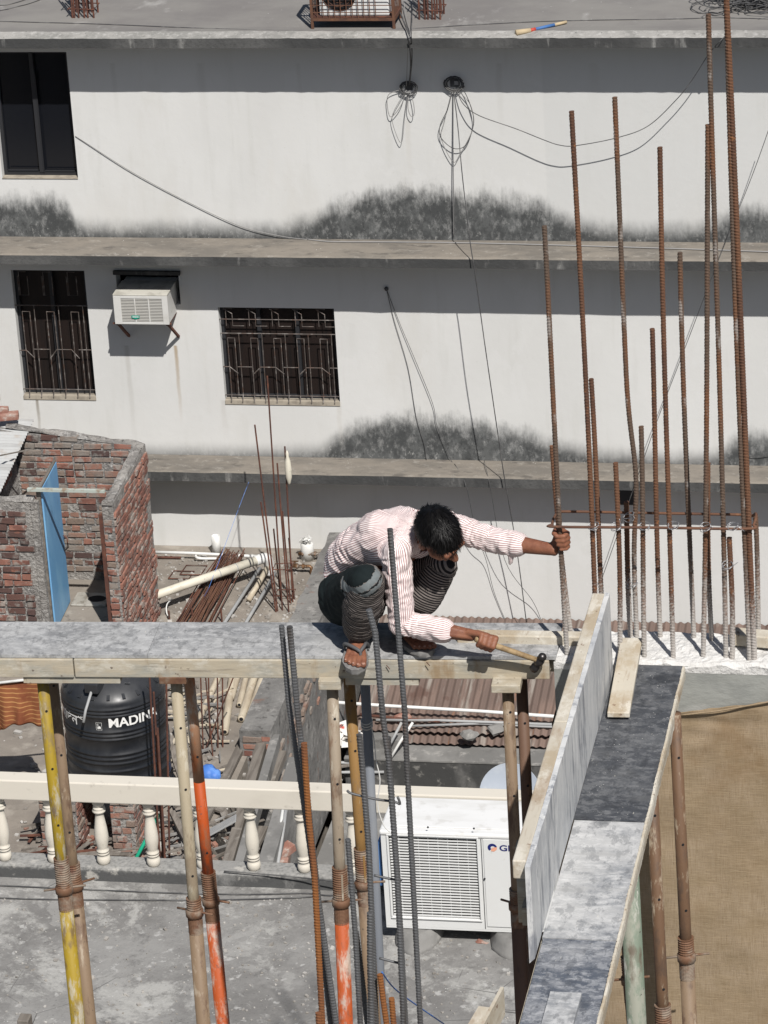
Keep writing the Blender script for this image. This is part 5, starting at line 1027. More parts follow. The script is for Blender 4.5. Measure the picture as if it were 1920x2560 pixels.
def prop(label, Y, top, mid, vcol, inner, outer, plate=None, handle=None, ztop=None, r_in=.0235, r_out=.030, slot=False, upper=None, vup=None, clen=.13):
    # top and mid are two photo points on the tube axis; the tube stands on the roof below
    p = onY(*top, Y); q = onY(*mid, Y); d = (q - p).normalized()
    if ztop is not None: p = p + d * ((ztop - p.z) / d.z)
    foot = p + d * ((ZS + .006 - p.z) / d.z)
    us = top[0] + (mid[0] - top[0]) * (vcol - top[1]) / (mid[1] - top[1])
    c = onY(us, vcol, Y); up = -d
    t = thing('steel_prop', label, 'prop', foot, 'adjustable steel props under the formwork')
    m = MB()
    if upper is None: m.tube([p, c - d * .06, c + d * .1], r_in, 20); part('inner_tube', m, inner, t, smooth=True)
    else:
        cu = onY(top[0] + (mid[0] - top[0]) * (vup - top[1]) / (mid[1] - top[1]), vup, Y)
        m.tube([p, cu], r_in, 20); part('inner_tube', m, upper, t, smooth=True); m = MB(); m.tube([cu, c + d * .1], r_in + .0004, 20); part('inner_tube', m, inner, t, smooth=True)
    m = MB(); pts = []; rs = []; k = int(clen / .0035)
    for i in range(k + 1): pts.append(c + d * (clen * i / k)); rs.append(r_out + (.0022 if i % 3 == 0 else -.0008))
    m.tube(pts, rs, 20); part('threaded_collar', m, M_THREAD, t, smooth=False)
    cc = c + d * clen; m = MB(); m.lathe([(r_out, .0), (r_out + .007, .004), (r_out + .0075, .03), (r_out, .036)], cc + d * .036, 20, up); ax_ = V((math.cos(handle or .3), math.sin(handle or .3), .05))
    nut = part('nut', m, M_THREAD, t, smooth=True)
    m = MB(); e = cc + d * .012; m.tube([e - ax_ * (r_out + .055), e - ax_ * r_out * .5, e + ax_ * r_out * .5, e + ax_ * (r_out + .06)], .0048, 6); part('pin', m, M_THREAD, nut, smooth=True)
    m = MB(); c2 = cc + d * .036; pts = []; rs = []; k = 24
    for i in range(k + 1): pts.append(c2 + d * (.075 * i / k)); rs.append(r_out + (.0012 if i % 2 == 0 else -.0006))
    m.tube(pts, rs, 20); part('lower_thread', m, M_THREAD, t)
    m = MB(); m.tube([c2 + d * .07, foot], r_out - .0003, 22); part('outer_tube', m, outer, t, smooth=True)
    m = MB(); m.obox(foot + V((0, 0, .004)), (1, 0, 0), (0, 1, 0), (0, 0, 1), .12, .12, .006); part('base_plate', m, M_RUSTD, t)
    if plate is not None:
        m = MB(); w, h = plate; m.obox(p + V((0, -.012, h / 2 - .004)), fd, fn, (0, 0, 1), w, .11, h); part('head_plate', m, M_TIMB if h > .03 else M_THREAD, t, bevel=.003)
    n_h = 3
    for i in range(n_h):                             # pin holes
        hp = p.lerp(c, (i + .25 + .5 * rnd.random()) / n_h); out = (V((.45, -1, .35))).normalized(); out = (out - d * out.dot(d)).normalized(); m = MB(); m.lathe([(.0055, 0), (.0055, .0012), (0, .0013)], hp + out * (r_in - .0004), 10, out); part('pin_hole', m, M_BLACK, t)
    if slot:
        sv = V((.5, -1, 0)).normalized(); m = MB(); m.bar(c + d * .02 + sv * (r_out + .0005), c + d * (clen - .005) + sv * (r_out + .0005), .008, .004, sv); part('slot', m, inner, t)
    return t
YA = (F0 + fd * 1.4).y + .030; YBk = YA + .20
zu = ZB - ft - .003
prop('yellow prop at the left end of the row', YA - .03, (108, 1716), (162, 2237), 2145, P_YEL, P_YEL, (.098, .042), .25, ztop=zu - .025, slot=False)
prop('brown prop close behind the yellow prop', YBk, (133, 1716), (181, 2160), 2158, P_BRN, P_BRN, None, .6, ztop=zu, clen=.09)
prop('tan grey prop with scratched collar beside the orange prop', YA - .01, (441, 1712), (483, 2237), 2245, P_TAN, P_BRN, (.11, .030), -.35, ztop=zu - .02, clen=.05)
prop('bright orange prop behind the tan grey prop', YBk, (474, 1712), (520, 2180), 2180, P_ORG, P_ORW, None, -.3, ztop=zu, upper=P_ORU, vup=1952, clen=.12)
prop('streaky grey prop with worn orange lower tube', YA - .01, (831, 1722), (849, 2168), 2168, P_GRY, P_ORW, (.09, .040), .1, ztop=zu - .025, clen=.145, slot=True)
prop('ochre prop with slotted collar behind the worn orange one', YBk, (874, 1722), (903, 2121), 2121, P_OCH, P_BRN, None, .1, ztop=zu - .02, slot=True, clen=.15)
prop('dark shaded prop in front of the outdoor air conditioner', YA - .01, (1269, 1712), (1292, 2218), 2222, P_BRN, P_DRK, (.115, .034), -.5, ztop=zu - .015, clen=.06)
prop('blackish prop behind the dark shaded prop by the air conditioner', YBk, (1304, 1705), (1324, 2150), 2300, P_DRK, P_RST, None, .4, ztop=zu, clen=.06)
ys = onZ(1689, 1830, ZB - .11).y
prop('rusty red prop against the burlap at the right', ys, (1690, 1840), (1714, 2344), 2344, P_RST, P_BRN, None, .2, ztop=ZB - .03, clen=.07)
ys2 = onZ(1636, 2040, ZB - .11).y
prop('rusty red prop next to the plywood edge, shorter in view', ys2 + .25, (1634, 2060), (1656, 2501), 2512, P_RST, P_RST, None, .2, ztop=ZB - .11, clen=.12)
y3 = onZ(1560, 2250, ZB - .11).y + .2
a_ = onY(1574, 2210, y3); c_ = onY(1592, 2560, y3); d_ = (c_ - a_).normalized(); m = MB(); ft_ = a_ + d_ * ((ZS - a_.z) / d_.z); m.tube([a_ - d_ * .14, a_.lerp(ft_, .5), ft_], .036, 14)
solo('mossy_post', m, P_GRN, 'thick greenish stained post under the plywood edge at the bottom right', 'post', smooth=True)
prop('thin dark prop half hidden under the plywood edge', y3 + .05, (1558, 2300), (1571, 2460), 2392, P_DRK, P_DRK, None, .2, ztop=ZB - .11, clen=.08, r_in=.015, r_out=.019)
# ================================================================== REBARS
M_RB1 = mat('orange_rust_rebar', (.135, .066, .037), .85, L=[dict(s=(9, 9, 2), lo=.42, hi=.62, c=(.09, .046, .03), d=6), dict(s=30, lo=.60, hi=.7, c=(.27, .115, .045), f=.7), dict(t='grad', ax='Z', s=12, ns=9, na=.5, lo=.62, hi=.35, c=(.47, .45, .42), f=.75)])
M_RB2 = mat('brown_rebar', (.105, .073, .054), .8, metal=.1, L=[dict(s=(9, 9, 2), lo=.47, hi=.64, c=(.15, .07, .036), d=6), dict(s=(20, 20, 6), lo=.58, hi=.68, c=(.34, .32, .30), f=.6), dict(t='grad', ax='Z', s=12, ns=9, na=.7, lo=.85, hi=.4, c=(.45, .435, .41), f=.8)])
M_RB3 = mat('steel_grey_rebar', (.12, .122, .126), .55, metal=.35, L=[dict(s=(14, 14, 2), lo=.5, hi=.66, c=(.075, .068, .064), d=6), dict(s=(12, 12, 3), lo=.60, hi=.7, c=(.16, .09, .055), f=.7, d=5)])
M_RB4 = mat('bright_rust_rebar', (.22, .085, .026), .85, L=[dict(s=(14, 14, 3), lo=.45, hi=.62, c=(.16, .065, .03), d=6)])
def rebar(p, q, r, mt, label, group, bend=None, pitch=.0125):
    L = (q - p).length; step = pitch / 3; n = max(4, int(L / step)); pts = []
    for i in range(n + 1):
        t = i / n; x = p.lerp(q, t)
        if bend: x = x + bend(t)
        pts.append(x)
    N = 9
    def rf(i, j, r_):
        ph = ((i * step + (j / N) * pitch * 1.0) / pitch) % 1.0
        side = abs((j / N * 2) % 1.0 - .5)
        return r_ * (1.0 + (.17 if ph < .34 and side > .04 else 0.0))
    m = MB(); m.tube(pts, r * .94, N, rf=rf)
    return solo('rebar', m, mt, label, 'rebar', base=p, group=group)
def front_bar(base, top, mt, label, row, r=.0098, bend=None, wob=.008):
    y = CY0 + .045 if row == 0 else CY0 + .215
    p = onZ(base[0], base[1], ZB); p = V((p.x, y if abs(p.y - y) > .02 else p.y, ZB)); pp = onY(base[0], base[1], p.y); p.x = pp.x; p.z = ZB - .05
    q = onY(top[0], top[1], p.y)
    ph = rnd.uniform(0, 6)
    return rebar(p, q, r, mt, label + (' rising from the poured column' if len(label.split()) < 11 else ''), 'rebars rising from the poured column', bend or (lambda t: V((math.sin(t * 3 + ph) * wob - math.sin(ph) * wob * (1 - t) - math.sin(3 + ph) * wob * t, 0, 0))))
front_bar((1418, 1618), (1361, 565), M_RB2, 'brown ribbed bar with grey dusted foot gripped by the man', 0)
front_bar((1429, 1572), (1380, 1115), M_RB1, 'rusty bar behind the one the man grips', 1)
front_bar((1492, 1625), (1429, 278), M_RB1, 'tall rusty bar second from the left above the side board', 0)
front_bar((1509, 1590), (1478, 947), M_RB1, 'rusty bar touching the second tall bar on its right', 1)
front_bar((1548, 1616), (1539, 1157), M_RB1, 'short rusty bar standing just right of the side board', 0)
front_bar((1578, 1586), (1566, 1254), M_RB1, 'shortest thick bar of the wired pair behind the leaning plank', 1, .0105)
front_bar((1592, 1580), (1537, 243), M_RB2, 'tall grey bar with a kink that is wired to a shorter bar', 1, bend=lambda t: V((.022 * math.exp(-((t - .32) / .10) ** 2), 0, 0)))
front_bar((1611, 1630), (1603, 1066), M_RB2, 'brown bar behind the top of the leaning plank', 0)
front_bar((1651, 1588), (1631, 822), M_RB1, 'medium rusty bar in the back row left of the middle', 1)
front_bar((1683, 1630), (1650, 368), M_RB1, 'tall orange rust bar in the middle of the front row', 0)
front_bar((1735, 1590), (1700, 631), M_RB2, 'bar turning black halfway up in the back row', 1)
front_bar((1757, 1637), (1770, 312), M_RB2, 'grey brown bar leaning right that crosses its taller neighbour', 0)
front_bar((1780, 1592), (1770, 1158), M_RB1, 'short rusty bar in the back row near the tie ring', 1)
front_bar((1815, 1640), (1771, 35), M_RB2, 'very tall brown bar ending near the roof edge above', 0)
front_bar((1829, 1642), (1823, 1344), M_RB1, 'stubby red brown bar wired to the very tall bar', 0, .0105)
front_bar((1875, 1644), (1817, 35), M_RB2, 'dark bar half hidden left of the tallest bar', 0)
front_bar((1887, 1630), (1813, -60), M_RB1, 'tallest bar running out of the top of the frame', 0, .0108)
front_bar((1898, 1588), (1889, 1290), M_RB2, 'bar at the right corner below the hook of the tie ring', 1)
zsf = onY(1400, 1314, CY0 + .03).z
pts = [onY(1383, 1300, CY0 + .10), onY(1381, 1311, CY0 + .04), onY(1390, 1317, CY0 + .022), onY(1630, 1319, CY0 + .022), onY(1868, 1322, CY0 + .022), onY(1884, 1312, CY0 + .04), onY(1890, 1292, CY0 + .10), onY(1889, 1284, CY0 + .14)]
rear = [onY(1383, 1298, CY0 + .12), onY(1395, 1282, CY0 + .23), onY(1420, 1279, CY0 + .235), onY(1640, 1283, CY0 + .235), onY(1860, 1287, CY0 + .235), onY(1880, 1290, CY0 + .2)]
m = MB(); m.tube(catmull(pts + rear[::-1], 5), .0056, 8); solo('stirrup', m, M_RUSTO, 'long rusty tie ring wired across all the column bars', 'stirrup', smooth=True)
M_WIRE = mat('binding_wire', (.42, .42, .43), .4, metal=.7)
r = random.Random(6)
for (u, v, Y, lab) in ((1484, 1319, CY0 + .03, 'silver binding wire on the second tall bar at the tie ring'), (1541, 1318, CY0 + .03, 'silver binding wire on the short bar right of the side board'), (1572, 1292, CY0 + .2, 'silver binding wire near the top of the shortest bar'), (1580, 1458, CY0 + .2, 'silver binding wire low on the wired pair'), (1612, 1319, CY0 + .03, 'silver binding wire on the bar behind the leaning plank'), (1683, 1318, CY0 + .03, 'silver binding wire on the tall middle bar with loose ends'), (1764, 1318, CY0 + .03, 'silver binding wire on the right leaning bar'), (1819, 1414, CY0 + .03, 'silver binding wire joining the stubby bar'), (1832, 1318, CY0 + .03, 'silver binding wire with long loose end near the right corner')):
    m = MB(); c = onY(u, v, Y - .004)
    for k in range(2):
        dz = r.uniform(-.012, .012); pts = [c + V((.021 * math.cos(a), .02 * math.sin(a) * .9, dz + .01 * math.sin(a + k))) for a in [2 * PI * i / 12 for i in range(13)]]; m.tube(pts, .0014, 4)
    e = c + V((.0, -.02, 0)); m.tube(catmull([e, e + V((r.uniform(-.01, .03), -.02, .02)), e + V((r.uniform(.0, .05), -.02, r.uniform(.0, .07)))], 4), .0013, 4)
    solo('binding_wire', m, M_WIRE, lab, 'wire', smooth=True)
# bars standing in front of the man, cage of the nearer column
YG = 12.2
def near_bar(pts, mt, label, r=.0108, to_floor=True, Y=YG):
    P = [onY(u, v, Y) for u, v in pts]
    if to_floor:
        d = (P[-1] - P[-2]).normalized(); P.append(P[-1] + d * ((ZS - P[-1].z) / d.z))
    cum = [0]
    for i in range(1, len(P)): cum.append(cum[-1] + (P[i] - P[i - 1]).length)
    top, bot = P[0], P[-1]; L = cum[-1]
    def at(t):
        s = t * L
        for i in range(1, len(P)):
            if s <= cum[i] + 1e-9: return P[i - 1].lerp(P[i], (s - cum[i - 1]) / (cum[i] - cum[i - 1]))
        return P[-1]
    b_ = lambda t: at(1 - t) - bot.lerp(top, t)
    return rebar(bot, top, r, mt, label, 'rebars standing in front of the formwork', b_)
near_bar([(975, 1322), (1012, 1780), (1017, 1900), (1051, 2556)], M_RB3, 'grey ribbed bar crossing the shirt of the squatting man', .0105)
near_bar([(922, 1524), (938, 1580), (958, 1800), (972, 1900), (994, 2198), (1009, 2556)], M_RB3, 'grey bar with bent tip passing the front knee and sandal of the man', .0112)
near_bar([(970, 1842), (981, 2010), (1000, 2300), (1014, 2556)], M_RB3, 'grey bar lapped against the bent tip bar, ending below the plank', .0105, Y=YG + .05)
near_bar([(724, 1566), (746, 1800), (770, 2009), (796, 2250), (840, 2556)], M_RB3, 'right bar of the grey pair rising in front of the plank', .0112)
near_bar([(704, 1564), (722, 1760), (752, 1960), (786, 2200), (826, 2556)], M_RB3, 'left bar of the grey pair rising in front of the plank', .010, Y=YG + .06)
near_bar([(760, 1858), (772, 2050), (786, 2180), (806, 2556)], M_RB4, 'rusty orange bar with flat top beside the grey pair', .0115, Y=YG - .04)
near_bar([(796, 2532), (801, 2620)], M_RB4, 'short rusty bar end at the bottom edge', .0115, Y=YG - .1)
near_bar([(870, 2098), (878, 2200), (888, 2330), (901, 2556)], M_RB3, 'grey bar with orange cut top between the two slotted props', .0105)
near_bar([(898, 1836), (907, 1930), (922, 2120), (932, 2350), (940, 2556)], M_RB3, 'grey ribbed bar beside the grey conduit', .0112, Y=YG + .04)
near_bar([(926, 2282), (926, 2400), (929, 2556)], M_RB3, 'thick coiled looking bar end with rusty tip low beside the conduit', .0125, Y=YG - .05)
near_bar([(890, 2330), (903, 2430), (918, 2556)], M_RB3, 'bar emerging low behind the ribbed bars', .0108, Y=YG + .07)
near_bar([(950, 2436), (958, 2500), (966, 2556)], M_RB4, 'orange cut bar end left of two near the bottom edge', .011)
near_bar([(979, 2496), (984, 2556)], M_RB4, 'orange cut bar end right of two near the bottom edge', .011)
for (pts, lab) in (([(868, 1976), (880, 1984), (940, 1998), (985, 2004), (1000, 2010), (994, 1992)], 'upper hooked tie end between conduit and bars'), ([(935, 2188), (970, 2196), (1000, 2201), (1003, 2198)], 'middle tie end between conduit and bars'), ([(948, 2395), (985, 2405), (1008, 2408), (1010, 2400)], 'lower hooked tie end between conduit and bars')):
    m = MB(); m.tube(catmull([onY(u, v, YG + .05) for u, v in pts], 4), .0048, 6); solo('stirrup', m, M_RB3, lab, 'stirrup', smooth=True)
m = MB(); ca = onY(893, 1322, 13.82); cb = onY(950, 2440, 13.82); d_ = (cb - ca).normalized(); m.tube([ca, cb, ca + d_ * ((ZS - ca.z) / d_.z)], .0205, 18)
M_COND = mat('slate_grey_conduit', (.185, .20, .225), .5, L=[dict(s=(3, 3, 2), lo=.5, hi=.7, c=(.26, .265, .27), f=.6, d=6)], co='P')
cdt = solo('conduit_pipe', m, M_COND, 'slate grey plastic conduit standing behind the plank near the ochre prop', 'pipe', smooth=True)
k = MB(); k.lathe([(.0225, 0), (.0225, .03), (.018, .03), (.018, .005), (0, .005)], ca + V((0, 0, -.012)), 18); part('rim', k, M_BLACK, cdt, smooth=True)
m = MB(); c = onY(917, 1808, 13.82)
for i in range(3): m.tube([c + V((.0225 * math.cos(a), .0225 * math.sin(a), .012 * (i - 1) + .008 * math.sin(a))) for a in [2 * PI * j / 14 for j in range(15)]], .003, 5)
m.tube(catmull([c + V((.02, -.012, 0)), onY(935, 1850, 13.79), onY(940, 1900, 13.79), onY(950, 1950, 13.79), onY(944, 2010, 13.79), onY(958, 2060, 13.79), onY(975, 2080, 13.79)], 6), .0026, 5)
solo('rope', m, M_PVCW, 'dirty white rope tied round the grey conduit with a dangling end', 'rope', smooth=True)
m = MB(); m.tube(catmull([onY(955, 2430, YG), onY(985, 2470, YG + .2), onY(1040, 2512, YG + .6), onY(1110, 2560, YG + 1.0)], 5), .003, 5); solo('cord', m, M_TARP, 'thin blue cord running from the cut bars over the near roof', 'cord', smooth=True)

m = MB(); q = onY(59, 2546, 13.0); m.box(q.x - .024, q.x + .024, 12.98, 13.04, ZS, q.z); solo('timber_stub', m, M_WOOD, 'dark top of a timber stub at the bottom left corner', 'post', bevel=.003)
# ================================================================== FITTINGS ON THE FAR BUILDING
M_WAC = mat('aged_white_case', (.58, .575, .55), .55, L=[dict(s=(3, 3, 3), lo=.5, hi=.68, c=(.47, .455, .42), f=.8, d=6), dict(s=9, lo=.58, hi=.7, c=(.33, .30, .26), f=.5, d=6)], co='P')
M_WACT = mat('dusty_case_top', (.50, .485, .43), .8, L=[dict(s=5, lo=.48, hi=.64, c=(.36, .345, .30), d=6)], co='P')
M_SLAT = mat('grey_louvre', (.42, .41, .38), .6, co='P')
wy = YW - .45; wx0, wx1 = onY(286, 775, wy).x, onY(419, 775, wy).x; wz0, wz1 = onY(350, 811, wy).z, onY(350, 738, wy).z
wac = thing('window_air_conditioner', 'old white window air conditioner on brackets sticking out of the white wall', 'air conditioner', ((wx0 + wx1) / 2, wy, wz0))
m = MB(); m.box(wx0, wx1, wy + .03, YW + .25, wz0, wz1 - .012); part('case', m, M_WAC, wac, bevel=.006)
m = MB(); m.box(wx0 - .008, wx1 + .008, wy + .0, YW + .06, wz1 - .011, wz1 + .008); part('top_cover', m, M_WACT, wac, bevel=.005)
fw = wx1 - wx0; m = MB(); bw_ = .055
m.box(wx0 - .006, wx0 + .13 * fw, wy, wy + .029, wz0, wz1 - .013); m.box(wx1 - .10 * fw, wx1 + .006, wy, wy + .029, wz0, wz1 - .013); m.box(wx0 + .13 * fw, wx1 - .10 * fw, wy, wy + .029, wz1 - .05, wz1 - .013); m.box(wx0 + .13 * fw, wx1 - .10 * fw, wy, wy + .029, wz0, wz0 + .03)
for f_ in (.39, .65): m.box(wx0 + f_ * fw - .008, wx0 + f_ * fw + .008, wy + .001, wy + .02, wz0 + .03, wz1 - .05)
part('front_frame', m, M_WAC, wac, bevel=.003)
for k in range(15):
    z = wz0 + .035 + (wz1 - wz0 - .09) * (k + .5) / 15; m = MB(); m.hexa([(wx0 + .13 * fw, wy + .004, z - .006), (wx1 - .1 * fw, wy + .004, z - .006), (wx1 - .1 * fw, wy + .025, z + .004), (wx0 + .13 * fw, wy + .025, z + .004), (wx0 + .13 * fw, wy + .004, z - .001), (wx1 - .1 * fw, wy + .004, z - .001), (wx1 - .1 * fw, wy + .025, z + .009), (wx0 + .13 * fw, wy + .025, z + .009)]); part('louvre', m, M_SLAT, wac)
m = MB(); bp = onY(339, 794, wy - .004); bpts = [(-.055, .02), (-.05, .03), (.05, .03), (.055, .02), (.05, -.01), (.02, -.012), (.012, -.024), (-.012, -.024), (-.02, -.012), (-.05, -.01)]
m.add([bp + V((x, -.0, z)) for x, z in bpts], [tuple(range(len(bpts)))][0:1]); m.f = [tuple(reversed(m.f[0]))]; part('green_badge', m, mat('green_badge_paint', (.01, .28, .20), .4), wac)
m = MB(); m.box(bp.x - .04, bp.x + .04, wy - .0055, wy - .0045, bp.z + .004, bp.z + .014); part('badge_stripe', m, M_INK, wac)
for xb_ in (wx0 + .02, wx1 - .02):
    m = MB(); m.bar((xb_, wy + .02, wz0 - .012), (xb_, YW, wz0 - .012), .035, .02); m.bar((xb_, wy + .06, wz0 - .022), (xb_ + .02, YW - .005, wz0 - .34), .03, .03); part('bracket', m, M_RUSTD, wac)
m = MB(); m.bar((wx0 - .05, wy + .06, wz0 - .012), (wx1 + .02, wy + .06, wz0 - .012), .03, .018); part('bracket_rail', m, M_RUSTD, wac)
h_ = W['ac']; m = MB(); m.box(h_[0] - .02, h_[1] + .03, YW - .05, YW - .001, h_[3] - .02, h_[3] + .03); part('hole_lintel', m, M_DARKC, wac)
# rusty cage with condenser on the far roof
cp = onZ(782, 74, Z1); cw = 1.02; cd_ = .46; chh = .80; cx0_ = cp.x; cy0_ = cp.y
cage = thing('caged_air_conditioner', 'white air conditioner locked in a rusty wire cage at the edge of the far roof', 'air conditioner', (cx0_ + cw / 2, cy0_, Z1))
m = MB(); zc = Z1 + .13
for x in (cx0_, cx0_ + cw):
    for y in (cy0_, cy0_ + cd_): m.bar((x, y, Z1), (x, y, Z1 + chh), .032, .032)
for z in (zc, Z1 + chh):
    for y in (cy0_, cy0_ + cd_): m.bar((cx0_, y - .002, z), (cx0_ + cw, y - .002, z), .03, .034)
    for x in (cx0_, cx0_ + cw): m.bar((x, cy0_, z), (x, cy0_ + cd_, z), .04, .04)
part('cage_frame', m, M_RUSTO, cage)
m = MB()
for k in range(1, 12): x = cx0_ + cw * k / 14; m.tube([(x, cy0_ - .015, zc), (x, cy0_ - .015, Z1 + chh)], .006, 5)
for k in range(1, 7): z = zc + (chh - .17) * k / 7; m.tube([(cx0_, cy0_ - .01, z), (cx0_ + cw, cy0_ - .01, z)], .006, 5)
for k in range(1, 7): y = cy0_ + cd_ * k / 7; m.tube([(cx0_ - .01, y, zc), (cx0_ - .01, y, Z1 + chh)], .006, 5); m.tube([(cx0_ + cw + .01, y, zc), (cx0_ + cw + .01, y, Z1 + chh)], .0045, 5)
part('cage_mesh', m, M_RUSTO, cage)
m = MB(); m.box(cx0_ + .09, cx0_ + cw - .06, cy0_ + .04, cy0_ + cd_ - .05, zc + .03, zc + .60); part('casing', m, M_ACW, cage, bevel=.02)
fcx = onY(848, 0, cy0_ + .05); m = MB(); m.lathe([(.215, 0), (.215, .006), (.0, .007)], (fcx.x, cy0_ + .0395, zc + .31), 30, (0, -1, 0)); part('fan_opening', m, M_BLACK, cage)
m = MB()
for rr in (.06, .11, .16, .21): m.tube([(fcx.x + rr * math.cos(a), cy0_ + .030, zc + .31 + rr * math.sin(a)) for a in [2 * PI * i / 24 for i in range(25)]], .004, 4)
part('fan_guard', m, M_RUSTO, cage)
m = MB(); m.box(cx0_ - .02, cx0_ + cw + .02, cy0_ - .01, cy0_ + cd_, zc + .0251, zc + .029); part('shelf', m, M_RUSTD, cage)
# rebar stubs of the far roof
def stub_bundle(u0, u1, v, label, n=6):
    a = onZ(u0, v, Z1); c = onZ(u1, v, Z1); r = random.Random(u0)
    for i in range(n):
        for j in range(2):
            p = a.lerp(c, i / (n - 1)) + V((r.uniform(-.02, .02), j * .24, 0)); m = MB(); m.tube([p, p + V((r.uniform(-.02, .02), r.uniform(-.02, .02), r.uniform(.9, 1.15)))], .012, 6); solo('starter_rod', m, M_RUSTD, 'dark rusty rod in the ' + label, 'rod', group=label)
    for z in (.12, .5):
        m = MB(); b_ = V((.03, -.02, z)); m.tube([a - b_ + V((0, 0, 2 * z)), c + V((.03, -.02, z)), c + V((.03, .26, z)), a + V((-.03, .26, z)), a + V((-.03, -.02, z))], .008, 5); solo('stirrup', m, M_RUSTD, ('lower' if z < .3 else 'upper') + ' tie ring round the ' + label, 'stirrup')
stub_bundle(178, 232, 46, 'rod bundle on the far roof left of the caged unit'); stub_bundle(1050, 1102, 50, 'rod bundle on the far roof right of the caged unit')
# coloured stick
M_STK = mat('bare_stick', (.45, .36, .23), .8, co='O'); M_STB = mat('blue_stick', (.06, .15, .36), .6); M_STR = mat('red_band', (.45, .06, .04), .6)
def rz(u, v): return onZ(u, v, Z1 + .03)
bro = thing('painted_stick', 'broom stick with blue shaft and red band lying on the far roof', 'stick', rz(1370, 66))
for (u0, v0, u1, v1, mt, rr, nm) in ((1290, 82, 1326, 76, M_STK, .03, 'bristle_end'), (1326, 76, 1338, 73, M_STR, .024, 'red_band'), (1338, 73, 1386, 62, M_STB, .020, 'shaft'), (1386, 62, 1416, 55, M_STK, .020, 'handle_end')):
    m = MB(); m.tube([rz(u0, v0), rz(u1, v1)], [rr * (1.3 if nm == 'bristle_end' else 1), rr], 8); part(nm, m, mt, bro, smooth=True)
# tangle of cable
r = random.Random(8); m = MB(); c = onZ(1885, 22, Z1)
for i in range(70):
    o_ = c + V((r.gauss(0, .22), r.gauss(.15, .2), .01 + abs(r.gauss(0, .10)))); ra = r.uniform(.08, .26); t0 = r.uniform(0, 6); tl = r.uniform(-.3, .3)
    m.tube([o_ + V((ra * math.cos(t0 + a) * 1.2, ra * math.sin(t0 + a), max(-o_.z + Z1 + .012, tl * ra * math.sin(a) + .02 * math.sin(3 * a)))) for a in [k * .5 for k in range(r.randint(6, 14))]], .007, 4)
solo('cable_tangle', m, M_CABLE, 'big tangled heap of black cable at the upper right on the far roof', 'cable heap', base=c, smooth=True)
r = random.Random(18)
for (u, v, ra, lab) in ((1775, 18, .20, 'open loop of black cable left of the cable heap'), (1800, 30, .12, 'small loop of black cable by the top of the tall rebars')):
    m = MB(); c = onZ(u, v, Z1 + .012); m.tube([c + V((ra * 1.2 * math.cos(a), ra * 1.4 * math.sin(a), .01 * (k % 3))) for k, a in enumerate([i * .35 for i in range(22)])], .006, 5); solo('cable', m, M_CABLE, lab, 'cable', smooth=True)
for (pts, lab) in (([(-200, 44), (0, 53), (250, 60), (520, 71), (780, 77), (1000, 73), (1180, 62), (1400, 52), (1700, 47), (1800, 44), (2000, 50)], 'long thin black cable running across the whole far roof'), ([(-100, 14), (0, 13), (30, 9), (66, -2), (110, -20)], 'upper short cable in the top left corner of the far roof'), ([(-100, 36), (0, 26), (40, 17), (76, 8), (130, -12)], 'lower short cable in the top left corner of the far roof')):
    m = MB(); m.tube(catmull([onZ(u, v, Z1 + .012) for u, v in pts], 6), .0065, 5); solo('cable', m, M_CABLE, lab, 'cable', smooth=True)
# cables on the wall
def wire(pts, lab, r=.0055, mt=None, Y=YW - .02, k=7):
    # pts: (u, v) or (u, v, distance in front of the wall)
    m = MB(); m.tube(catmull([onY(p[0], p[1], (YW - p[2]) if len(p) > 2 else Y) for p in pts], k), r * .75, 5); return solo('cable', m, mt or M_CABLE, lab, 'cable', smooth=True)
def wx_in_wall(p): return p
wire([(188, 340, .01), (215, 357, .015), (330, 430, .02), (470, 505, .02), (600, 565, .025), (700, 590, .03), (770, 599, .03)], 'pale cable sagging from the black sliding window down to the ledge', .0065, M_CABLEG)
zl_ = Z2 + .022; m = MB(); m.tube(catmull([onY(768, 598, YW - .03), onZ(830, 604, zl_), onZ(960, 605, zl_), onZ(1150, 607, zl_), onZ(1400, 613, zl_), onZ(1700, 622, zl_), onZ(2000, 632, zl_)], 6), .009, 5); solo('cable', m, M_CABLEG, 'pale cable lying along the upper ledge at the foot of the wall', 'cable', smooth=True)
for (u, v, s_, lab) in ((1022, 218, .085, 'black sooty cable outlet below the roof edge, left one'), (1136, 208, .10, 'black cable outlet box with small opening, right one')):
    c = onY(u, v, YW - .02); t_ = thing('cable_outlet', lab, 'cable outlet', c); m = MB(); m.box(c.x - s_ * .55, c.x + s_ * .55, c.y, YW - .001, c.z - s_ * .5, c.z + s_ * .55); part('box', m, M_CABLE, t_, bevel=.008)
    r = random.Random(u); m = MB()
    for i in range(9): a0 = r.uniform(0, 6); rr = s_ * r.uniform(.7, 1.35); m.tube([c + V((rr * math.cos(a0 + a), -.015 - r.uniform(0, .03), rr * .8 * math.sin(a0 + a))) for a in [k * .5 for k in range(r.randint(4, 11))]], .006, 4)
    part('wire_coil', m, M_CABLE, t_, smooth=True)
    if u > 1100: m = MB(); m.box(c.x + .0, c.x + .05, c.y - .012, c.y - .001, c.z - .02, c.z + .03); part('opening', m, M_CABLEG, t_)
ed = D1 + .04
wire([(985, -10, -.9), (1000, 30, -.2), (1020, 80, ed - .06), (1024, 92, ed), (1024, 110, ed), (1027, 160, .2), (1023, 212, .05)], 'thick black cable bundle dropping from the far roof to the left outlet', .013)
wire([(1033, -10, -.9), (1030, 40, -.2), (1028, 84, ed - .05), (1029, 100, ed + .01), (1030, 150, .25), (1024, 212, .05)], 'second black cable dropping from the far roof to the left outlet', .010)
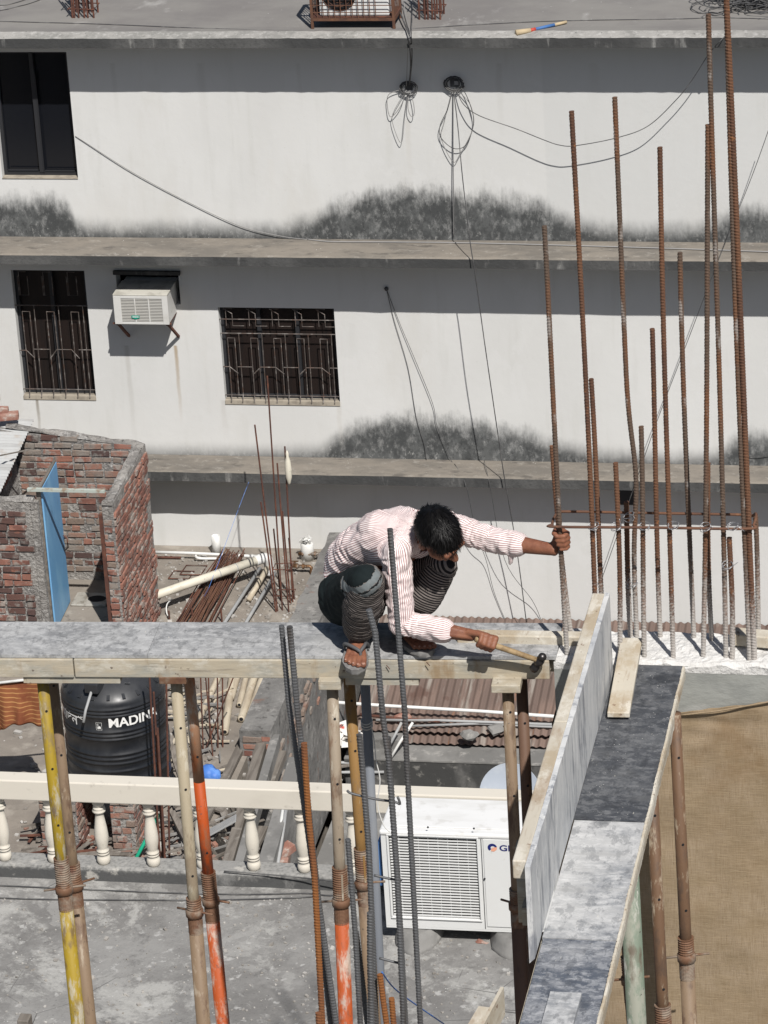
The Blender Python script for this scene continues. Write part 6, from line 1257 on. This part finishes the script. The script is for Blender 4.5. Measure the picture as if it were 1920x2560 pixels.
wire([(1010, 6, -.6), (1014, 40, -.2), (1026, 84, ed - .05), (1021, 102, ed + .01), (1018, 160, .25), (1016, 215, .05)], 'grey cable dropping from the far roof to the left outlet', .007, M_CABLEG)
wire([(1016, 225, .04), (1002, 265, .06), (978, 292, .06), (969, 270, .05), (972, 236, .05), (1012, 222, .04)], 'short grey cable loop left below the left outlet', .0065, M_CABLEG)
wire([(1014, 228, .04), (984, 280, .06), (982, 310, .06), (1003, 357, .06), (1012, 290, .06), (1020, 228, .04)], 'long pointed cable loop below the left outlet', .0055, M_CABLEG)
wire([(1024, 226, .04), (1034, 260, .07), (1035, 285, .07), (1028, 291, .07), (1020, 270, .07), (1022, 228, .04)], 'narrow cable loop right below the left outlet', .0065, M_CABLEG)
wire([(1132, 222, .04), (1120, 270, .06), (1100, 315, .06), (1103, 345, .06), (1134, 371, .06), (1165, 362, .06), (1184, 310, .06), (1178, 270, .06), (1160, 228, .05), (1140, 215, .04)], 'upper round cable loop below the right outlet', .0065)
wire([(1131, 222, .03), (1112, 300, .05), (1103, 345, .05), (1132, 404, .05), (1150, 385, .05), (1182, 320, .05), (1176, 262, .05), (1142, 225, .03)], 'lower pointed cable loop below the right outlet', .006, M_CABLEG)
wire([(1133, 230, .02), (1133, 330, .02), (1134, 480, .02), (1134, 592, .02)], 'thin straight cable down the wall from the right outlet', .005, M_CABLEG)
wire([(1134, 228, .04), (1145, 320, .25), (1156, 440, .45), (1174, 595, .66), (1190, 700, .70), (1212, 860, .72), (1244, 1080, .66), (1262, 1200, .60), (1290, 1360, .5), (1316, 1555, .35)], 'long cable hanging freely from the right outlet past both ledges', .009)
wire([(1140, 225, .05), (1160, 262, .12), (1200, 290, .2), (1290, 322, .24), (1360, 350, .26), (1400, 363, .26), (1440, 364, .26), (1540, 345, .26), (1620, 315, .26), (1690, 250, .26), (1730, 200, .3), (1772, 135, .4), (1806, 97, D1 + .05), (1845, 60, -.2)], 'long black cable swagged from the right outlet to the far roof corner', .0075)
wire([(966, 722, .01), (985, 800, .02), (1020, 920, .02), (1040, 1040, .02), (1060, 1110, .02), (1066, 1150, .03)], 'left of two thin cables fanning from the small hook in the wall', .005)
wire([(966, 722, .01), (1000, 810, .03), (1040, 905, .04), (1082, 1010, .04), (1093, 1066, .04), (1128, 1150, .06), (1140, 1165, .2), (1165, 1215, D3 + .04), (1190, 1330, .3), (1215, 1400, .1), (1235, 1480, .03), (1262, 1548, .02)], 'right of two thin cables fanning from the small hook in the wall', .005)
c = onY(966, 722, YW - .015); m = MB(); m.sphere(c, .03, 8); solo('wall_hook', m, M_CABLE, 'small dark hook in the wall where two thin cables start', 'hook')
wire([(1210, 1150, .1), (1225, 1215, D3 + .04), (1262, 1400, .3), (1330, 1500, .1), (1352, 1548, .02)], 'thin cable running from the lower ledge down to the tin roof', .005)
wire([(1930, 300, .5), (1880, 440, .5), (1800, 640, D2 + .12), (1720, 850, .6), (1640, 1060, .6), (1560, 1290, .55), (1500, 1460, .5)], 'long thin diagonal cable behind the column rebars', .006)
wire([(1850, 1130, .04), (1890, 1142, .03), (1960, 1130, .03)], 'short cable end lying above the lower ledge at the right', .006)
m = MB(); m.tube([onY(622, 1205, 44.2), onY(600, 1262, 44.0), onY(560, 1370, 43.6), onY(522, 1470, 43.0), onZ(505, 1500, .05)], .0028, 4); solo('thread', m, M_TARP, 'fine blue thread running down in front of the lower wall', 'thread')
# small rectangle opening in the lower wall behind the bars
c = onY(1568, 1250, YW); m = MB(); m.box(c.x - .1, c.x + .14, YW - .05, YW - .002, c.z - .05, c.z + .22); solo('wall_box', m, M_ALU, 'dark small meter box on the lower wall behind the wired rebars', 'box', bevel=.006)
# ================================================================== THE SQUATTING MAN
def Jp(u, v, y): return onY(u, v, y)
hipR, hipL = Jp(862, 1500, 13.57), Jp(936, 1455, 13.73)
kneeR, kneeL = Jp(916, 1450, 13.24), Jp(1103, 1414, 13.50)
ankR, ankL = Jp(893, 1594, 13.43), Jp(1010, 1578, 13.50)
pel, mid, che, nek = Jp(893, 1470, 13.66), Jp(925, 1385, 13.60), Jp(985, 1358, 13.53), Jp(1045, 1335, 13.49)
shR, shL = Jp(990, 1380, 13.36), Jp(1113, 1314, 13.63)
elR, wrR = Jp(1004, 1558, 13.33), Jp(1176, 1588, 13.31)
elL, wrL = Jp(1238, 1352, 13.53), Jp(1384, 1374, 13.46)
HC = Jp(1097, 1335, 13.35)                               # head centre
ham = Jp(1349, 1652, 13.34); fist = Jp(1214, 1606, 13.285)
CRN = V((.35, -.66, .66)).normalized(); FACE = V((.35, .1, -.95)); FACE = (FACE - CRN * FACE.dot(CRN)).normalized(); SID = FACE.cross(CRN).normalized()
FWD = V((.83, -.56, 0))
def ellipsoid(m, c, a, b, k, n=18):
    i0 = len(m.v); m.sphere((0, 0, 0), 1, n); m.v[i0:] = [c + a * p.x + b * p.y + k * p.z for p in m.v[i0:]]; return m
body = MB(); B_ = body.capsule
# legs inside the cloth, shins and feet
B_(hipR, .085, kneeR, .055); B_(hipL, .085, kneeL, .055); B_(kneeR, .052, kneeR.lerp(ankR, .35), .054); B_(kneeR.lerp(ankR, .35), .054, ankR, .036); B_(kneeL, .052, kneeL.lerp(ankL, .35), .054); B_(kneeL.lerp(ankL, .35), .054, ankL, .036)
B_(hipR, .09, hipL, .09); B_(pel, .10, mid, .09, side=FWD, flat=.7); B_(mid, .10, che, .11, side=FWD, flat=.65); B_(che, .11, nek, .07); B_(shR, .045, nek, .055); B_(shL, .045, nek, .055)
B_(nek, .055, HC - CRN * .05 - FACE * .02, .052)
B_(shR, .05, elR, .037); B_(elR, .038, elR.lerp(wrR, .3), .040); B_(elR.lerp(wrR, .3), .040, wrR, .0255, flat=.85, side=V((0, 1, 0))); B_(shL, .05, elL, .037); B_(elL, .036, elL.lerp(wrL, .3), .037); B_(elL.lerp(wrL, .3), .037, wrL, .0245)
# tendons and muscle lines on the forearm
B_(elR.lerp(wrR, .35) + V((0, -.012, .026)), .013, wrR + V((0, -.008, .012)), .010); B_(elR.lerp(wrR, .4) + V((0, -.026, -.004)), .012, wrR + V((0, -.016, -.002)), .009)
# head
ellipsoid(body, HC + CRN * .022 - FACE * .012, SID * .071, FACE * .090, CRN * .086, 24); ellipsoid(body, HC + FACE * .030 - CRN * .045, SID * .060, FACE * .062, CRN * .070, 20)
ellipsoid(body, HC + FACE * .052 - CRN * .094, SID * .034, FACE * .034, CRN * .024)
B_(HC + FACE * .094 + CRN * .004, .010, HC + FACE * .112 - CRN * .032, .0145); B_(HC + FACE * .098 - CRN * .036 - SID * .012, .0085, HC + FACE * .098 - CRN * .036 + SID * .012, .0085)
B_(HC + FACE * .084 + CRN * .024 - SID * .042, .013, HC + FACE * .090 + CRN * .024 + SID * .042, .013)
B_(HC + FACE * .086 - CRN * .062 - SID * .02, .009, HC + FACE * .086 - CRN * .062 + SID * .02, .009); B_(HC + FACE * .082 - CRN * .074 - SID * .016, .009, HC + FACE * .082 - CRN * .074 + SID * .016, .009)
for s in (-1, 1):
    ellipsoid(body, HC + SID * (.078 * s) - CRN * .022 - FACE * .004, SID * .010, (FACE - CRN * .15).normalized() * .019, (CRN + FACE * .15).normalized() * .031, 14)
    B_(HC + SID * (.045 * s) + FACE * .070 - CRN * .018, .020, HC + SID * (.056 * s) + FACE * .045 - CRN * .02, .022)
# hands
def grip(m, c, a, rg, n0, sgn, wrist, thumb=1, spread=.0195, sc=1.0):
    a = V(a).normalized(); n0 = (V(n0) - a * V(n0).dot(a)).normalized(); mm = a.cross(n0) * sgn
    def pt(th, off, r): th = math.radians(th); return c + a * off + (n0 * math.cos(th) + mm * math.sin(th)) * r
    kn = []
    for i in range(4):
        off = (1.5 - i) * spread; k = pt(-8, off, rg + .019); kn.append(k); L = (1.0, 1.06, 1.0, .86)[i]
        p1 = pt(58 * L, off, rg + .0145); p2 = pt(128 * L, off * .96, rg + .0115); p3 = pt(195 * L, off * .92, rg + .0095); r0 = (.0098, .0102, .0098, .0086)[i] * sc
        m.capsule(k, r0 * 1.14, p1, r0 * 1.0); m.capsule(p1, r0 * 1.05, p2, r0 * .95); m.capsule(p2, r0 * .97, p3, r0 * .82)
        w = wrist + a * ((1.5 - i) * .010); m.capsule(w, .0165, k, r0 * 1.2); m.sphere(k + (k - c).normalized() * .001, r0 * 1.22, 10)
        if i: m.capsule(kn[i - 1].lerp(kn[i], .5).lerp(w, .15), .0095, w, .015)
    base = wrist.lerp(kn[0], .42) + a * .016 * thumb; t1 = pt(-62, .036 * thumb, rg + .016); t2 = pt(-118, .034 * thumb, rg + .012); t3 = pt(-160, .028 * thumb, rg + .0105)
    m.capsule(wrist + a * .006, .017, base, .0165); m.capsule(base, .0155, t1, .0125); m.capsule(t1, .0122, t2, .0112); m.capsule(t2, .0112, t3, .0088)
    m.capsule(wrist.lerp(kn[2], .35), .019, wrist.lerp(kn[1], .8), .0165)
hax = (ham - fist).normalized()
grip(body, fist, hax, .013, V((-.12, -.40, .90)), 1, wrR + V((.004, 0, .008)), 1)
barp = onY(1403, 1352, 13.435)
grip(body, barp, V((-.03, 0, 1)), .013, V((.25, .95, 0)), -1, wrL + V((0, .01, 0)), 1)
# feet with toes
def foot(m, heel, tip, up, big, ank):
    d = (tip - heel); L = d.length; d.normalize(); up = (up - d * up.dot(d)).normalized(); s = d.cross(up).normalized() * big      # s points to the big toe
    def P(t, w, h): return heel + d * (L * t) + s * w + up * h
    m.capsule(P(.10, 0, .028), .030, ank, .036); m.capsule(P(.10, 0, .026), .029, P(.40, -.008, .022), .024); m.capsule(P(.40, -.014, .02), .022, P(.66, -.024, .014), .0155); m.capsule(P(.40, .008, .026), .024, P(.68, .022, .017), .0185); m.capsule(ank, .034, P(.62, .004, .024), .019); m.capsule(P(.5, 0, .025), .024, P(.68, 0, .017), .018)
    for i, (w, t0, t1, r) in enumerate(((.034, .70, .985, .0125), (.0135, .71, 1.0, .0092), (-.0045, .70, .965, .0088), (-.021, .68, .92, .0084), (-.036, .65, .865, .008))):
        a_, b2, c2 = P(t0, w * .86, .016), P((t0 + t1) / 2, w, .0175), P(t1 - .02, w * 1.04, .0105); m.capsule(a_, r * 1.15, b2, r * 1.04); m.capsule(b2, r * 1.04, c2, r * .98)
    return P
hR, tR = V((ankR.x - .004, 13.492, ZB + .036)), V((ankR.x + .022, 13.242, ZB + .0))
hL = V((ankL.x - .035, ankL.y + .055, ZB + .026)); tL = hL + V((.62, -.78, 0)) * .245; tL.z = ZB + .024
PR = foot(body, hR, tR, V((0, 0, 1)), -1, ankR); PL = foot(body, hL, tL, V((0, 0, 1)), -1, ankL)
def remeshed(m, vox, it, fac=.5):
    me = m.mesh('tmp'); ob = bpy.data.objects.new('tmp', me); col.objects.link(ob)
    md = ob.modifiers.new('r', 'REMESH'); md.mode = 'VOXEL'; md.voxel_size = vox; md.use_smooth_shade = True
    sm = ob.modifiers.new('s', 'SMOOTH'); sm.factor = fac; sm.iterations = it
    dg = bpy.context.evaluated_depsgraph_get(); out = bpy.data.meshes.new_from_object(ob.evaluated_get(dg)); bpy.data.objects.remove(ob); return out
pbase = V((hipR.x, 13.5, ZB)); 
man = thing('person', 'barefoot sandalled man in striped pink shirt squatting on the formwork with hammer', 'person', pbase)
def skinpart(name, me, m, parent):
    for v_ in me.vertices: v_.co -= pbase
    for p_ in me.polygons: p_.use_smooth = True
    o = bpy.data.objects.new(name, me); col.objects.link(o); me.materials.clear(); me.materials.append(m); o.parent = parent; BASE[o] = pbase; return o
M_SKIN = mat('brown_skin', (.235, .098, .056), .55, spec=.35, L=[dict(s=22, lo=.42, hi=.62, c=(.175, .068, .040), d=5), dict(s=70, lo=.58, hi=.7, c=(.29, .14, .09), f=.6, d=4), dict(s=(60, 60, 60), lo=.62, hi=.72, c=(.10, .04, .026), f=.5, d=3)], bump=[dict(s=90, k=.25, dist=.002, d=4), dict(s=(28, 60, 60), k=.3, dist=.004, d=3)], co='P')
M_SKIN.node_tree.nodes['Principled BSDF'].inputs['Subsurface Weight'].default_value = .06
M_SKIN.node_tree.nodes['Principled BSDF'].inputs['Subsurface Radius'].default_value = (.012, .004, .002)
bdy = skinpart('body', remeshed(body, .0042, 3), M_SKIN, man)
# nails, eyes
M_EYE = mat('eye_in_shadow', (.06, .05, .045), .4); M_NAIL = mat('nail', (.34, .19, .14), .4)
m = MB()
for P in (PR, PL):
    for (w, t1, r) in ((.0355, .968, .009), (.014, .985, .006), (-.0047, .95, .0056), (-.0218, .905, .0052), (-.0374, .85, .005)):
        c = P(t1, w, .0195); ellipsoid(m, c, (P(.5, .01, 0) - P(.5, 0, 0)).normalized() * r, (P(.6, 0, 0) - P(.5, 0, 0)).normalized() * r * 1.1, V((0, 0, .0032)), 8)
part('toenail', m, M_NAIL, man, smooth=True)
for s in (-1, 1):
    m = MB(); ellipsoid(m, HC + FACE * .083 + CRN * .006 + SID * (.032 * s), SID * .013, FACE * .011, CRN * .008, 10); part('eye', m, M_EYE, man, smooth=True)
# ---------------------------------------------------------------- hair
M_HAIR = mat('black_hair', (.0045, .004, .004), .5, spec=.22)
hc = HC + CRN * .024 - FACE * .014; ax_s, ax_f, ax_c = .0745, .094, .092
def scalp(n): return hc + SID * (n[0] * ax_s) + FACE * (n[1] * ax_f) + CRN * (n[2] * ax_c)
def hairy(n): return n[2] > .12 + .02 * n[1] or (n[1] < .22 and n[2] > -.10 - .45 * max(0, -n[1])) or (n[1] < -.25 and n[2] > -.62)
m = MB(); nu, nv = 60, 40; idx = {}
for i in range(nu):
    for j in range(nv + 1):
        th = 2 * PI * i / nu; ph = PI * j / nv; n = (math.sin(ph) * math.cos(th), math.sin(ph) * math.sin(th), math.cos(ph)); idx[i, j] = n
keep = [(i, j) for i in range(nu) for j in range(nv) if hairy(idx[i, j])]
vid = {}
def vget(i, j):
    i %= nu
    if (i, j) not in vid:
        n = idx[i, j]; p = scalp(n); q = 1.05 + .05 * noise.noise(V(n) * 3.1) + .03 * noise.noise(V(n) * 9); vid[i, j] = len(m.v); m.v.append(hc + (p - hc) * q)
    return vid[i, j]
for i, j in keep: m.f.append((vget(i, j), vget(i, j + 1), vget(i + 1, j + 1), vget(i + 1, j))); m.m.append(0)
r = random.Random(2); whorl = V((.1, -.55, .82)).normalized(); cnt = 0
while cnt < 5200:
    n = V((r.gauss(0, 1), r.gauss(0, 1), r.gauss(0, 1))).normalized()
    if not hairy(n): continue
    cnt += 1; p = scalp(n); p = hc + (p - hc) * (1.03 + .05 * noise.noise(n * 3.1)); nw = SID * n.x + FACE * n.y + CRN * n.z
    fl = n - whorl; fl = V((fl.x + .35 * n.z, fl.y + .5, fl.z)); flw = SID * fl.x + FACE * fl.y + CRN * fl.z; flw = (flw - nw * flw.dot(nw)).normalized()
    cl = noise.noise(n * 6) * .9; flw = (flw + flw.cross(nw) * cl + V((r.gauss(0, .25), r.gauss(0, .25), r.gauss(0, .25)))).normalized()
    L = r.uniform(.018, .036) * (1.5 if n.y > .5 and n.z < .5 else 1); lift = r.uniform(.05, .30) + .35 * max(0, noise.noise(n * 5 + V((4, 0, 0))))
    a = p; b2 = p + (flw + nw * lift) * L * .5; c = p + (flw * 1.0 + nw * lift * .55) * L - V((0, 0, .006)); w = flw.cross(nw) * r.uniform(.0009, .0017); i0 = len(m.v)
    m.v += [a - w, a + w, b2 - w * .9, b2 + w * .9, c]; m.f += [(i0, i0 + 1, i0 + 3, i0 + 2), (i0 + 2, i0 + 3, i0 + 4)]; m.m += [0, 0]
part('hair', m, M_HAIR, man, smooth=True)
# ---------------------------------------------------------------- cloth helper: nearest bone gives the weave coordinates
def cloth(bones, vox, it, wr, seed):
    m = MB()
    for b in bones: m.capsule(b['p'], b['r0'], b['q'], b['r1'], 18, b.get('flat'), b.get('side'))
    me = remeshed(m, vox, it); at = {k: me.attributes.new(k, 'FLOAT', 'POINT') for k in ('around', 'along', 'zone')}
    A, L_, Zn = [], [], []; nv_ = len(me.vertices); nrm = [v_.normal.copy() for v_ in me.vertices]
    for vi, v_ in enumerate(me.vertices):
        p = v_.co; best = None
        for b in bones:
            d = b['q'] - b['p']; t = max(0, min(1, (p - b['p']).dot(d) / max(1e-9, d.length_squared))); c = b['p'] + d * t; e = (p - c).length / (b['r0'] + (b['r1'] - b['r0']) * t)
            e *= b.get('w', 1)
            if best is None or e < best[0]: best = (e, b, t, c, d)
        e, b, t, c, d = best; dn = d.normalized(); ref = V(b.get('ref', (0, 0, 1))); ref = (ref - dn * ref.dot(dn)); ref = ref.normalized() if ref.length > 1e-3 else dn.orthogonal().normalized()
        o_ = p - c; 
        if 'axis' in b:                               # the torso weave runs along one line from hem to collar
            x0, x1 = b['axis']; dn = (x1 - x0).normalized(); o_ = (p - x0) - dn * (p - x0).dot(dn); ref = V(b['ref']); ref = (ref - dn * ref.dot(dn)).normalized()
        ang = math.atan2(o_.dot(dn.cross(ref)), o_.dot(ref)); rad = b.get('rad', (b['r0'] + b['r1']) / 2)
        tu = (p - b['p']).dot(d) / max(1e-9, d.length_squared); A.append(ang * rad); L_.append(b.get('l0', 0) + tu * d.length); Zn.append(b.get('zone', 0) if not callable(b.get('zone')) else b['zone'](tu, p))
        # folds: across the limb where it bends, along it elsewhere
        q = V((ang * rad * b.get('fa', 9), (b.get('l0', 0) + t * d.length) * b.get('fl', 22), seed)); h = noise.noise(q) * .6 + noise.noise(q * 2.1 + V((3, 1, 0))) * .4
        ridge = 1 - abs(h) * 2.6
        v_.co = p + nrm[vi] * (wr * b.get('wr', 1) * (ridge - .55))
    for k, vals in (('around', A), ('along', L_), ('zone', Zn)): at[k].data.foreach_set('value', vals)
    return me
def attr_mat(name, build):
    m = bpy.data.materials.new(name); m.use_nodes = True; t = m.node_tree; bs = t.nodes['Principled BSDF']; bs.inputs['Roughness'].default_value = .9; bs.inputs['Specular IOR Level'].default_value = .15
    g = {k: nd(t, 'ShaderNodeAttribute', attribute_name=k).outputs['Fac'] for k in ('around', 'along', 'zone')}; t.links.new(build(t, g), bs.inputs['Base Color'])
    bn = nd(t, 'ShaderNodeBump'); bn.inputs['Strength'].default_value = .35; bn.inputs['Distance'].default_value = .006; t.links.new(texval(t, coords(t, 'P'), dict(s=(26, 26, 40), d=4)), bn.inputs['Height']); t.links.new(bn.outputs[0], bs.inputs['Normal']); return m
def stripes(t, val, pitch, lo, hi):
    f = nd(t, 'ShaderNodeMath', operation='FRACT'); d = nd(t, 'ShaderNodeMath', operation='DIVIDE'); t.links.new(val, d.inputs[0]); d.inputs[1].default_value = pitch; t.links.new(d.outputs[0], f.inputs[0])
    a = nd(t, 'ShaderNodeMath', operation='SUBTRACT'); t.links.new(f.outputs[0], a.inputs[0]); a.inputs[1].default_value = .5; b = nd(t, 'ShaderNodeMath', operation='ABSOLUTE'); t.links.new(a.outputs[0], b.inputs[0]); return maprange(t, b.outputs[0], lo, hi, 1, 0)
def shirt_build(t, g):
    base = mixc(t, maprange(t, texval(t, coords(t, 'P'), dict(s=9, d=4)), .4, .65), (.80, .735, .715), (.75, .655, .635))
    return mixc(t, stripes(t, g['around'], .0104, .11, .18), base, (.235, .085, .09))
M_SHIRT = attr_mat('striped_shirt', shirt_build)
def lungi_build(t, g):
    dark = (.010, .015, .016); fine = mixc(t, stripes(t, g['along'], .0115, .20, .28), (.016, .015, .016), (.20, .175, .16))
    z1 = maprange(t, g['zone'], .4, .6); c = mixc(t, z1, dark, fine); z2 = maprange(t, g['zone'], 1.4, 1.6)
    return mixc(t, z2, c, (.155, .172, .176))
M_LUNGI = attr_mat('dark_striped_lungi', lungi_build)
lat = FWD.cross(V((0, 0, 1)))
S0, S1, S2, S3 = V((-2.958, 13.672, ZB + .285)), V((-2.885, 13.612, ZB + .44)), V((-2.775, 13.548, ZB + .545)), V((-2.685, 13.50, ZB + .60)) 
S1 = mid + V((-.005, .01, .045)); S2 = che + V((-.01, .012, .040)); S3 = nek + V((-.02, .01, .010)); HM = V((-2.985, 13.68, ZB + .185))
RB = lat.normalized()
cR0, cR1 = elR.lerp(wrR, .34), elR.lerp(wrR, .60); cL0, cL1 = elL.lerp(wrL, .02), elL.lerp(wrL, .36)
sb_ = [dict(p=HM, r0=.120, q=S0, r1=.132, flat=.66, side=FWD, ref=FWD, rad=.14, fl=14, wr=1.2), dict(p=S0, r0=.134, q=S1, r1=.142, flat=.68, side=FWD, ref=FWD, rad=.14, fl=14, wr=1.1), dict(p=S1, r0=.142, q=S2, r1=.145, flat=.66, side=FWD, ref=FWD, rad=.14, fl=9), dict(p=S2, r0=.143, q=S3, r1=.098, flat=.66, side=FWD, ref=FWD, rad=.14, fl=9),
       dict(p=shR, r0=.056, q=S3, r1=.08, w=1.15, ref=(0, 0, 1), rad=.10), dict(p=shL, r0=.055, q=S3, r1=.078, w=1.15, ref=(0, 0, 1), rad=.10), dict(p=shR, r0=.058, q=S1, r1=.085, w=1.3, ref=FWD, rad=.12), 
       dict(p=shR, r0=.060, q=elR, r1=.050, ref=(1, 0, 0), rad=.066, fa=12, fl=20, wr=1.15), dict(p=elR, r0=.049, q=cR0, r1=.046, ref=(0, 0, 1), rad=.056, fa=12, fl=34, wr=1.2), dict(p=cR0, r0=.051, q=cR1, r1=.049, ref=(0, 0, 1), rad=.056, fa=10, fl=18, w=.96),
       dict(p=shL, r0=.060, q=elL, r1=.049, ref=(0, 0, 1), rad=.062, fa=12, fl=24, wr=1.2), dict(p=elL, r0=.048, q=cL0, r1=.046, ref=(0, 0, 1), rad=.055, fa=12, fl=30), dict(p=cL0, r0=.051, q=cL1, r1=.050, ref=(0, 0, 1), rad=.056, w=.96), dict(p=cL1 + V((-.02, -.01, -.04)), r0=.02, q=cL1 + V((-.022, -.012, -.075)), r1=.008, ref=(1, 0, 0), rad=.03)]
# open the sleeve ends flat
AX = (S1 - V((.36, -.33, .29)), S1 + V((.36, -.33, .29)))
for b in sb_[:7]: b['axis'] = AX; b['ref'] = FWD; b['rad'] = .15
skinpart('shirt', cloth(sb_, .0052, 1, .0085, 1.7), M_SHIRT, man)
cm = MB(); nkax = (HC - nek).normalized(); c0 = nek + nkax * .018; sd_ = nkax.cross(V((0, 1, 0))).normalized(); fd_ = sd_.cross(nkax)
for (h, r_, th) in ((0, .071, 0),):
    N = 36; rows = []
    for j in range(N + 1):
        a = 2 * PI * j / N; o_ = sd_ * math.cos(a) + fd_ * math.sin(a); rows.append([c0 + o_ * .066 - nkax * .028, c0 + o_ * .070 + nkax * .010, c0 + o_ * .078 + nkax * .012, c0 + o_ * .096 - nkax * .028])
    for j in range(N):
        for k in range(3): cm.add([rows[j][k], rows[j + 1][k], rows[j + 1][k + 1], rows[j][k + 1]], [(0, 1, 2, 3)])
cme = cm.mesh('collar'); av = cme.attributes.new('around', 'FLOAT', 'POINT'); av.data.foreach_set('value', [(noise.noise(p * 3) * .01 + p.dot(sd_)) for p in cm.v])
co_ = skinpart('collar', cme, M_SHIRT, man)
# lungi, tucked up and drawn tight round both legs
hemR, hemL = kneeR.lerp(ankR, .78), kneeL.lerp(ankL, .48)
lb_ = [dict(p=hipR, r0=.105, q=kneeR.lerp(hipR, .3), r1=.084, zone=0, ref=(0, 0, 1), wr=1.1, fa=8, fl=9), dict(p=kneeR.lerp(hipR, .3), r0=.084, q=kneeR + V((0, 0, -.004)), r1=.066, ref=(0, 0, 1), zone=lambda t, p: 2 if (-.008 < (p - kneeR).dot(V((-.5, -.2, .83))) < .022 or -.036 < (p - kneeR).dot(V((-.5, -.2, .83))) < -.016 or .066 < (p - kneeR).dot(V((-.75, -.1, .6))) < .08) else 0), dict(p=kneeR + V((0, .012, -.012)), r0=.070, q=kneeR.lerp(ankR, .4), r1=.078, zone=1, ref=(0, -1, 0), wr=.8), dict(p=kneeR.lerp(ankR, .4), r0=.078, q=hemR, r1=.069, zone=1, l0=.16, ref=(0, -1, 0), wr=.8),
       dict(p=hipL, r0=.11, q=kneeL.lerp(hipL, .3), r1=.086, zone=lambda t, p: 1 if t > .6 else 0, ref=(0, 0, 1)), dict(p=kneeL.lerp(hipL, .3), r0=.084, q=kneeL, r1=.066, zone=1, ref=(0, 0, 1)), dict(p=kneeL, r0=.066, q=hemL, r1=.074, zone=1, ref=(0, 0, 1), l0=.13), dict(p=hipR, r0=.105, q=hipL, r1=.105, zone=0), dict(p=hipR + V((-.005, 0, .02)), r0=.105, q=pel, r1=.118, zone=0), dict(p=kneeR.lerp(ankR, .45) + V((.04, .03, 0)), r0=.05, q=hemR + V((.06, .05, .035)), r1=.03, zone=1, ref=(0, -1, 0), l0=.18)]
skinpart('lungi', cloth(lb_, .006, 2, .0055, 5.3), M_LUNGI, man)
# sandals
M_RUB = mat('grey_rubber', (.16, .155, .15), .75, L=[dict(s=30, lo=.45, hi=.65, c=(.24, .235, .225), d=4)], co='P'); M_STRAP = mat('strap_rubber', (.085, .085, .088), .6)
for P, lab in ((PR, 'front sandal over the plank edge'), (PL, 'rear sandal turned to the right')):
    m = MB(); out = [(-.04, .0), (-.03, .026), (.10, .036), (.35, .032), (.62, .046), (.82, .050), (.96, .040), (1.05, .014), (1.05, -.012), (.97, -.036), (.82, -.052), (.62, -.054), (.35, -.04), (.10, -.036), (-.03, -.026)]
    k = len(out); m.v = [P(t, w, .0035) for t, w in out] + [P(t, w * 1.02, -.013) for t, w in out] + [P(t, w * .96, -.019) for t, w in out]; m.f = [tuple(range(k))] + [(i, k + i, k + (i + 1) % k, (i + 1) % k) for i in range(k)] + [(k + i, 2 * k + i, 2 * k + (i + 1) % k, k + (i + 1) % k) for i in range(k)] + [tuple(range(3 * k - 1, 2 * k - 1, -1))]; m.m = [0] * len(m.f)
    sd = part('sandal', m, M_RUB, man, label=lab); m = MB()
    for w in (-.050, .046): m.tube(catmull([P(.80, .022, .006), P(.755, .021, .036), P(.66, .5 * w + .012, .0475), P(.54, .86 * w, .040), P(.44, w, .014), P(.40, w, -.004)], 5), [.005] * 6 + [.0075] * 14 + [.006] * 6, 8)
    part('strap', m, M_STRAP, sd, smooth=True)
# ---------------------------------------------------------------- hammer held in the hand
hm = thing('hammer', 'ball peen hammer with pale wooden handle held over the plank edge', 'hammer', ham)
M_HAND = mat('hammer_wood', (.34, .245, .135), .6, L=[dict(s=(20, 20, 20), lo=.45, hi=.62, c=(.22, .15, .08), d=6), dict(s=50, lo=.58, hi=.68, c=(.12, .08, .05), f=.7)], co='P'); M_IRON = mat('worn_iron', (.075, .07, .07), .38, metal=.85, L=[dict(s=30, lo=.5, hi=.65, c=(.14, .09, .06), d=4)], co='P')
m = MB(); m.tube([fist - hax * .045, fist - hax * .035, fist, fist.lerp(ham, .6), ham + hax * .012], [.010, .013, .0125, .0115, .0105], 14); part('handle', m, M_HAND, hm, smooth=True)
hd_ = V((-.10, .38, -.92)); hd_ = (hd_ - hax * hd_.dot(hax)).normalized()
m = MB(); m.lathe([(.0, -.034), (.011, -.031), (.0165, -.024), (.0175, -.016), (.014, -.009), (.0125, -.006), (.0185, .0), (.0195, .012), (.0185, .022), (.014, .028), (.0135, .036), (.018, .042), (.0185, .064), (.0165, .067), (0, .067)], ham - hd_ * .008, 20, hd_); part('head', m, M_IRON, hm, smooth=True)
